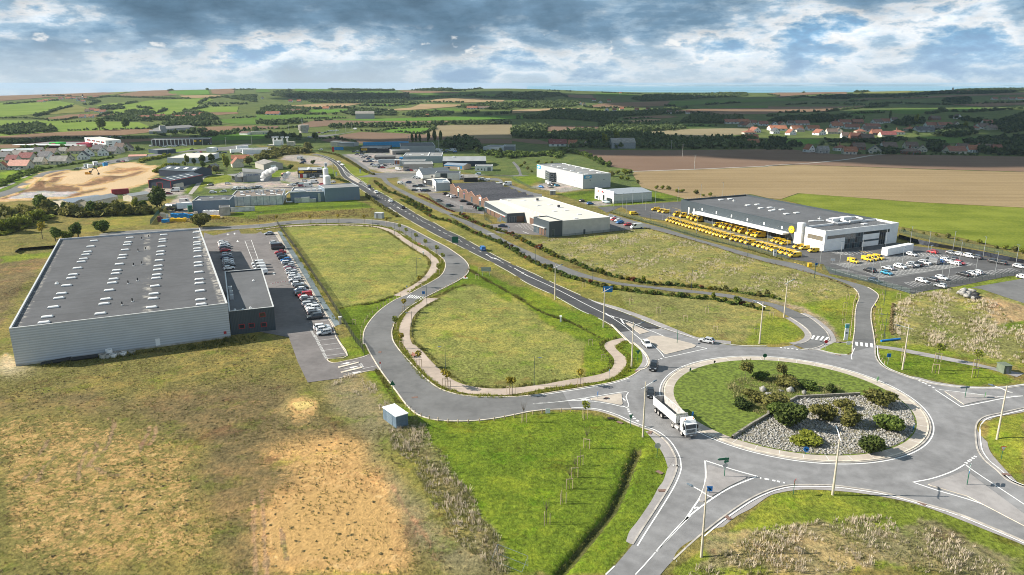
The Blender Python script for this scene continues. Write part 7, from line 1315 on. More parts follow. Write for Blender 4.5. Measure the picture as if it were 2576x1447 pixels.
for s_ in(-1,1):
 mb=MB();mb.add([(cf-.18,s_*1.235,1.95),(cf-1.15,s_*1.235,1.95),(cf-1.15,s_*1.235,2.75),(cf-.45,s_*1.235,2.75)],[(0,1,2,3)]);mb.build('side_window',M_CARGL,CB)
 mb=MB();mb.box((cf-.1,s_*1.42,2.2),(.18,.22,.75));mb.build('mirror',M_TRIM,CB)
 mb=MB();mb.box((cf+.0,s_*.95,.98),(.12,.42,.28));mb.build('headlight',M_LAMP,CB)
 mb=MB();mb.tube([(cf-.9,s_*.85,3.5),(cf-.9,s_*.85,3.72)],.1,8);mb.build('beacon',mat('amber',(.85,.28,.01),.3),CB)
 for x in(cf-1.45,cf-5.0):mb=MB();[mb.box((x+.58*math.cos(q),s_*1.0,.52+.60*math.sin(q)),(.3,.5,.05),rz=0,ry=-q+math.pi/2)for q in np.linspace(.25,math.pi-.25,7)];mb.build('mudguard',M_TRIM if x>2 else M_DUST,TK)
mb=MB()
for z in(1.2,1.36,1.52,1.68):mb.box((cf+.03,0,z),(.06,1.9,.07))
mb.build('grille',M_TRIM,CB);mb=MB();mb.box((cf+.02,0,.62),(.3,2.4,.42));mb.build('bumper',M_CHAS,CB);mb=MB();mb.box((cf+.04,0,2.98),(.35,2.2,.12),ry=.2);mb.build('sun_visor',M_TRW,CB);mb=MB();mb.box((cf+.19,0,.6),(.03,.55,.13));mb.build('number_plate',M_SKYL,CB)
mb=MB();mb.box((.6,0,.85),(7.2,.95,.28));mb.box((-4.0,0,1.1),(8.0,.9,.25));mb.build('chassis',M_CHAS,TK)
for s_ in(-1,1):mb=MB();mb.tube([(1.0,s_*1.0,.8),(2.3,s_*1.0,.8)],.36,14);mb.build('fuel_tank',M_DUST,TK)
mb=MB();mb.tube([(.0,-.3,1.4),(.9,-.4,1.7),(1.6,-.3,2.2)],.05,6);mb.tube([(.0,.3,1.4),(.9,.4,1.7),(1.6,.3,2.1)],.05,6);mb.build('air_lines',M_BLACK,TK)
w0=None
for x in(cf-1.45,cf-5.0,-4.6,-5.9,-7.2):
 for s_ in(-1,1):
  if w0 is None:
   mb=MB();mb.tube([(0,-.16,0),(0,.16,0)],.52,18,M_TYRE);mb.tube([(0,-.175,0),(0,.175,0)],.33,12,M_DUST);mb.tube([(0,-.2,0),(0,.2,0)],.12,8,M_CHAS);w0=mb.build('wheel',M_TYRE,TK);w=w0
  else:w=w0.copy();COL.objects.link(w);w.parent=TK
  w.location=(x,s_*1.05,.52)
x0,x1,zb,zt=-8.3,.95,1.35,3.15;mb=MB();t_=.10
def trap(x,w0_,w1_):return[(x,-w0_,zb),(x,w0_,zb),(x,w1_,zt),(x,-w1_,zt)]
O0,O1=trap(x0,1.12,1.25),trap(x1+.0,1.12,1.25);O1=[(x1+(.35 if i>1 else 0),q[1],q[2])for i,q in enumerate(O1)];I0=[(x0+t_,-1.0,zb+.1),(x0+t_,1.0,zb+.1),(x0+t_,1.15,zt),(x0+t_,-1.15,zt)];I1=[(x1-t_,-1.0,zb+.1),(x1-t_,1.0,zb+.1),(x1+.25,1.15,zt),(x1+.25,-1.15,zt)]
mb.add(O0+O1,[(0,4,7,3),(1,2,6,5),(0,1,5,4),(3,2,1,0),(4,5,6,7)],M_TRW);mb.f.pop();mb.m.pop();mb.add(O1,[(0,1,2,3)],M_TRW)
mb.add([O0[3],O0[2],O1[2],O1[3],I0[3],I0[2],I1[2],I1[3]],[(0,1,5,4),(1,2,6,5),(2,3,7,6),(3,0,4,7)],M_TRW);mb.add(I0+I1,[(0,3,7,4),(1,5,6,2),(0,4,5,1),(0,1,2,3),(4,7,6,5)],M_DUST);TB=mb.build('tipper_body',M_TRW,TK)
mb=MB();mb.tube([(x1+.15,-1.3,zt+.12),(x1+.1,-.4,zt+.2),(x1+.2,.5,zt+.16),(x1+.15,1.3,zt+.14)],.17,8);mb.box((x1+.15,0,zt+.02),(.5,2.6,.06));mb.build('rolled_cover',mat('canvas',(.50,.48,.40),.9,var=.2,scale=3),TB)
mb=MB();[mb.box((x1+.04+.12,y,2.2),(.08,.1,1.6),ry=.19)for y in(-1.0,-.5,0,.5,1.0)];mb.build('front_ribs',M_DUST,TB)
def trailer(name,label,tile,a,b,w,h,m,wheels=True,cat='trailer',zb=1.1):
 A,B=g(tile,*a),g(tile,*b);d=B-A;L=d.length;t=thing(name,label,cat,tuple((A+B)/2),math.atan2(d.y,d.x));mb=MB();mb.box((0,0,zb+(h-zb)/2),(L,w,h-zb));bd=mb.build('body',m,t)
 mb=MB();[mb.box((x,0,zb+(h-zb)/2),(.08,w+.05,h-zb+.04))for x in np.linspace(-L/2+.05,L/2-.05,max(3,int(L/2.2)))];mb.build('ribs',m,bd)
 if wheels:
  for x in(-L/2+1.4,-L/2+2.6,L/2-1.2):mb=MB();mb.tube([(x,-w/2+.05,.5),(x,w/2-.05,.5)],.5,12);mb.build('wheels',M_TYRE,t)
  mb=MB();mb.box((0,0,zb-.15),(L*.95,.8,.25));mb.build('chassis',M_CHAS,t)
 return t
trailer('white_trailer','long white box trailer on the grass edge of the staff car park','B3',(1165,565),(1425,515),2.5,3.2,M_WHITEP,zb=.35,wheels=False);trailer('white_trailer','white semitrailer unit parked behind the tanker at the factory','G',(250,408),(425,392),2.5,4.0,M_WHITEP);trailer('grey_trailer','long white semitrailer at the beige hall corner','E3',(-110,895),(250,890),2.5,4.0,M_PALEBL)
trailer('white_trailer','long white lorry trailer on the truck stop, nearer','E1',(2060,680),(2520,655),2.6,4.2,M_WHITEP);trailer('white_trailer','white lorry trailer on the truck stop, further','E1',(2180,610),(2420,600),2.6,4.2,M_WHITEP);trailer('red_trailer','long dark red flat store trailer with blue tarpaulin by the building site','A0',(1125,1205),(1295,1192),2.6,3.2,mat('deep_red',(.26,.03,.04),.5),wheels=False,zb=.2)
tn=thing('tanker','polished steel road tanker at the factory corner','tanker',tuple(g('G',205,400)),-.5);mb=MB();mb.tube([(-4.5,0,2.2),(-4.3,0,2.2),(4.3,0,2.2),(4.5,0,2.2)],[.6,1.2,1.2,.6],18);mb.build('tank',mat('polished_steel',(.55,.56,.57),.25,.8),tn);mb=MB();mb.box((0,0,.85),(8.6,1.0,.3));mb.build('chassis',M_CHAS,tn);mb=MB();[mb.tube([(x,-1.1,.5),(x,1.1,.5)],.5,12)for x in(-3.4,-2.2,-1.0,3.2)];mb.build('wheels',M_TYRE,tn)
for i,(x,y,w)in enumerate(((255,122,'left'),(300,112,'right'))):trailer('storage_container','cream storage container by the red trimmed hangar, '+w,'G',(x-35,y+30),(x+8,y+20),2.5,2.6,M_CREAM,wheels=False,zb=.05,cat='container')
trailer('green_skip','dark green waste compactor beside the white semitrailer','G',(380,440),(430,436),2.5,4.2,mat('dark_green',(.02,.10,.06),.6),wheels=False,zb=.1,cat='container')
for x,y,wd,h,m,l in((305,490,245,2.4,M_BLUE,'long blue crate stack in the pallet yard'),(258,530,175,1.6,M_YELLOW,'low yellow crate row in front of the blue stack'),(640,500,180,1.8,M_YELLOW,'yellow crate row by the beige plant room'),(640,450,185,2.2,M_WHITEP,'white and blue crate rack beside the plant room'),(115,545,70,1.8,M_BLUE,'small blue crate stack at the yard fence corner'),(55,530,40,2.4,M_WINE,'dark red crate stack at the yard fence corner'),(100,490,75,2.6,M_CREAM,'pallet stack near the green fence'),(330,455,210,1.4,mat('pallet_wood',(.36,.25,.15),.9),'long low pallet stack behind the blue crates'),(455,480,40,2.4,M_CREAM,'tall narrow pallet stack right of the blue crates'),(550,510,45,1.6,M_BLUE,'blue crate stack left of the yellow row')):
 A,B=g('G',x-wd/2,y),g('G',x+wd/2,y);d=B-A;t=thing('crate_stack',l,'crates',tuple(A),math.atan2(d.y,d.x));mb=MB();n=max(2,int(d.length/1.3));r_=np.random.default_rng(int(x));[mb.box((d.length*(i+.5)/n,j*1.25,h*k_/2),(d.length/n-.12,1.15,h*k_))for i in range(n)for j in range(2)for k_ in[r_.uniform(.7,1.05)]];mb.build('crates',m,t)
for i in range(3):
 p=g('E2',1600+60*i,600);trailer('blue_container','blue works container, %s from the left in the red sign yard'%ordn(i),'E2',(1575+62*i,606),(1635+62*i,605),2.5,3.0,M_BLUE,wheels=False,zb=.05,cat='container')
def digger(label,tile,x,y,ang,s=1.0):
 t=thing('excavator',label,'excavator',tuple(g(tile,x,y)),ang);mb=MB()
 for q in(-1,1):mb.box((0,q*1.2,.45),(4.2,.6,.9))
 mb.build('tracks',M_TRIM,t);mb=MB();mb.box((-.4,0,1.6),(3.6,2.4,1.2));mb.box((-1.6,0,2.3),(1.2,2.3,.5));mb.build('house',mat('digger_orange',(.62,.30,.03),.5),t);mb=MB();mb.box((.8,.75,2.6),(1.4,.9,1.5));mb.build('cab',M_CARGL,t)
 mb=MB();mb.tube([(1.2,-.2,1.6),(3.2,-.2,4.6),(6.0,-.2,5.2)],[.28,.3,.22],6);mb.build('boom',M_TRIM,t);mb=MB();mb.tube([(5.8,-.2,5.6),(7.0,-.2,2.0)],[.24,.16],6);mb.build('dipper',M_TRIM,t);mb=MB();mb.box((6.9,-.2,1.3),(1.0,1.1,1.3),ry=.4);mb.build('bucket',M_TRIM,t);t.scale=(s,s,s)
digger('orange crawler excavator with raised arm in the middle of the building site','A0',895,1012,.1);digger('orange excavator by the site huts at the top of the building site','A0',1010,950,2.8,.9)
for x,y,m,l in((870,930,M_PALEBL,'pale site hut, left'),(905,935,M_WHITEP,'white site hut, middle'),(960,905,M_WHITEP,'white site hut at the back of the building site'),(1060,920,M_BLUE,'blue site container by the spoil heap')):trailer('site_hut',l,'A0',(x-22,y),(x+22,y-3),2.6,2.8,m,wheels=False,zb=.1,cat='hut')
F_=lambda n,d,l,s=.35:foliage(n,d,l,s)
L_GREEN=F_('leaf_green',(0.051,0.0884,0.017),(0.162,0.212,0.0425));L_DARK=F_('leaf_dark',(.034,.056,.016),(.12,.15,.032));L_YEL=F_('leaf_yellow',(0.143,0.127,0.0132),(0.33,0.264,0.033));L_RUS=F_('leaf_russet',(0.111,0.0455,0.0234),(0.26,0.111,0.0455));L_OLIVE=F_('leaf_olive',(0.085,0.0935,0.0238),(0.23,0.212,0.0595));L_FAR=F_('leaf_far',(.034,.06,.026),(.13,.17,.06),.05);L_DRY=F_('leaf_dry',(.46,.385,.28),(.68,.58,.44),.8);L_BRN=F_('leaf_brown',(.17,.125,.06),(.30,.235,.115),.8);L_LIME=F_('leaf_lime',(0.105,0.135,0.015),(0.285,0.3,0.042));L_TUFT=F_('leaf_tuft',(.13,.15,.03),(.26,.255,.07),.8);L_WEED=F_('leaf_weed',(.20,.195,.08),(.36,.335,.15),.8);L_CLUMP=F_('leaf_clump',(.14,.112,.055),(.29,.24,.11),.8)
M_BARK=mat('bark',(.13,.10,.075),.9,var=.3,scale=4);M_STAKE=mat('wood_stake',(.42,.33,.22),.85,var=.2,scale=3);M_ROCK=mat('pale_rock',(.29,.28,.26),.9,var=.4,scale=1.5,bump=.4)
def ico():
 bm=bmesh.new();bmesh.ops.create_icosphere(bm,subdivisions=2,radius=1.0);V=np.array([v.co[:]for v in bm.verts]);F=np.array([[v.index for v in f.verts]for f in bm.faces]);bm.free();return V,F
def ico1():
 bm=bmesh.new();bmesh.ops.create_icosphere(bm,subdivisions=1,radius=1.0);V=np.array([v.co[:]for v in bm.verts]);F=np.array([[v.index for v in f.verts]for f in bm.faces]);bm.free();return V,F
ICO,ICO1=ico(),ico1()
def leaves(r,C,size,k=None):
 """one triangle pair per centre, random orientation -> (V, F) of triangles"""
 n=len(C);a=r.normal(size=(n,3));a/=np.linalg.norm(a,axis=1)[:,None];b=r.normal(size=(n,3));b-=(a*b).sum(1)[:,None]*a;b/=np.linalg.norm(b,axis=1)[:,None]
 s=(size*r.uniform(.55,1.35,n))[:,None];a=a*s;b=b*s*.8
 V=np.stack([C-a-b,C+a-b*.6,C+a*.5+b,C-a+b*.7],1).reshape(-1,3);i=np.arange(n)[:,None]*4
 return V,np.concatenate([i+[0,1,2],i+[0,2,3]])
def crown(seed,rx,ry,rz,n,leaf,lumps=9,core=.72,low=ICO,bottom=.25):
 """clumpy crown: overlapping lumps, each a rough core wrapped in leaf faces; base at z=0"""
 r=np.random.default_rng(seed);Vs,Fs,o=[],[],0
 for k in range(lumps):
  u=r.normal(size=3);u/=np.linalg.norm(u);rad=r.uniform(.15,.62)
  c=u*rad*np.array([rx,ry,rz]);c[2]=c[2]*.9+rz;s=r.uniform(.38,.60)*(1.15-rad*.5);sz=np.array([rx,ry,rz])*s;c[2]=max(c[2],sz[2]*(1-bottom))
  if core>0:
   V=low[0]*(core*sz)*(1+.22*r.normal(size=(len(low[0]),1)))+c;Vs.append(V);Fs.append(low[1]+o);o+=len(V)
  m=max(4,n//lumps);d=r.normal(size=(m,3));d/=np.linalg.norm(d,axis=1)[:,None];C=c+d*sz*r.uniform(.68,1.12,(m,1));C[:,2]=np.maximum(C[:,2],.05)
  V,F=leaves(r,C,leaf);Vs.append(V);Fs.append(F+o);o+=len(V)
 return np.concatenate(Vs),np.concatenate(Fs)
def trunk(mb,h,r,seed,limbs=4,spread=1.0):
 q=np.random.default_rng(seed);mb.tube([(0,0,-.2),(.02,.01,h*.4),(q.uniform(-.1,.1),q.uniform(-.1,.1),h)],[r,r*.75,r*.4],7)
 for k in range(limbs):
  a=q.uniform(0,6.28);z=h*q.uniform(.5,.9);mb.tube([(0,0,z),(math.cos(a)*spread*.5,math.sin(a)*spread*.5,z+spread*.45),(math.cos(a)*spread,math.sin(a)*spread,z+spread*.9)],[r*.4,r*.28,r*.1],5)
TREES={}
def tree(label,p,kind,s=1.0,rot=None,group=None,cat='tree',sz=None):
 """kinds: name -> (crown size, leaf count, leaf size, material, trunk height)"""
 K=dict(oak=(3.4,3.2,3.2,900,.36,L_GREEN,1.6),dark=(3.6,3.6,4.2,1000,.36,L_DARK,.8),yellow=(2.6,2.6,5.0,900,.36,L_LIME,1.2),poplar=(1.9,1.9,6.0,800,.36,L_GREEN,1.2),bush=(2.0,2.0,1.35,1500,.17,L_GREEN,.1),bushd=(2.0,2.0,1.5,1500,.17,L_DARK,.1),busho=(2.0,2.0,1.4,1200,.16,L_OLIVE,.1),bushy=(2.0,2.0,1.1,1200,.16,L_LIME,.1),young=(.85,.85,1.0,170,.15,L_LIME,1.5),youngy=(.8,.8,.9,120,.14,L_YEL,1.5),birch=(1.6,1.6,2.1,420,.16,L_OLIVE,1.6),scrub=(2.6,2.6,2.0,420,.36,L_OLIVE,.2),scruby=(2.6,2.6,2.0,420,.36,L_LIME,.2))
 if kind not in TREES:
  rx,ry,rz,n,lf,m,th=K[kind];t=thing('bush' if kind.startswith(('bush','scrub'))else 'tree',label,cat,tuple(p));yng=kind.startswith('young')or kind=='birch'
  V,F=crown(sum(map(ord,kind)),rx,ry,rz,n,lf,7 if not yng else 6,.72 if not yng else .0);V[:,2]+=th*.85
  raw('crown',V,F,m,parent=t);mb=MB();trunk(mb,th+rz*.9,.05 if yng else .09*rx,5,5,rx*.55);mb.build('trunk',M_BARK,t);TREES[kind]=t;KIDS.pop(t.name,None)
  r=t
 else:r=dup(TREES[kind],p,0,label,group)
 r['label']=label;r['category']=cat
 if group:r['group']=group
 r.rotation_euler[2]=rng.uniform(0,6.28)if rot is None else rot;r.location=p;r.scale=(s,s,s)if sz is None else sz
 return r
def stand(name,label,spots,mtl=None,seed=1,lo=ICO1,nl=26):
 """many trees in one mesh; spots = list of (x, y, z, radius, height)"""
 r=np.random.default_rng(seed);base=[]
 for k in range(6):base.append(crown(seed*10+k,1,1,.62,nl,.30,4,.8,lo))
 Vs,Fs,o=[],[],0
 for i,(x,y,z,R,H)in enumerate(spots):
  V,F=base[i%6];a=r.uniform(0,6.28);c,s=math.cos(a),math.sin(a)
  W=np.stack([(V[:,0]*c-V[:,1]*s)*R+x,(V[:,0]*s+V[:,1]*c)*R+y,V[:,2]*H/1.45+z-.2],1);Vs.append(W);Fs.append(F+o);o+=len(W)
 return stuff(raw(name,np.concatenate(Vs),np.concatenate(Fs),mtl or L_FAR),label,'woodland')
def area_spots(s,step,R,H,seed):
 P=pts(s);r=np.random.default_rng(seed);x0,x1=min(p.x for p in P),max(p.x for p in P);y0,y1=min(p.y for p in P),max(p.y for p in P);sy=step*1.25
 X,Y=np.meshgrid(np.arange(x0,x1,step),np.arange(y0,y1,sy));X=X+r.uniform(-.5,.5,X.shape)*step;Y=Y+r.uniform(-.5,.5,Y.shape)*sy
 m=pip(P,X,Y);X,Y=X[m],Y[m]
 if len(X)==0:X,Y=np.array([P[0].x]),np.array([P[0].y])
 Z=hills(X,Y);return[(x,y,z,R*r.uniform(.7,1.4),H*r.uniform(.6,1.25))for x,y,z in zip(X,Y,Z)]
def line_spots(s,step,R,H,seed):
 r=np.random.default_rng(seed);out=[]
 for p in resample(pts(s),step):
  if r.uniform()<.12:continue
  x,y=p.x+r.normal()*R*.3,p.y+r.normal()*R*.3;out.append((x,y,float(hills(x,y)),R*r.uniform(.7,1.3),H*r.uniform(.55,1.3)))
 return out
WOODA=dict(left="""8 A0 0,605 0,545 180,515 400,505 480,535 570,572 500,578 300,598|8 A0 1620,515 1750,478 1950,468 2100,485 2270,502 2000,520 1700,520|8 A0 1000,452 1250,405 1280,378 1480,368 1560,390 1540,415 1700,435 1750,408 1850,398 1850,362 1990,388 2080,398 2180,445 2160,465 1900,460 1500,460 1300,468|7 A0 990,352 1000,335 1220,312 1230,345 1050,358|6 A0 2220,225 2572,205 2572,275 2350,245|7 A0 1890,640 2100,600 2572,555 2572,575 2120,622|7 A0 1620,605 1900,570 2080,552 2080,572 1900,595|6 A0 0,695 0,670 300,668 560,650 560,672 300,692""",middle="""8 A1 0,402 100,335 200,318 400,335 530,355 480,392 300,402|8 A1 150,212 200,172 350,158 370,180 600,185 1100,194 1530,194 1520,242 1480,282 900,287 560,282 480,242|7 A1 730,150 1000,158 1400,162 1400,154 1000,148 730,141|8 A1 1540,160 1700,146 1950,142 2100,165 1700,160|8 A1 2420,222 2500,185 2572,178 2572,238|8 A1 2030,332 2300,298 2572,290 2572,348 2370,352|7 A1 840,398 950,358 1190,352 1420,375 1420,412 1190,408 970,408|7 A1 1470,412 1600,380 1980,376 1960,412 1600,427|7 A1 0,505 250,505 500,482 480,450 250,470 0,480|8 A1 740,540 760,515 1000,520 1500,508 2000,490 2572,488 2572,500 2000,505 1000,535|7 A1 70,645 200,600 310,625 480,655 460,665 300,640|8 A1 1900,690 2000,650 2150,655 2300,740 2100,770 1900,740""",right="""8 A2 0,625 0,570 120,520 340,505 360,565 300,605 380,625 380,645 120,645|8 A2 380,625 550,580 880,568 1100,565 1130,605 1500,625 1600,655 2350,655 2572,692 A3 0,740 A2 2572,745 2100,745 1300,742 800,742 560,732 900,705 900,655 500,672|7 A2 870,522 900,495 1150,505 1400,510 1680,505 1740,538 1600,562 1300,578 1140,592 1000,548|7 A2 0,442 220,424 420,358 640,356 820,375 1000,385 1300,376 1640,338 1650,384 1480,402 1100,422 1000,472 900,482 620,452 300,442|8 A2 1700,482 1800,418 2300,426 2320,462 2130,492 1750,487|7 A2 0,332 0,286 150,276 330,276 640,266 680,312 350,337|7 A2 0,242 50,196 200,176 480,186 490,217 300,228 330,257|7 A2 1200,242 1350,206 1600,196 1880,196 2100,186 2360,186 2360,217 1900,237 1600,257 1300,267""",village="""8 A3 0,472 150,438 400,428 560,412 750,448 760,482 500,482 200,482|7 A3 0,750 0,660 170,655 180,705 330,722 260,742|6 A3 540,672 700,658 1100,668 1400,632 1380,662 1100,692 700,687|8 A3 1240,492 1400,448 1560,448 1560,492 1400,522|8 A3 2150,760 2380,705 2572,610 3000,600 3000,815 2572,815 2150,805|7 A3 1650,602 1700,575 1840,520 2040,540 2080,602 1900,642 1700,612|7 A3 1780,425 1900,435 2320,485 2572,388 3000,380 3000,560 2572,560 2400,602 2300,522 2000,472|7 A3 1980,692 2200,648 2400,628 2400,702 2150,732|7 A3 1600,792 1600,700 1770,690 1780,772|7 A3 470,218 860,206 1300,210 1560,186 1700,176 1900,158 2572,138 2572,164 2300,192 1700,197 1280,222 860,232|8 A3 870,178 1000,156 1290,142 1310,153 950,182|7 A3 1750,262 1850,236 2020,236 2020,282 1850,287|7 A3 560,247 700,220 840,202 840,242|6 A3 950,785 1180,740 1350,780 1300,802 1190,798""")
WLAB=dict(left='dark woods and copses in the valley on the left',middle='long dark woods across the middle distance below the hills',right='broad dark tree belts between the central fields and the sea',village='dark trees around and beyond the red roofed village')
for i_,(k_,s_)in enumerate(WOODA.items()):
 sp_=[]
 for j_,w_ in enumerate(s_.split('|')):
  h_,q_=w_.split(' ',1);far_=pts(q_)[0].y>1500;sp_+=area_spots(q_,13 if far_ else 7.5,8.0 if far_ else 4.6,float(h_)*(1.15 if far_ else 1.0),i_*50+j_)
 stand('far_woodland',WLAB[k_],sp_,None,i_+3)
HEDGES=dict(left="A0 700,562 1500,545 1600,512|A0 0,438 300,438 480,452|A0 490,467 640,457 780,432|A0 650,482 900,472 1250,462 1550,472|A0 900,243 1100,220 1300,228 1700,243 1910,243|A0 860,252 1000,272 900,302 820,302|A0 500,382 620,342 720,322|A0 340,422 500,387|A0 1230,302 1390,277|A0 1380,332 1540,347|A0 1580,387 1680,352|A0 2000,292 2080,242 2210,227|A0 2070,302 2300,292 2480,302|A0 2340,152 2572,148|A0 1690,162 2000,143 2090,152|A0 1210,167 1510,158|A0 420,215 720,213|A0 870,181 950,179|A0 560,642 1000,642 1500,642|A0 1660,612 1500,585|A0 2340,440 2572,425|A0 1950,352 2100,322 2330,318|A0 40,300 260,285 560,262|A0 1000,420 1100,390 1180,385",middle="A1 1540,247 1850,227 2130,212 2230,192|A1 1480,282 1700,278 2100,280|A1 2030,327 2250,302|A1 540,352 790,333 1000,337|A1 1040,312 1350,317 1620,292|A1 2100,397 2240,378|A1 2310,407 2572,388|A1 0,462 120,457|A1 1070,567 1220,572 1350,547 1600,537 1800,527 1800,547 1650,597 1400,572|A1 0,547 300,542 480,522|A1 380,140 560,135|A1 820,182 1100,168|A1 480,402 850,397|A1 500,442 900,437|A1 600,467 760,455|A1 2000,157 2200,145 2572,135|A1 2130,213 2440,238|A1 1100,297 1110,310|A1 640,645 800,640 1000,680",right="A2 1600,402 1700,387 2000,392|A2 900,178 1300,197|A2 1950,302 2300,283|A2 350,158 600,168|A2 1660,362 1760,333|A2 1040,475 1480,470|A2 1120,448 1400,435|A2 720,325 900,340 1200,330|A2 1550,313 1650,322|A2 500,203 560,228|A2 1690,520 2040,512|A2 340,572 560,570 865,550|A2 1140,605 1270,602",village="A3 1590,398 1800,368 2000,378 2370,353 2572,343|A3 600,373 830,343 1000,333 1200,313|A3 120,383 400,378|A3 430,381 590,378|A3 650,413 960,452|A3 0,422 100,413|A3 180,303 400,293 1050,303 1200,288 1800,303 2100,293 2572,278|A3 800,273 1000,263|A3 1270,233 1600,228|A3 240,243 350,220 560,243|A3 1330,153 1570,143|A3 350,183 480,168 720,163|A3 0,200 120,215|A3 690,412 850,395 1180,385|A3 540,700 700,720|A3 1400,800 1780,805 2150,812|A3 880,800 1180,800|A3 1420,560 1500,600|A3 1500,640 1640,690|A3 1900,120 2100,128|A3 0,752 250,752|A3 1720,342 1770,372|A3 2300,352 2260,362")
for i_,(k_,s_)in enumerate(HEDGES.items()):
 sp_=[]
 for j_,q_ in enumerate(s_.split('|')):d_=pts(q_)[0].y;sp_+=line_spots(q_,6 if d_>1400 else 3.6,5.0 if d_>1400 else 2.6,7.0 if d_>1400 else 4.2,500+i_*40+j_)
 stand('far_hedgerows','thin dark hedgerows dividing the far fields, '+dict(left='left hillside',middle='middle distance',right='below the sea',village='around the right hand village')[k_],sp_,None,20+i_,nl=20)
stand('scrub_thicket','yellow green scrub thicket left of the main road bend',area_spots("A1 0,885 100,785 300,745 540,772 540,802 300,802 100,862",6,4.2,5.5,77),L_OLIVE,31,nl=60);stand('scrub_thicket','bushy slope between the far white workshop and the grey hall',area_spots("A2 -370,790 -200,780 0,800 330,800 540,745 540,792 450,842 330,812 0,840 -150,830",5,3.4,4.0,78)+line_spots("A2 540,775 700,805 780,835 900,885 965,925",3.2,3.0,4.0,79),L_GREEN,32,nl=60)
stand('village_shrubs','garden bushes and hedges along the near village and its road',line_spots("A0 460,945 760,895 1130,835",2.4,1.7,2.2,80)+line_spots("A0 0,1125 200,1035 420,955",2.6,2.0,3.2,81)+line_spots("A0 0,1100 190,1010 410,940",2.8,2.0,3.2,82)+line_spots("E0 480,560 800,580 1300,590 1700,590",6,3.0,4.5,83)+line_spots("E0 300,640 700,720 1100,740 1400,730",9,2.4,4.0,84)+line_spots("E0 2150,700 2400,640 E1 60,620 340,600",4,2.6,4.5,86),L_GREEN,33,nl=60)
stand('yard_bushes','bushes around the site edge and the white windowless hall',line_spots("E1 240,860 420,800 560,790 720,740 850,720",3,2.6,3.6,87)+line_spots("E1 590,1060 640,1010 760,930 1000,910 1200,905",3,2.6,3.4,88)+line_spots("E1 1330,1140 1500,1110 1750,1090 1980,1070",2,1.2,1.4,89),L_LIME,34,nl=60)
for i_,(t_,x_,y_,k_,s_,l_)in enumerate([('A0',1005,560,'oak',2.6,'tall round tree in the valley tree belt, left one'),('A0',1260,545,'oak',2.2,'tall round tree in the valley tree belt, right one'),('E1',1195,905,'yellow',.85,'slim yellowing tree before the white windowless hall'),('E1',1490,900,'dark',1.0,'dark tree group centre, right of the white windowless hall'),('E1',1690,860,'dark',.95,'dark tree group, right hand tree beside the farmhouse'),('E1',1340,905,'dark',.7,'small dark tree, left of the dark tree group'),('E1',1990,1020,'yellow',1.28,'big yellow green tree in front of the red farmhouse'),('E1',1500,980,'oak',.9,'olive bushy tree below the dark tree group'),('E1',1760,1040,'scrub',1.2,'grey green bush beside the small brown barn'),('E1',2440,900,'scrub',1.8,'wide russet green tree right of the farmhouse'),('E2',1200,430,'oak',1.5,'tall dark tree by the concrete plant'),('E2',1040,620,'scrub',2.2,'broad grey willow beside the bend'),('E2',780,390,'dark',1.0,'dark tree left of the water tower'),('E2',890,390,'dark',.9,'dark tree below the water tower'),('E2',560,360,'dark',1.1,'dark tree behind the concrete silos'),('E2',290,360,'dark',1.2,'dark tree group left of the concrete silos'),('E3',570,495,'poplar',1.1,'poplar behind the big grey hall, leftmost'),('E3',640,495,'poplar',1.1,'poplar behind the big grey hall, second'),('E3',725,495,'poplar',1.05,'poplar behind the big grey hall, third'),('E3',900,495,'poplar',1.3,'poplar behind the big grey hall, fourth'),('E3',1030,500,'poplar',1.5,'tallest poplar behind the big grey hall'),('E3',1150,510,'poplar',1.4,'poplar behind the big grey hall, rightmost'),('E2',1990,520,'oak',.9,'tree beside the works building'),('E3',1870,690,'dark',.85,'dark bush tree at the corner of the pale workshop'),('E3',2330,720,'dark',.9,'dark bush tree before the open shelter'),('E2',1140,890,'bushd',1.3,'round bush behind the garage'),('E2',700,985,'bush',1.4,'green bush on the lawn left of the garage'),('A2',930,725,'yellow',1.5,'yellow green tree left of the far barn'),('A2',1050,700,'yellow',1.6,'yellow green tree behind the far barn'),('A2',1135,735,'oak',.9,'small round tree in front of the far barn'),('A3',1220,460,'poplar',1.5,'poplar standing above the red roofed village'),('A3',1480,500,'yellow',1.6,'yellowish broad tree inside the red roofed village'),('A3',1180,545,'dark',.8,'dark tree among the third row of village houses'),('A3',1980,560,'yellow',1.3,'yellowish tree at the right end of the village'),('A3',260,705,'oak',.9,'small tree in the village field')]):tree(l_,g(t_,x_,y_),k_,s_)
LH=[(420,125,'oak',1.25),(300,200,'busho',2.2),(480,130,'scrub',1.3),(560,130,'dark',.62),(650,125,'oak',.75),(740,165,'scrub',1.3),(920,160,'oak',1.0),(1000,155,'scrub',1.3),(1085,145,'oak',.8),(1180,155,'scrub',1.4),(1250,150,'dark',.7),(1370,135,'yellow',.75),(1450,125,'oak',.85),(1585,120,'dark',1.5),(100,250,'scrub',1.5),(200,200,'oak',.8),(370,225,'scruby',1.2),(230,280,'scruby',1.2),(90,330,'scruby',1.3),(20,310,'scruby',1.0),(30,200,'scrub',1.4),(140,320,'scrub',.9),(280,260,'scrub',1.0),(0,260,'scrub',1.3)]
for i_,(x_,y_,k_,s_)in enumerate(sorted(LH)):tree(('large dark evergreen tree at the right end of the hedge above the warehouse' if k_=='dark' and s_>1.2 else '%s of the hedge above the warehouse, %s from the left'%({'oak':'green tree','dark':'dark tree','yellow':'yellow green tree','scrub':'olive bush','scruby':'yellow bush','busho':'olive bush'}[k_],ordn(i_))),g('B0',x_,y_),k_,s_*(1.1 if k_ in('oak','dark','yellow')else 1.4),group='trees and bushes of the hedge above the warehouse')
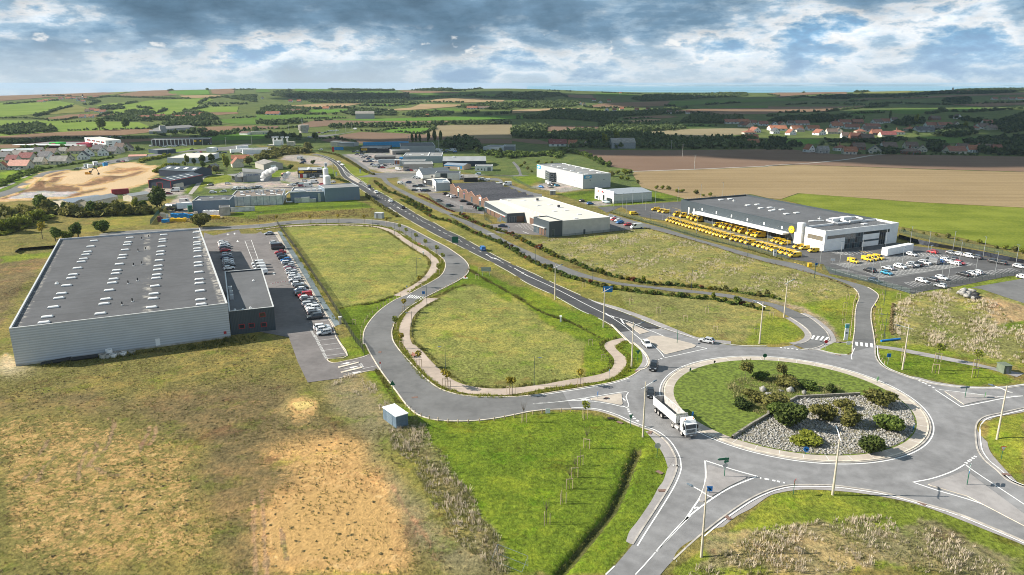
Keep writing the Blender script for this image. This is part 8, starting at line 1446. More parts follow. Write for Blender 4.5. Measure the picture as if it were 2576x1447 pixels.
for x_,y_,k_,s_,l_ in((560,415,'oak',.62,'round bushy tree left of the warehouse roof'),(790,385,'oak',.72,'larger round tree at the warehouse roof corner'),(1025,325,'bush',1.5,'round bush between road and hedge above the warehouse'),(680,395,'bushy',1.2,'yellow bush between the two round trees'),(430,395,'youngy',2.0,'thin yellow tree left of the round trees'),(2005,275,'busho',1.9,'olive bush by the road behind the warehouse')):tree(l_,g('B0',x_,y_),k_,s_*1.45)
for i_,(x_,y_,s_)in enumerate(((1000,1020,1.3),(1060,1000,1.0),(1140,1010,1.5),(1180,1000,1.2),(1100,1055,1.0),(1160,1060,.9),(1260,1090,.8),(1450,1150,.8),(1510,1150,.8),(1575,1158,.9),(1660,1185,.75),(1710,1185,.75),(1845,1200,.95),(1920,1222,.5),(1990,1220,.75),(160,955,.9),(200,985,.7),(90,930,.9),(130,900,.9),(260,890,.9),(340,900,.8),(400,890,.7))):tree('yellow green bush %s, %s from the left'%('along the tan field behind the halls' if x_>900 else 'left of the grey hall',ordn(i_ if x_>900 else i_-15)),g('A2',x_,y_),'scruby' if i_%3 else 'scrub',s_*.8,group='bushes beside the halls')
for i_,(x_,y_,s_)in enumerate(((1360,320,.7),(1440,320,.5),(1560,345,.5),(1690,365,.55),(1810,385,.9),(1900,410,.5),(2000,425,.5),(2120,440,.8),(2290,490,.6),(2380,500,.8),(2470,520,1.0),(2550,540,1.0))):tree('bush on the crop side of the dark membrane bank, %s from the left'%ordn(i_),g('B3',x_,y_),'scruby' if i_%2 else 'scrub',s_*.62,group='bushes along the bank')
def cover(name,label,P,dens,hmin,hmax,m,seed,gate=None,n=9,wide=.95):
 r=np.random.default_rng(seed);xs,ys=[p.x for p in P],[p.y for p in P];A=(max(xs)-min(xs))*(max(ys)-min(ys));k=int(A*dens);X=r.uniform(min(xs),max(xs),k);Y=r.uniform(min(ys),max(ys),k);ok=pip(P,X,Y)
 nz=np.sin(X*.21+seed)*np.sin(Y*.17+X*.05)+.7*np.sin(X*.53-Y*.31+seed)+.5*np.sin(X*1.1+Y*.9)
 if gate is not None:ok&=nz>gate+r.normal(size=k)*.35
 X,Y=X[ok],Y[ok];k=len(X);Z=relief(X,Y);H=r.uniform(hmin,hmax,k)*(1+.4*np.clip(nz[ok],-1,1));C=np.repeat(np.stack([X,Y,Z],1),n,0);Hh=np.repeat(H,n);a=r.uniform(0,6.28,k*n);d=np.stack([np.cos(a),np.sin(a),0*a],1);C=C+d*(Hh*wide*r.uniform(.0,.8,k*n))[:,None]
 w=(Hh*.045+.012)[:,None];t=np.stack([-np.sin(a),np.cos(a),0*a],1);top=C+d*(Hh*r.uniform(-.2,.6,k*n)*wide)[:,None];top[:,2]+=Hh*r.uniform(.6,1.1,k*n)
 V=np.stack([C-t*w,C+t*w,top+t*w*.7,top-t*w*.5],1).reshape(-1,3);i=np.arange(k*n)[:,None]*4
 return stuff(raw(name,V,i+[0,1,2,3],m),label,'ground cover')
for t_,x_,y_,k_,sx_,sz_,l_ in(('C3',225,890,'bushd',1.75,1.65,'biggest dark green bush on the roundabout island'),('C3',560,830,'busho',1.25,1.25,'mottled olive bush beside the biggest one on the island'),('C3',820,900,'busho',1.15,1.3,'tall olive bush in the middle of the island rocks'),('C3',1090,680,'busho',1.5,1.2,'round olive bush at the wall end, upper right of the island'),('C3',1215,950,'bush',1.6,1.15,'wide spreading bush at the right of the island rocks'),('C3',1055,1160,'bushd',1.25,1.15,'dark green bush at the island kerb, lower right'),('C3',400,1060,'bushy',1.5,.75,'low yellow green bush in the island rocks, lower left'),('C2',2300,720,'bushd',1.3,.85,'dark bush at the left end of the island planting'),('C2',2450,640,'busho',1.5,1.0,'olive bush among boulders, left of the island planting'),('C3',60,690,'busho',1.4,1.0,'olive bush above the biggest bush of the island'),('C3',180,480,'busho',1.8,1.0,'broad brown olive bush at the back of the island'),('C3',400,520,'bush',1.3,.8,'green bush in the middle of the island back row'),('C3',620,560,'bushd',.8,.8,'small dark gorse at the right of the island back row'),('C2',2500,430,'bush',1.3,.9,'green bush left of the island back row'),('C3',90,780,'bush',1.2,.9,'green bush left of the biggest island bush'),('C3',760,720,'busho',1.0,.8,'dry olive bush by the stone wall of the island')):tree(l_,g(t_,x_,y_),k_,1,cat='bush',sz=(sx_*(1.2 if y_>650 and t_=='C3' else .95),sx_*(1.2 if y_>650 and t_=='C3' else .95),sz_*(1.15 if y_>650 and t_=='C3' else .9)))
tree('slender birch on the left of the island planting',g('C2',2340,440),'birch',1.15);tree('slender birch behind the boulders of the island',g('C3',120,440),'birch',1.0)
def rock_mesh(r,P,smin,smax):
 Vs,Fs=[],[];V0,F0=ICO1
 for i,p in enumerate(P):
  s=r.uniform(smin,smax);q=V0*(1+.28*r.normal(size=V0.shape))*s*np.array([1.2,.9,.75]);a=r.uniform(0,6.28);c,n=math.cos(a),math.sin(a);q=np.stack([q[:,0]*c-q[:,1]*n,q[:,0]*n+q[:,1]*c,q[:,2]],1)+np.array([p[0],p[1],p[2]+s*.25]);Vs.append(q);Fs.append(F0+len(V0)*i)
 return np.concatenate(Vs),np.concatenate(Fs)
WALLP=pts("C2 2210,1028 2400,900 2572,800 C3 0,775 290,622 600,605 920,590")
RG=pts("C2 2210,1030 2572,810 C3 0,780 290,625 920,592 1230,565")+[p for p in GI if p.x>RC.x-8 and(p.y<RC.y+4 or p.x>RC.x+16)]
rp_=sorted([RC+(p-RC)*.985 for p in GI if(p.y-g('C2',2210,1028).y)<0 or(p.x>RC.x and p.y<g('C3',1230,565).y)],key=lambda p:math.atan2(p.y-RC.y,p.x-RC.x))
RP=[g('C2',2210,1030),g('C2',2572,812),g('C3',290,630),g('C3',920,598),g('C3',1240,575)]+rp_[::-1]
mb=MB();mb.poly([RC+(p-RC)*1.0 for p in GI],.20);isl=struct(mb.build('island_lawn',mat('island_grass',(.112,.15,.02),.95,var=.4,scale=1.3,bump=.8)))
mb=MB();mb.poly(RP,.225);struct(mb.build('island_gravel',asphalt('weedy_gravel',(.24,.215,.165),.45)))
X_,Y_=np.meshgrid(np.arange(RC.x-30,RC.x+30,.32),np.arange(RC.y-28,RC.y+28,.37));r_=np.random.default_rng(9);X_=X_+r_.uniform(-.16,.16,X_.shape);Y_=Y_+r_.uniform(-.18,.18,Y_.shape);m_=pip(RP,X_,Y_)&(r_.uniform(size=X_.shape)<.78)
stuff(raw('island_rocks',*rock_mesh(r_,np.stack([X_[m_],Y_[m_],np.full(m_.sum(),.2)],1),.07,.27),M_ROCK),'pale broken rocks covering the lower half of the roundabout island','rocks')
for i_,(t_,x_,y_,s_)in enumerate((('C3',20,590,1.0),('C3',65,640,.9),('C3',130,500,.9),('C3',130,555,.9),('C3',225,550,1.5),('C3',360,575,1.2),('C2',2520,545,1.3),('C2',2565,590,1.0))):
 p_=g(t_,x_,y_);V_,F_2=rock_mesh(np.random.default_rng(i_+40),[(0,0,.3)],s_*.6,s_*.65);o_=raw('boulder',V_,F_2,M_ROCK);o_.location=p_;tag(o_,'pale boulder in the island planting, %s from the left'%ordn([2,3,4,5,6,7,0,1][i_]),'boulder','boulders on the island')
cover('island_weeds','rough brown and green undergrowth around the island bushes',pts('C2 2150,480 2300,420 2572,400 C3 300,430 680,500 760,560 560,600 280,620 0,770 C2 2572,800 2400,760 2250,650'),5,.3,.8,L_WEED,61,n=6);cover('island_weeds','weeds between the rocks of the roundabout island',RP,2.4,.15,.45,L_TUFT,62,-.1)
mb=MB();A_,B_=offset(WALLP,.2),offset(WALLP,-.2);n_=len(WALLP);vs=[(a.x,a.y,z)for z in(.1,.85)for a in A_]+[(b.x,b.y,z)for z in(.1,.85)for b in B_]
mb.add(vs,[q for i in range(n_-1)for q in((i,i+1,n_+i+1,n_+i),(n_+i,n_+i+1,3*n_+i+1,3*n_+i),(3*n_+i,3*n_+i+1,2*n_+i+1,2*n_+i))]);tag(mb.build('stone_wall',mat('wall_stone',(.25,.23,.19),.9,var=.3,scale=2,bump=.5)),'low dark stone wall crossing the roundabout island','wall')
SHM=[L_GREEN,L_OLIVE,L_RUS,L_LIME,L_YEL,L_DARK];SHN=['green','olive','russet','lime green','yellow','dark green'];SHP=[]
for i_ in range(6):
 V_,F_2=crown(300+i_,.95,.95,.72,240,.17,5,.7,ICO1);o_=raw('shrub',V_,F_2,SHM[i_]);SHP.append([o_,False])
def shrub(p,k,s,sz,row):
 o,used=SHP[k]
 if used:o=o.copy();COL.objects.link(o)
 SHP[k][1]=True;o.location=p;o.rotation_euler=(0,0,rng.uniform(0,6.28));o.scale=(s,s,sz);tag(o,'%s shrub in the loose hedge %s'%(SHN[k],row),'shrub','%s shrubs in the hedge %s'%(SHN[k],row))
RA="A1 1195,1075 1300,1165 1450,1215 1600,1295 1750,1380 B1 1480,10 1650,100 1800,190 1950,220 2100,290 2250,360 2400,415 2572,495 B2 60,545 200,620 300,668 440,730 560,780 700,812 850,862 1000,892 1150,915 1300,935 1450,945 1600,965 1800,985 2000,1000 2200,1035 2400,1075 2500,1110"
RB="B1 2060,150 2200,230 2400,300 B2 20,362 130,425 230,475 330,515 420,565 500,595 620,635 750,695 880,728 950,758 1100,788 1250,818 1400,848 1550,858 1700,868 1900,890 2050,900 2200,920 2400,950 2572,970 B3 60,990 130,1000"
for row_,s_,st_ in(('between main road and service road',RA,1.85),('on the meadow side of the service road',RB,1.75)):
 for p_ in resample(smooth(pts(s_),4),st_):
  if rng.uniform()<.06:continue
  k_=int(rng.choice(6,p=[.36,.33,.07,.13,.05,.06]));q_=Vector((p_.x+rng.normal()*.45,p_.y+rng.normal()*.6,0));z_=rng.uniform(.7,1.25)*(1.6 if rng.uniform()<.08 else 1);shrub(q_,k_,rng.uniform(.9,1.5),z_,row_)
def hedge(label,s,w,h,m,step=.7,seed=3):
 sp=[(p.x+rng.normal()*.1,p.y+rng.normal()*.1,0,w*rng.uniform(.8,1.2),h*rng.uniform(.7,1.15))for p in resample(smooth(pts(s),3),step)];o=stand('hedge',label,sp,m,seed,nl=40);del o['kind'];o['category']='hedge';return o
hedge('low hedge between the post road and the yellow vans',"B2 985,125 1200,190 1400,240 1600,295 1900,380 2200,455 2500,535 B3 150,605",.7,.8,L_OLIVE,.9);hedge('dark clipped hedge in rows on the verge of the main road bend',"A1 640,775 790,800 900,850 1000,910 1100,975 1185,1005",1.5,2.2,L_OLIVE,1.8,4);hedge('tall hedge behind the factory block along the main road',"A1 1110,1215 1200,1290 1320,1370 1420,1430",1.3,2.2,L_OLIVE,1.4,5);hedge('clipped dark hedge below the garage parking',"A1 740,1045 820,1050 940,1095",1.4,2.0,L_DARK,1.4,6);hedge('weedy hedge line along the right verge',"B3 1260,1050 1240,1200 1245,1360",.6,1.0,L_BRN,.9,7);hedge('hedge line between post road and meadow',"B2 1350,290 1600,350 2000,460 2400,590 B3 250,690 600,790 850,890",.55,.6,L_BRN,1.3,8);hedge('autumn hedge in front of the timber shop parking',"A1 1640,1210 1750,1260 1900,1345 2000,1380",.9,1.1,L_RUS,1.3,9);hedge('mixed hedge in front of the retail hall',"F 530,900 800,1000 1050,1080 1250,1140 1480,1215",.9,1.1,L_OLIVE,1.3,10);hedge('autumn hedge at the retail forecourt corner',"F 1600,1250 1800,1330 2000,1420 B2 0,355",.9,1.1,L_RUS,1.3,11)
hedge('wild overgrown hedge above the warehouse',"B0 -60,330 100,270 220,230 330,190 450,150 600,140 800,170 950,165 1100,160 1300,150 1560,130",4.6,5.6,L_OLIVE,2.8,15);hedge('lower bushy edge of the wild hedge on the left',"B0 -60,360 60,345 180,300 300,260 420,215 520,170",2.8,2.6,L_LIME,2.6,16)
hedge('low green understorey of the hedge between main road and service road',RA,1.0,1.0,L_GREEN,1.1,17);hedge('low green understorey of the hedge on the meadow side',RB,.9,.9,L_GREEN,1.1,18)
FLD=pts("C0 -150,420 700,260 2300,60 C1 330,80 500,460 800,700 1150,820 1400,950 1800,1250 1950,1447 D1 2200,700 2572,1400 2500,1700 D0 -400,1700")
cover('field_weeds','olive and brown weeds scattered over the rough foreground field',FLD,1.1,.08,.24,L_BRN,11,.1);cover('field_weeds','green tufts scattered over the rough foreground field',FLD,1.1,.08,.2,L_TUFT,12,.0)
r_=np.random.default_rng(77);sp_=[]
for p_ in area_spots("C0 -150,420 700,260 2300,60 C1 330,80 500,460 800,700 1150,820 1400,950 1800,1250 1950,1447 D1 2200,700 2572,1400 2500,1700 D0 -400,1700",1.55,.42,.34,4):
 if math.sin(p_[0]*.19+1)+math.sin(p_[1]*.23+p_[0]*.07)+r_.normal()*.8>.55:sp_.append(p_)
stand('weed_clumps','low brown weed clumps dotted over the foreground field',sp_,L_CLUMP,60,nl=30)
STP=pts("C1 1340,880 1420,900 1560,800 1700,900 1780,1050 1900,1200 2040,1447 D1 2100,560 2290,850 2480,1150 2572,1400 2480,1447 2000,1100 1750,700 1560,330 C1 1350,1100")
cover('weed_strip','tall dry weeds in the strip beside the bright lawn',STP,1.5,.25,.7,L_DRY,13,-.6);cover('weed_strip','tall green brown weeds in the strip beside the bright lawn',STP,4.0,.2,.5,L_WEED,14)
cover('weed_strip','pale weed stalks between the gatehouse box and the car park entry',pts("C1 850,400 1060,370 1180,470 1240,560 1350,700 1300,760 1150,640 950,560 760,480"),2.6,.3,.7,L_DRY,15,-.3)
MND=pts("D3 -60,1000 200,960 700,900 1100,860 1500,900 1900,1100 2300,1300 2450,1500 D2 1700,1500 2100,1250");cover('mound_weeds','grey brown dry weeds over the mound at the bottom right',MND,1.8,.25,.65,L_DRY,16,-.35);cover('mound_weeds','green weeds over the mound at the bottom right',MND,4.0,.15,.4,L_WEED,17,-.8)
WST=pts("B3 1270,1060 1450,950 1880,900 2000,1010 2200,1020 2560,1300 2900,1380 C3 2572,260 2000,160 1300,40 B3 1260,1300");cover('wasteland_weeds','pale dry weeds on the wasteland at the right',WST,1.2,.3,.75,L_DRY,18,-.1);cover('wasteland_weeds','olive weeds on the wasteland at the right',WST,1.0,.2,.45,L_TUFT,19,-.3)
MDW=pts("B2 200,420 400,400 1200,310 1700,390 2572,660 B3 700,850 850,930 300,1050 B2 2572,940 1700,830 1000,740 600,600");cover('meadow_tufts','pale grass tufts over the meadow beside the service road',MDW,.7,.25,.6,L_DRY,20,.3);cover('meadow_tufts','green grass tufts over the meadow beside the service road',MDW,.7,.15,.35,L_TUFT,21,-.3)
cover('ditch_weeds','dark reeds and weeds in the ditch of the bright lawn',offset(pts("D2 1265,190 1200,330 1120,560 1000,800 760,1090 560,1330 420,1500"),1.3)+offset(pts("D2 1265,190 1200,330 1120,560 1000,800 760,1090 560,1330 420,1500"),-1.3)[::-1],2.5,.12,.32,L_TUFT,22);cover('shade_weeds','dark weeds along the foot of the warehouse wall',pts("C0 330,300 2320,10 2572,-20 2572,40 2300,100 1400,170 600,320"),2.6,.3,.7,L_OLIVE,23)
def band(P,w0,w1):return offset(P,w0)+offset(P,w1)[::-1]
BRR=[p for p in BR if p.y<g('B1',700,205).y]
for i_,(P_2,w0,w1,m_,dn,h0,h1)in enumerate(((PA[::2],-.2,2.0,L_LIME,7,.2,.45),(PC[::2],.1,-1.7,L_LIME,7,.2,.45),(PB[::2],-.2,-1.2,L_OLIVE,4,.25,.55),(PD[::2],.2,1.2,L_OLIVE,4,.25,.55))):cover('planted_strip',['yellow green ground cover between the upper path and the side road','yellow green ground cover between the lower path and the side road','dotted shrub edging inside the upper path','dotted shrub edging inside the lower path'][i_],band(P_2,w0,w1),dn,h0,h1,m_,30+i_)
for s_,l_ in(("B1 1740,985 1860,950 2000,880 2110,855",'shrub edging beside the crossing'),("B1 1380,965 1200,1035 1000,1060 830,1090",'shrub edging at the lower rim of the upper plot'),("B1 2130,700 2300,800 2572,950 B2 300,1130 600,1240 900,1400",'young hedge line with sticks on the bank by the main road'),("C1 1210,330 1300,470 1350,560 1440,670",'young hedge line beside the bright lawn')):P_2=smooth(pts(s_),4);cover('planted_strip',l_,band(P_2,.5,-.5),7,.25,.6,L_OLIVE,len(l_))
for s_,l_ in(("B1 240,300 380,470 520,700 660,940 790,1160 850,1250",'creeping plants on the slate strip beside the car park'),):P_2=smooth(pts(s_),4);cover('creepers',l_,band(P_2,.9,-.9),2.6,.25,.5,L_LIME,41,.2)
cover('bank_weeds','weedy bank between factory lawn and road',pts("A1 0,1420 500,1380 1180,1340 1250,1400 B1 1180,170 900,175 400,180 0,230 B0 2300,230 1600,240 A0 1700,1447"),.8,.3,.6,L_BRN,42)
M_CPOLE=mat('concrete_pole',(.52,.46,.36),.85,var=.12);M_GPOLE=mat('green_grey_pole',(.05,.075,.075),.5);M_SGREEN=mat('sign_back_green',(.02,.13,.075),.5);M_LAMPG=mat('lamp_head_grey',(.13,.17,.21),.5)
def top_h(t,x,yb,yt):return height_at(t,x,yb,yt)
def concrete_lamp(label,t,x,y,arms,first=[None]):
 p=g(t,x,y);h=11.3
 if first[0]is None:
  r=thing('street_lamp',label,'street lamp',tuple(p));mb=MB();mb.tube([(0,0,0),(0,0,h)],[.21,.10],10);mb.build('pole',M_CPOLE,r);mb=MB();mb.tube([(0,0,h-1.0),(.7,0,h-.75),(2.0,0,h-.45)],[.09,.08,.06],6);mb.build('arm',M_SKYL,r);mb=MB();mb.tube([(0,0,h-1.0),(-.6,0,h-1.15),(-1.0,0,h-1.1)],[.09,.07,.04],6);mb.build('arm',M_SKYL,r)
  mb=MB();mb.tube([(1.9,0,h-.47),(2.2,0,h-.4),(2.9,0,h-.3)],[.08,.17,.10],8);mb.build('lamp_head',M_LAMPG,r);first[0]=r
 else:r=dup(first[0],p,0,label,'tall concrete street lamps')
 r['group']='tall concrete street lamps';r.rotation_euler[2]=arms;return r
for t,x,y,a,l in(('D3',648,640,1.4,'in front of the roundabout, lower right'),('C2',1315,1000,.6,'beside the tipper lorry'),('C2',1200,300,.3,'on the grass tip left of the roundabout'),('D2',1900,1285,2.5,'at the bottom edge beside the blue arrow sign'),('C3',2295,1045,2.6,'at the right edge by the give way sign'),('C3',1350,325,3.0,'on the lawn above the roundabout, right'),('B3',160,1180,.5,'behind the loop road near the meadow'),('B2',430,1000,.5,'left of the main road, upper one'),('B2',918,1280,.6,'left of the main road in front of the blue board'),('B2',2485,1445,2.2,'at the tip of the loop grass')):concrete_lamp('tall pale concrete street lamp '+l,t,x,y,a)
def thin_lamp(label,t,x,y,a,first=[None]):
 p=g(t,x,y);h=7.0
 if first[0]is None:
  r=thing('street_lamp',label,'street lamp',tuple(p));mb=MB();mb.tube([(0,0,0),(0,0,1.0),(0,0,h)],[.09,.07,.05],8);mb.tube([(0,0,h-.5),(1.1,0,h-.45)],.035,6);mb.build('pole',M_GPOLE,r);mb=MB();mb.box((1.3,0,h-.43),(.75,.3,.12));mb.build('lamp_head',M_LAMPG,r);first[0]=r
 else:r=dup(first[0],p,0,label)
 r['group']='thin dark street lamps';r.rotation_euler[2]=a
for i,(t,x,y,a)in enumerate((('B1',33,265,0),('B1',710,248,0),('B1',1170,272,0),('B1',1393,352,.1),('B1',1570,475,.1),('B1',1752,645,.1),('B1',1617,772,.0),('B1',1718,1078,3.0),('B1',1570,1372,3.1),('C1',1905,362,3.1),('C2',222,483,.1))):thin_lamp('thin dark street lamp of the side road, %s from its far end'%ordn(i),t,x,y,a)
for i,(t,x,y)in enumerate((('B1',1750,85),('B1',2180,285),('B1',2462,465),('B2',236,645),('B2',810,835),('B2',1800,905))):thin_lamp('thin dark street lamp of the service road, %s from its far end'%ordn(i),t,x,y,.2)
for i,(t,x,y)in enumerate((('B2',1385,290),('B2',1845,425),('B2',2367,565),('B3',463,788),('B3',1163,1058),('B3',1165,1390))):thin_lamp('thin dark street lamp of the post road, %s from its far end'%ordn(i),t,x,y,2.8)
SIL=[None]
def silver_lamp(label,t,x,y,a):
 p=g(t,x,y)
 if SIL[0]is None:
  r=thing('car_park_lamp',label,'street lamp',tuple(p));mb=MB();mb.tube([(0,0,0),(0,0,8)],[.09,.06],8);mb.build('pole',M_GALV,r);mb=MB();mb.box((.35,0,8.05),(.8,.3,.1));mb.box((-.2,0,8.02),(.5,.1,.06));mb.build('lamp_head',M_LAMPG,r);SIL[0]=r
 else:r=dup(SIL[0],p,0,label)
 r['group']='silver car park lamps';r.rotation_euler[2]=a
for i,(x,y)in enumerate(((520,662),(722,627),(800,752),(935,602),(1045,752),(1103,853),(1178,482),(1340,692),(1425,462),(1607,517),(1612,672),(1735,842),(1815,772),(1855,517),(1922,622),(2075,782),(2160,577),(2280,742),(2485,667))):silver_lamp('slim silver lamp post in the staff car park, %s from the left'%ordn(i),'B3',x,y,rng.uniform(0,6.28))
for i,(t,x,y)in enumerate((('A2',1022,1325),('A2',1110,1340),('A2',1148,1390),('A2',1208,1310),('A2',1308,1312),('A2',1342,1362),('A2',1440,1292),('A2',1665,1272),('A2',1895,1237),('A2',2115,1217),('B2',1515,205),('B2',1578,238),('B2',1688,260),('B2',1855,330),('B2',2005,370),('B2',2188,420),('B2',2350,465),('B2',2555,520),('B3',180,590))):silver_lamp('slim silver lamp post along the depot yard, %s from the far left'%ordn(i),t,x,y,rng.uniform(0,6.28))
for i,(t,x,y,h)in enumerate((('A2',1832,945,11),('A2',1712,822,11),('A2',1600,745,9),('E2',1600,280,9),('E2',1805,250,9),('E2',1925,180,9),('E2',660,215,9),('E1',1505,520,9),('E1',1970,520,9),('E1',2490,490,10),('E1',855,345,10),('E2',1555,1080,9),('E3',1095,620,10),('E3',500,495,9))):
 p=g(t,x,y);o=thing('utility_pole','pale utility pole among the far fields, %s'%('with crossbar at the field track' if i==0 else 'taking place %s of the far poles'%ordn(i)),'pole',tuple(p),0,'far utility poles');mb=MB();mb.tube([(0,0,0),(0,0,h)],[.22,.14],7);mb.build('pole',M_CONCW,o);mb=MB();mb.box((0,0,h-.2),(2.2,.16,.16));mb.build('crossarm',M_GALV,o)
BOL=[None]
def bollard(p,label,grp):
 if BOL[0]is None:mb=MB();mb.tube([(0,0,-.1),(0,0,.78),(0,0,.84)],[.10,.10,.06],10);o=mb.build('bollard',M_STAKE);BOL[0]=o
 else:o=BOL[0].copy();COL.objects.link(o)
 o.location=p;tag(o,label,'bollard',grp)
for s,l in(("B1 1455,968 1415,988 1380,1003 1345,1020 1310,1040 1280,1058 1250,1078 1220,1100 1170,1140 1147,1162 1125,1185 1108,1205 1093,1230 1077,1255 1065,1290 1055,1335 1053,1375 1050,1415 C1 1056,40 1062,90",'the left kerb below the crossing'),("B1 2140,660 2135,690 2125,715 2110,740 2050,800 2025,815 2000,832 1975,850 1950,860 1915,880 1885,900 1850,912 1815,930 1780,945 1740,965",'the right kerb above the crossing'),("C1 1508,700 1548,732 1597,768 1660,797 1742,822 1830,840 1930,855 2030,860 2133,860 2245,853 2393,836 2495,820 C2 22,805 210,772 303,762 495,750 588,748",'the lower lawn kerb'),("B3 1150,955 1100,1015 1065,1155 1070,1205 1075,1265 1080,1325 1085,1385 1095,1440 C3 1105,130 1115,185 1122,212 1145,238 1172,268",'the right side of the post road')):
 for i,p in enumerate(pts(s)):bollard(p,'short wooden bollard, %s along %s from its far end'%(ordn(i),l),'wooden bollards')
for i,p in enumerate(resample(pts("B3 895,950 862,1040 845,1200 825,1390"),2.2)):bollard(p,'short wooden post, %s along the left verge of the post road'%ordn(i),'wooden bollards')
STK={}
def staked(label,p,kind,n=2,s=1.0):
 """young tree tied to n stakes; kind may be bare"""
 k=(kind,n)
 if k not in STK:
  r=thing('young_tree',label,'tree',tuple(p));mb=MB();mb.tube([(0,0,-.1),(.02,0,1.6),(0,.02,2.9)],[.045,.035,.012],6)
  if kind=='bare':
   for q in np.random.default_rng(3).uniform(-1,1,(16,2)):mb.tube([(0,0,1.9),(q[0]*.35,q[1]*.35,2.6),(q[0]*.6,q[1]*.6,3.3+abs(q[0])*.3)],[.015,.010,.004],4)
  mb.build('trunk',M_BARK,r)
  if kind not in('bare','stick'):V,F=crown(91+len(kind),.9,.9,.95,110,.15,7,0);V[:,2]+=1.6;raw('crown',V,F,{'yellow':L_YEL,'lime':L_LIME,'orange':L_YEL}[kind],parent=r)
  for i in range(n):a=6.28*i/n;mb=MB();mb.tube([(.45*math.cos(a),.45*math.sin(a),-.1),(.45*math.cos(a),.45*math.sin(a),1.55)],.045,6);mb.build('stake',M_STAKE,r)
  if n==2:mb=MB();mb.box((0,0,1.45),(.95,.07,.1));mb.build('tie_bar',M_STAKE,r)
  STK[k]=r
 else:r=dup(STK[k],p,0,label)
 r['label']=label;r['group']='staked young trees';r.rotation_euler[2]=rng.uniform(-.5,.5);r.scale=(s,)*3
for i,(t,x,y,k)in enumerate((('B1',212,240,'yellow'),('B1',548,238,'yellow'),('B1',828,230,'yellow'),('B1',1092,238,'yellow'),('B1',1315,262,'yellow'),('B1',1440,325,'lime'),('B1',1507,372,'lime'),('B1',1603,428,'lime'),('B1',1700,490,'lime'),('B1',1812,557,'lime'),('B1',1872,640,'lime'),('B1',1830,750,'lime'),('B1',1648,885,'yellow'),('B1',1492,1130,'yellow'),('B1',1395,1308,'lime'),('C1',1465,112,'yellow'),('C1',1640,300,'yellow'),('C1',1900,495,'orange'),('C1',1930,518,'yellow'),('C1',2545,580,'yellow'),('C2',5,580,'yellow'),('C2',685,495,'orange'))):staked('young street tree with %s leaves, %s along the side road from its far end'%(dict(yellow='yellow',lime='yellow green',orange='russet')[k],ordn(i)),g(t,x,y),k,2,1.3)
for i,(t,x,y,k,n)in enumerate((('C2',118,850,'bare',3),('C2',730,820,'lime',3),('C2',750,1112,'bare',2),('C2',685,1287,'stick',2),('C2',630,1408,'bare',2),('D2',578,580,'bare',2),('D2',508,722,'stick',3),('D2',345,935,'bare',3))):staked('staked sapling on the bright lawn, %s from the road'%ordn(i),g(t,x,y),k,n,1.25)
for i,(t,x,y)in enumerate((('B1',985,1255),('B1',2220,795),('C2',790,82),('C2',915,235),('B1',2250,725))):staked('small staked sapling on the plots between the roads, item %s from left to right'%ordn([0,3,1,2,4][i]),g(t,x,y),'stick',2,1.1)
for i,(t,x,y)in enumerate((('B2',725,880),('B2',1197,1055),('B2',1470,1142),('B2',1740,1226),('B2',1957,1142),('B2',2040,1334),('B2',2430,1080),('B2',2450,1355),('B3',30,1190))):staked('staked stick in the rough grass inside the loop road, %s from the left'%ordn(i),g(t,x,y),'stick',2,1.25)
for i,(x,y,k)in enumerate(((1362,175,'stick'),(1355,250,'stick'),(1705,245,'lime'),(1680,360,'stick'),(2085,310,'lime'),(2075,402,'stick'))):staked('staked sapling on the lawn above the roundabout, %s from the left'%ordn(i),g('C3',x,y),k,2,1.5)
for i,(t,x,y)in enumerate((('B3',775,1085),('B3',765,1160),('B3',757,1255),('B3',800,1005),('B3',1140,1000),('B3',1120,1150),('B3',1130,1230),('B3',1140,1310),('B3',1155,1410),('B3',1310,990))):staked('thin staked sapling beside the post road, place %s by column'%ordn(i),g(t,x,y),'stick',2,1.15)
M_SBLUE=mat('traffic_blue',(.01,.19,.55),.4,var=.03);M_SRED=mat('traffic_red',(.55,.02,.02),.4,var=.03);M_SWHITE=mat('sign_white',(.80,.80,.80),.5,var=.03)
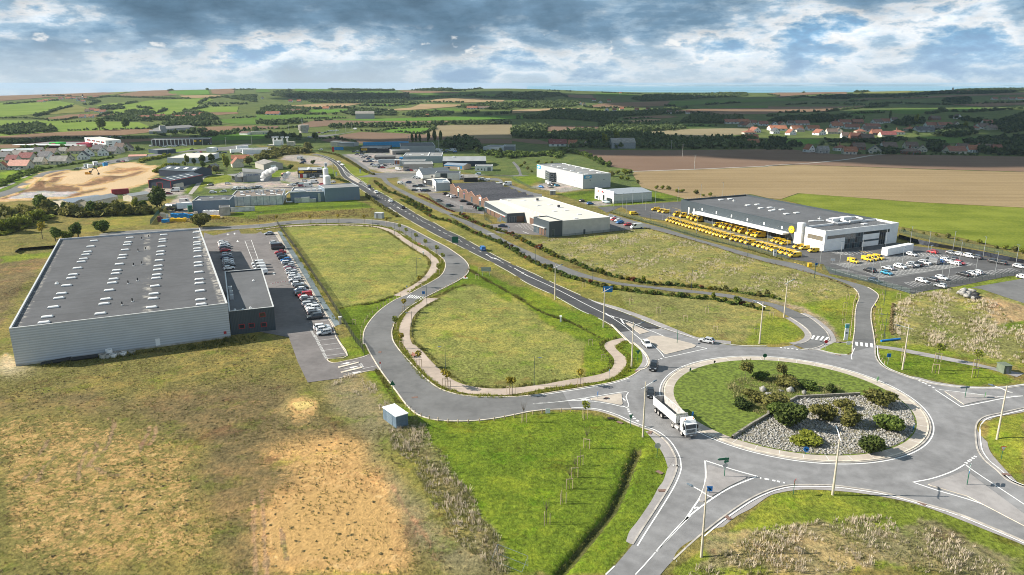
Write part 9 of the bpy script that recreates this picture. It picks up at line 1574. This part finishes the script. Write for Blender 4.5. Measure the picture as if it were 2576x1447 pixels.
def sign(label,t,x,yb,yt,shape,m,w=.9,post=None,ang=0.0,arrow=None,back=None,two=False,hh=None,trim=None):
 """post and board; shapes: disc, square, tri (point up), yield (point down)"""
 p=g(t,x,yb);h=top_h(t,x,yb,yt);r=thing('road_sign',label,'sign',tuple(p),ang);mb=MB();hh=hh or w
 for q in((-w*.35,w*.35)if two else(0,)):mb.tube([(q,.08,0),(q,.08,h-.1)],.05,7)
 mb.build('post',post or M_SGREEN,r);z=h-hh/2
 def shp(s,y,mt,nm,par):
  mb=MB()
  if shape=='disc':P=[(s*math.cos(a),s*math.sin(a))for a in np.linspace(0,6.283,24,endpoint=False)]
  elif shape=='square':P=[(-s,-s*hh/w),(s,-s*hh/w),(s,s*hh/w),(-s,s*hh/w)]
  else:k=1 if shape=='tri' else-1;P=[(-s,-s*.8*k),(s,-s*.8*k),(0,s*.95*k)];P=P if k>0 else P[::-1]
  n=len(P);mb.add([(a,y-.02,z+b)for a,b in P]+[(a,y+.02,z+b)for a,b in P],[tuple(range(n)),tuple(range(n,2*n))[::-1]]+[(i,n+i,n+(i+1)%n,(i+1)%n)for i in range(n)]);return mb.build(nm,mt,par)
 bd=shp(w/2,0,back or m if trim is None else trim,'board',r)
 if trim is not None:shp(w*.36,-.03,m,'face',bd)
 if arrow is not None:
  mb=MB();d=Vector((math.cos(arrow),math.sin(arrow)));n=Vector((-d.y,d.x));s=w*.36;Q=[-d*s-n*s*.18,-d*s+n*s*.18,d*s*.2+n*s*.18,d*s*.2+n*s*.6,d*s,d*s*.2-n*s*.6,d*s*.2-n*s*.18];mb.add([(q.x,-.05,z+q.y)for q in Q],[(6,5,4,3,2,1,0),(0,1,2,3,4,5,6)]);mb.build('arrow',M_SWHITE,bd)
 return r
sign('blue round sign with a white arrow at the lower rim of the island','C3',378,1185,1098,'disc',M_SBLUE,1.05,arrow=-.5);sign('blue round sign seen edge-on behind the lorry cab','C2',1813,810,745,'disc',M_SBLUE,1.0,ang=.9);sign('blue round sign at the right rim of the island rocks','C3',1455,965,885,'disc',M_SBLUE,1.0,ang=1.1,arrow=0);sign('blue square keep left sign on the lower splitter island','D2',1982,628,553,'square',M_SBLUE,.95,arrow=-.8)
sign('blue sign edge-on at the tip of the side road island','C2',860,622,545,'square',M_SBLUE,.8,ang=1.25,post=M_GALV);sign('give way sign with red rim left of the lamp at the lower kerb','D3',258,640,483,'yield',M_SWHITE,1.0,ang=.9,trim=M_SRED);sign('give way sign with red rim at the right picture edge','D3',2345,282,148,'yield',M_SWHITE,1.05,trim=M_SRED);sign('red no entry disc at the exit of the loop road','C3',575,125,25,'disc',M_SRED,.9,post=M_GALV)
sign('blue pedestrian crossing sign beside the zebra of the side road','B1',1685,1002,918,'square',M_SBLUE,.85,post=M_GALV,arrow=1.57);sign('blue one way sign on the lawn above the roundabout','C3',1203,272,162,'square',M_SBLUE,.95,post=M_GALV,arrow=1.57);sign('green backed triangle sign beside the weed strip','C1',1375,560,430,'tri',M_SGREEN,1.3);sign('green backed triangle standing on its point at the grass tip','C2',1263,240,125,'yield',M_SGREEN,1.3,ang=.4);sign('green backed triangle on its point at the lawn corner near the lorry','C2',1192,902,772,'yield',M_SGREEN,1.2,ang=.7)
sign('green backed disc at the upper rim of the island','C2',2537,232,163,'disc',M_SGREEN,1.0);sign('light green disc at the upper right rim of the island','C3',1097,462,393,'disc',mat('pale_green',(.30,.55,.25),.5),1.0,ang=.6);sign('small green disc at the left rim of the island','C2',1790,350,305,'disc',M_SGREEN,.8,ang=.8);sign('small brown disc at the left rim of the island, upper','C2',2034,265,232,'disc',M_BLACK,.6,ang=.4);sign('grey backed speed disc beside the ditch lawn','C2',1457,1208,1060,'disc',M_GALV,1.1);sign('big green backed direction board beside the main road','B1',2002,472,368,'square',M_SGREEN,2.6,two=True);sign('wide grey backed board on the green tip between the roads','B1',2312,762,675,'square',M_GALV,3.4,two=True,post=M_GALV,hh=1.5);sign('large blue information board behind the main road lamp','B2',960,978,868,'square',M_SBLUE,3.0,two=True,post=M_GALV,hh=1.9)
sign('blue sign on the post road lamp by the depot entrance','B3',470,788,633,'square',M_SBLUE,.9,arrow=1.57);sign('white board in the corner of the staff car park','B3',650,632,590,'square',M_SWHITE,1.6,hh=.8,post=M_GALV);sign('white and green notice on the triangle verge by the zebra','C3',808,75,38,'square',M_SWHITE,1.0,hh=1.2);sign('light green marker on the right splitter island','C3',2180,610,550,'square',MATS['pale_green'],.9,ang=.9);sign('white notice on the side road lawn kerb','C2',360,762,713,'square',M_SWHITE,1.0,hh=1.2,ang=.2);sign('slender white post sign beside the crossing path','B1',1518,945,862,'square',M_SBLUE,.35,post=M_GALV);sign('thin white sign edge-on beside the footpath end','C2',978,440,320,'square',M_SBLUE,.4,post=M_GALV,ang=1.2);sign('slim red and white post at the car park entry','C1',1250,325,245,'square',M_SRED,.3,post=M_SWHITE,hh=.5)
def fingers(label,t,x,yb,yt,boards,disc=True):
 p=g(t,x,yb);h=top_h(t,x,yb,yt);r=thing('direction_sign',label,'sign',tuple(p));mb=MB();mb.tube([(0,0,0),(0,0,h)],.07,8);mb.build('post',M_SGREEN,r)
 for i,(m,w,a)in enumerate(boards):
  z=h-.3-i*.5;mb=MB();d=Vector((math.cos(a),math.sin(a),0));mb.add([(d.x*q,d.y*q-.06,z+k)for q,k in((-w*.3,-.2),(w*.6,-.2),(w*.75,0),(w*.6,.2),(-w*.3,.2))]+[(d.x*q,d.y*q+.02,z+k)for q,k in((-w*.3,-.2),(w*.6,-.2),(w*.75,0),(w*.6,.2),(-w*.3,.2))],[(0,1,2,3,4),(9,8,7,6,5)]+[(k,5+k,5+(k+1)%5,(k+1)%5)for k in range(5)]);mb.build('finger_board',m,r)
 if disc:mb=MB();mb.tube([(0,-.1,h-1.5),(0,-.05,h-1.5)],.42,20);mb.build('disc',M_GALV,r)
fingers('green direction sign with a grey disc on the lower splitter island','D2',2132,462,262,((M_SGREEN,2.0,3.3),(M_SGREEN,.9,.3)));fingers('white and blue finger posts on the right splitter island, lower','D3',1997,547,335,((M_SWHITE,1.4,.9),(M_SWHITE,1.5,1.0),(M_SBLUE,1.2,.9)),False);fingers('dark finger post on the upper right splitter island','C3',1977,612,487,((M_LAMPG,2.2,3.3),),False);fingers('tall green post sign on the splitter island by the main road','B2',1658,1445,1305,((M_SGREEN,1.0,1.3),),False)
def totem(label,t,x,yb,yt,w,m,top=None):
 p=g(t,x,yb);h=top_h(t,x,yb,yt);r=thing('totem_sign',label,'sign',tuple(p));mb=MB();mb.box((0,0,h/2),(w,.25,h));b=mb.build('panel',m,r)
 if top is not None:mb=MB();mb.box((0,-.03,h*.86),(w*1.02,.24,h*.24));mb.build('header',top,b);mb=MB();mb.box((0,-.14,h*.45),(w*.5,.03,h*.1));mb.build('lettering',M_LAMPG,b)
totem('white totem with a teal header beside the post road','B3',780,1408,1245,1.0,M_SWHITE,mat('teal_header',(.10,.34,.36),.5));totem('white totem with a yellow head in front of the yellow vans','B3',68,570,470,1.3,M_SWHITE,M_YELLOW);totem('white totem at the timber shops car park entry','F',735,880,720,1.6,M_SWHITE);totem('white blank totem at the black pavilion parking','E3',432,1325,1240,.7,M_SWHITE);totem('blue and white totem on the main road verge','E2',2098,1070,995,1.0,M_SWHITE,M_SBLUE);totem('blue and white totem by the garage corner','E2',1617,1130,1055,1.0,M_SWHITE,M_SBLUE);totem('red totem with a black base at the red sign yard','E2',1552,640,545,2.2,M_SRED)
for x,yb,yt,c in((1457,1055,960,M_SWHITE),(1490,1060,950,M_SWHITE),(1508,1068,925,M_SWHITE),(1668,1205,1125,M_SWHITE)):
 p=g('F',x,yb);h=top_h('F',x,yb,yt);r=thing('flag','white feather flag at the retail forecourt, base at column %s'%{1457:'one',1490:'two',1508:'three',1668:'four by the car'}[x],'flag',tuple(p),0,'feather flags');mb=MB();mb.tube([(0,0,0),(0,0,h)],.03,5);mb.build('mast',M_GALV,r);mb=MB();mb.box((.3,0,h*.58),(.6,.03,h*.8));mb.build('banner',c,r)
def cabin(name,label,cat,s,h,dp,wall,roof,door=True):
 A,B=pts(s)[:2];b=Bld(name,label,cat,A,B,dp,h);b.box('wall',0,b.w,0,b.d,-.1,h,wall);b.box('roof',-.12,b.w+.12,-.12,b.d+.12,h,h+.14,roof)
 if door:b.on('f',b.w*.25,b.w*.25+min(1,b.w*.4),.1,h*.85,'door',M_FRAMEG)
A_,B_=g('C1',1412,918),g('C1',1530,882);b=Bld('substation','blue grey substation cabin with a white roof beside the bright lawn','cabin',A_,B_,depth_to(A_,B_,g('C1',1345,800)),2.5);b.box('wall',0,b.w,0,b.d,-.1,2.5,mat('slate_blue_wall',(.11,.16,.21),.7));b.box('roof',-.1,b.w+.1,-.1,b.d+.1,2.5,2.64,M_WHITEP);b.on('l',b.d*.3,b.d*.7,.1,2.1,'door',M_BLUEG)
cabin('transformer_kiosk','pale grey transformer kiosk at the outer bend of the side road','cabin',"B1 1190,185 1265,188",2.6,3,M_PALEBL,M_COPING);cabin('utility_box','small green utility box at the right end of the footpath','cabin',"C3 2365,368 2440,365",1.9,2.4,mat('moss_green',(.14,.17,.12),.8),MATS['moss_green']);cabin('meter_box','cream meter box beside the car park fence','cabin',"B1 836,1248 860,1246",1.9,.8,M_CREAM,M_COPING,False);cabin('gate_box','yellow box at the depot entrance','cabin',"B3 405,675 438,675",1.3,.9,M_YELLOW,M_YELLOW,False);cabin('gate_kiosk','grey gate kiosk in the grey hall yard','cabin',"A2 382,1205 437,1205",2.4,3,M_GREYC,M_COPING);cabin('meter_box','white meter post on the plot by the main road','cabin',"B2 483,1228 497,1228",1.6,.6,M_WHITEP,M_WHITEP,False);cabin('meter_box','white meter post on the kerb of the upper plot','cabin',"B1 1676,556 1686,556",1.4,.5,M_WHITEP,M_WHITEP,False)
def goal():
 p0,p1=g('D1',2428,1240),g('D2',160,1360);r=thing('metal_frame','bare grey metal goal frame on the lawn at the bottom edge','frame',tuple(p0));d=p1-p0;n=Vector((-d.y,d.x,0)).normalized()*1.6
 def bar(nm,*P):mb=MB();mb.tube(P,.024,7);mb.build(nm,M_LAMPG,r)
 z=Vector((0,0,1.7));o=Vector((0,0,0));bar('post',o,z);bar('post',d,d+z);bar('crossbar',z,d+z);bar('lower_bar',z*.1,d+z*.1);bar('brace',z,z*.05-n);bar('brace',d+z,d+z*.05-n);bar('rear_bar',z*.05-n,d+z*.05-n)
goal()
hy=thing('fire_hydrant','red fire hydrant on a white slab in the bend of the side road','hydrant',tuple(g('B1',2103,786)));mb=MB();mb.tube([(0,0,0),(0,0,.75),(0,0,.95)],[.16,.16,.06],10);mb.tube([(-.28,0,.6),(.28,0,.6)],.07,8);mb.build('body',M_RED,hy);mb=MB();mb.box((0,0,.03),(1.6,1.1,.12));mb.build('slab',M_WHITEP,hy)
o=MB();A_,B_=g('B3',1135,1425),g('B3',1325,1407);o.tube([A_+Vector((0,0,.25)),B_+Vector((0,0,.35))],.28,8);tag(o.build('blue_pipe',M_SBLUE),'long blue pipe lying on the grass beside the post road','pipe')
def bench(label,t,x,y,a):r=thing('bench',label,'bench',tuple(g(t,x,y)),a);mb=MB();mb.box((0,0,.45),(1.8,.5,.08));mb.build('seat',M_BRICK,r);mb=MB();mb.box((0,.25,.75),(1.8,.08,.4));mb.build('backrest',M_BRICK,r);mb=MB();mb.box((-.7,.05,.22),(.1,.45,.44));mb.build('leg',M_GPOLE,r);mb=MB();mb.box((.7,.05,.22),(.1,.45,.44));mb.build('leg',M_GPOLE,r)
bench('red brown bench on the lower path beside the side road','C1',1578,195,-1.0);bench('red brown bench on the upper path beside the side road','B1',1636,455,-.7)
bp=thing('barrier','red and white barrier pole across the warehouse car park lane','barrier',(0,0,0));A_,B_=g('B1',152,872),g('B1',330,842);mb=MB();[mb.tube([A_.lerp(B_,i/14)+Vector((0,0,1.05)),A_.lerp(B_,(i+1)/14)+Vector((0,0,1.05))],.06,6,(M_SWHITE,M_SRED)[i%2])for i in range(14)];mb.build('pole',M_SWHITE,bp);mb=MB();mb.box(B_+Vector((.2,0,.55)),(.4,.4,1.1));mb.build('motor_box',M_SKYL,bp)
dbr=MB();V_,F_2=rock_mesh(np.random.default_rng(8),[tuple(g('B3',x,y)+Vector((0,0,.4)))for x,y in((1920,950),(1950,965),(1990,980),(2020,960),(2050,985),(2080,970),(2100,1000),(2000,940),(2040,930),(2060,1005),(1970,935))],.7,1.4);o=raw('rubble_heap',V_,F_2,[M_ROCK,M_TRIM],(np.arange(len(F_2))//80)%2);tag(o,'heap of pale rubble and black plastic at the edge of the wasteland','rubble')
for i,(x,y,h)in enumerate(((1035,205,1.0),(1100,178,1.5),(1090,200,.8),(1140,195,.8),(1195,180,1.0),(1240,178,.8),(1330,165,.9))):t=thing('concrete_ring','pale concrete ring by the warehouse wall, %s from the left'%ordn(i),'concrete ring',tuple(g('C0',x,y)),0,'concrete rings at the warehouse');mb=MB();n=14;P=[(math.cos(a),math.sin(a))for a in np.linspace(0,6.283,n,endpoint=False)];mb.add([(q[0]*r_,q[1]*r_,z)for r_,z in((.8,0),(.8,h),(.66,h),(.66,.05))for q in P],[(k*n+j,k*n+(j+1)%n,(k+1)*n+(j+1)%n,(k+1)*n+j)for k in range(3)for j in range(n)]);mb.build('ring',M_SKYL if i%2 else M_CONCW,t)
for i,(a,b)in enumerate((((410,290),(700,235)),((420,275),(720,218)),((710,240),(990,205)),((730,225),(985,192)))):mb=MB();mb.tube([g('C0',*a)+Vector((0,0,.35)),g('C0',*b)+Vector((0,0,.35))],.34,10);tag(mb.build('black_pipe',M_BLACK),'bundle of long black pipes at the warehouse foot, %s'%('left front','left back','right front','right back')[i],'pipes','black pipes at the warehouse')
def mesh_mat(name,rgb,dens=.3):
 m=bpy.data.materials.new(name);m.use_nodes=True;t=NT(m.node_tree);b=t.n['Principled BSDF'];b.inputs['Base Color'].default_value=tuple(rgb)+(1,);b.inputs['Roughness'].default_value=.6;tr=t.node('ShaderNodeBsdfTransparent');mx=t.node('ShaderNodeMixShader',{0:dens,1:tr.outputs[0],2:b.outputs[0]});t.put(t.n['Material Output'],0,mx.outputs[0]);MATS[name]=m;return m
M_MESH=mesh_mat('fence_mesh',(.03,.07,.055),.34);M_MESHK=mesh_mat('black_fence_mesh',(.015,.017,.018),.5)
def fence(label,s,h=1.8,step=2.6,mm=None,pm=None):
 P=resample(pts(s),step);r=thing('fence',label,'fence',tuple(P[0]));o=P[0];mb=MB()
 for a,b in zip(P[:-1],P[1:]):mb.quad(a-o+Vector((0,0,.1)),b-o+Vector((0,0,.1)),b-o+Vector((0,0,h)),a-o+Vector((0,0,h)))
 mb.build('mesh_panels',mm or M_MESH,r);p0=None
 for p in P[:100]:
  if p0 is None:mb=MB();mb.box((0,0,h/2),(.07,.07,h));p0=mb.build('post',pm or M_GPOLE,r);q=p0
  else:q=p0.copy();COL.objects.link(q);q.parent=r
  q.location=p-o
fence('black mesh fence between the car park slate strip and the upper plot',"B1 215,245 340,420 440,560 560,740 700,950 800,1110 870,1220 1010,1447 C1 1050,100 1095,190",1.9,2.6,M_MESHK,M_BLACK);fence('green mesh fence along the post road and yellow vans',"B2 1010,130 1400,245 1900,392 2400,505 2572,545 B3 250,615",1.8,3.4);fence('mesh fence along the lower side of the staff car park',"B3 545,702 680,745 900,805 1130,862 1440,948 1520,922 1900,842 2400,772 2572,752",1.8,3.2);fence('mesh fence on the far side of the dark bank',"B3 1320,330 1700,420 2100,495 2572,600",1.8,3.2);fence('mesh fence below the factory lawn',"A1 0,1400 400,1362 1000,1332 1180,1318",1.5,4);fence('mesh fence in front of the retail hall corner',"B2 10,380 200,400 370,392 500,382 980,328 1200,300",1.5,3);fence('green fence round the lawn of the grey hall',"A2 0,1045 100,1100 190,1145 330,1160",2.0,4);fence('green fence at the left edge of the pallet yard',"B0 1512,250 1580,160 1665,70",2.2,3,mesh_mat('green_windbreak',(.03,.14,.11),.8));fence('mesh fence behind the white showroom',"A2 460,1240 820,1180 1000,1300 1440,1275 1740,1255",1.8,5);fence('mesh fence in front of the retail forecourt',"F 100,580 560,830 900,850 1190,830 1200,1000 1340,1090",1.5,3)
mb=MB();A_,B_=smooth(pts("B3 1310,365 1500,440 1800,490 2200,570 2572,640 2900,700"),6),smooth(pts("B3 1315,345 1500,395 1800,455 2200,525 2572,600 2900,660",1.8),6);n_=len(A_);mb.add(list(A_)+list(B_),[(i,i+1,n_+i+1,n_+i)for i in range(n_-1)]);struct(mb.build('membrane_bank',mat('black_membrane',(.035,.04,.055),.55,var=.35,scale=.7,bump=.8)))
mb=MB();mb.add(pts("B0 150,525 200,490 600,455")+pts("B0 610,450 200,482 150,512",1.4),[(0,1,4,5),(1,2,3,4)]);struct(mb.build('membrane_bank',mat('grey_membrane',(.55,.57,.60),.5,var=.35,scale=1)))
def person(label,t,x,y,top,legs,s=1.0):
 p=g(t,x,y);r=thing('person',label,'person',tuple(p),rng.uniform(0,6));Vv=[(0,0,.95),(0,0,1.2),(0,0,1.42),(0,0,1.52),(0,0,1.72),(.0,.18,1.40),(.05,.27,1.12),(.15,.25,.92),(0,-.18,1.40),(.08,-.27,1.14),(.22,-.24,.98),(.02,.1,.9),(.08,.11,.5),(.02,.12,.05),(.12,.12,.03),(-.02,-.1,.9),(-.02,-.11,.5),(-.12,-.12,.05),(-.02,-.12,.03)];E=[(0,1),(1,2),(2,3),(3,4),(2,5),(5,6),(6,7),(2,8),(8,9),(9,10),(0,11),(11,12),(12,13),(13,14),(0,15),(15,16),(16,17),(17,18)];R=[.15,.15,.16,.06,.11,.07,.05,.04,.07,.05,.04,.1,.075,.055,.04,.1,.075,.055,.04]
 me=bpy.data.meshes.new('body');me.from_pydata(Vv,E,[]);o=bpy.data.objects.new('body',me);COL.objects.link(o);o.parent=r;me.materials.append(legs);k=o.modifiers.new('skin','SKIN')
 for q,w in zip(me.skin_vertices[0].data if me.skin_vertices else[],R):q.radius=(w,w)
 o.modifiers.new('sub','SUBSURF').levels=1
 mb=MB();mb.tube([(0,0,.92),(0,0,1.2),(0,0,1.42),(0,0,1.5)],[.17,.19,.2,.09],10);mb.build('jacket',top,r);mb=MB();V,F=ICO1;mb.add([(v[0]*.1-.01,v[1]*.1,v[2]*.1+1.74)for v in V],[tuple(f)for f in F]);mb.build('hair',M_BRICK,r)
M_HIVIS=mat('hi_vis_yellow',(.70,.80,.03),.7);M_SKIN=mat('dark_trousers',(.03,.035,.05),.8)
for l,t,x,y,m in(('person in yellow high visibility jacket on the left verge of the post road','B3',885,1035,M_HIVIS),('person in yellow high visibility jacket on the right verge of the post road','B3',1075,1090,M_HIVIS),('person in dark clothes left of the depot entrance doors','B3',1182,432,M_TRIM),('person in dark clothes right of the depot entrance doors','B3',1200,436,M_TRIM),('person in orange vest beside the tanker','G',198,412,M_ORANGE),('person in yellow vest beside the tanker','G',230,420,M_HIVIS),('person walking on the service road verge by the hedge','B1',2545,500,M_TRIM)):person(l,t,x,y,m,M_SKIN)
sm=bpy.data.materials.new('steam');sm.use_nodes=True;t_=NT(sm.node_tree);t_.n.remove(t_.n['Principled BSDF']);tc_=t_.node('ShaderNodeTexCoord');nz_=t_.noise(tc_.outputs['Object'],.35,5.0,.6);pv=t_.node('ShaderNodeVolumePrincipled',{'Color':(1,1,1,1),'Density':t_.math('MULTIPLY',t_.rng(nz_,.34,.58),2.6),'Anisotropy':.3});t_.put(t_.n['Material Output'],'Volume',pv.outputs[0])
for l,t,x,y,ps in(('larger white steam plume above the factory roof, left','A1',50,1140,((0,3,1.0),(.6,4.8,1.5),(2.2,6.6,2.0),(4.5,7.8,2.2),(6.8,9.0,2.0),(9,10,1.5))),('smaller white steam plume above the factory roof, right','A1',270,1140,((0,3,.9),(.5,4.6,1.4),(1.5,6.0,1.7),(3.0,7.0,1.4)))):
 mb=MB();V,F=ICO
 for q in ps:mb.add([(v[0]*q[2]*1.25+q[0],v[1]*q[2],v[2]*q[2]+q[1])for v in V],[tuple(f)for f in F])
 o=mb.build('steam_plume',sm);o.location=g(t,x,y)+Vector((0,4,2));stuff(o,l,'steam')
M_CLOUD=mat('cloud_white',(.80,.80,.80),1.0,var=.03)
for i,(x,y,rx,ry)in enumerate(((480,775,430,175),(100,850,310,150),(900,1300,700,350),(250,1450,420,300),(1100,2300,900,620),(200,2700,520,480),(-430,905,260,75),(370,720,250,120),(-420,2500,300,380),(900,950,420,200))):
 r=np.random.default_rng(70+i);mb=MB();V,F=ICO;c=Vector((x,y,0))+sdir*(1000/sdir.z)
 for k in range(26):
  a,q=r.uniform(0,6.28),math.sqrt(r.uniform(0,1))*.72;s=r.uniform(.26,.42);mb.add([(v[0]*rx*s+rx*q*math.cos(a),v[1]*ry*s*1.1+ry*q*math.sin(a),max(v[2],-.25)*60*s*2)for v in V],[tuple(f)for f in F])
 o=mb.build('cloud',M_CLOUD);o.location=c;struct(o)
hz=bpy.data.materials.new('haze_air');hz.use_nodes=True;t_=NT(hz.node_tree);t_.n.remove(t_.n['Principled BSDF']);pv=t_.node('ShaderNodeVolumePrincipled',{'Color':(.50,.63,.76,1),'Density':5e-5,'Anisotropy':0.0});t_.put(t_.n['Material Output'],'Volume',pv.outputs[0])
mb=MB();mb.box((6000,15200,-2),(72000,30900,152));o=mb.build('haze',hz);o['kind']='stuff';o['label']='thin blue haze over the far land and sea';o['category']='haze'
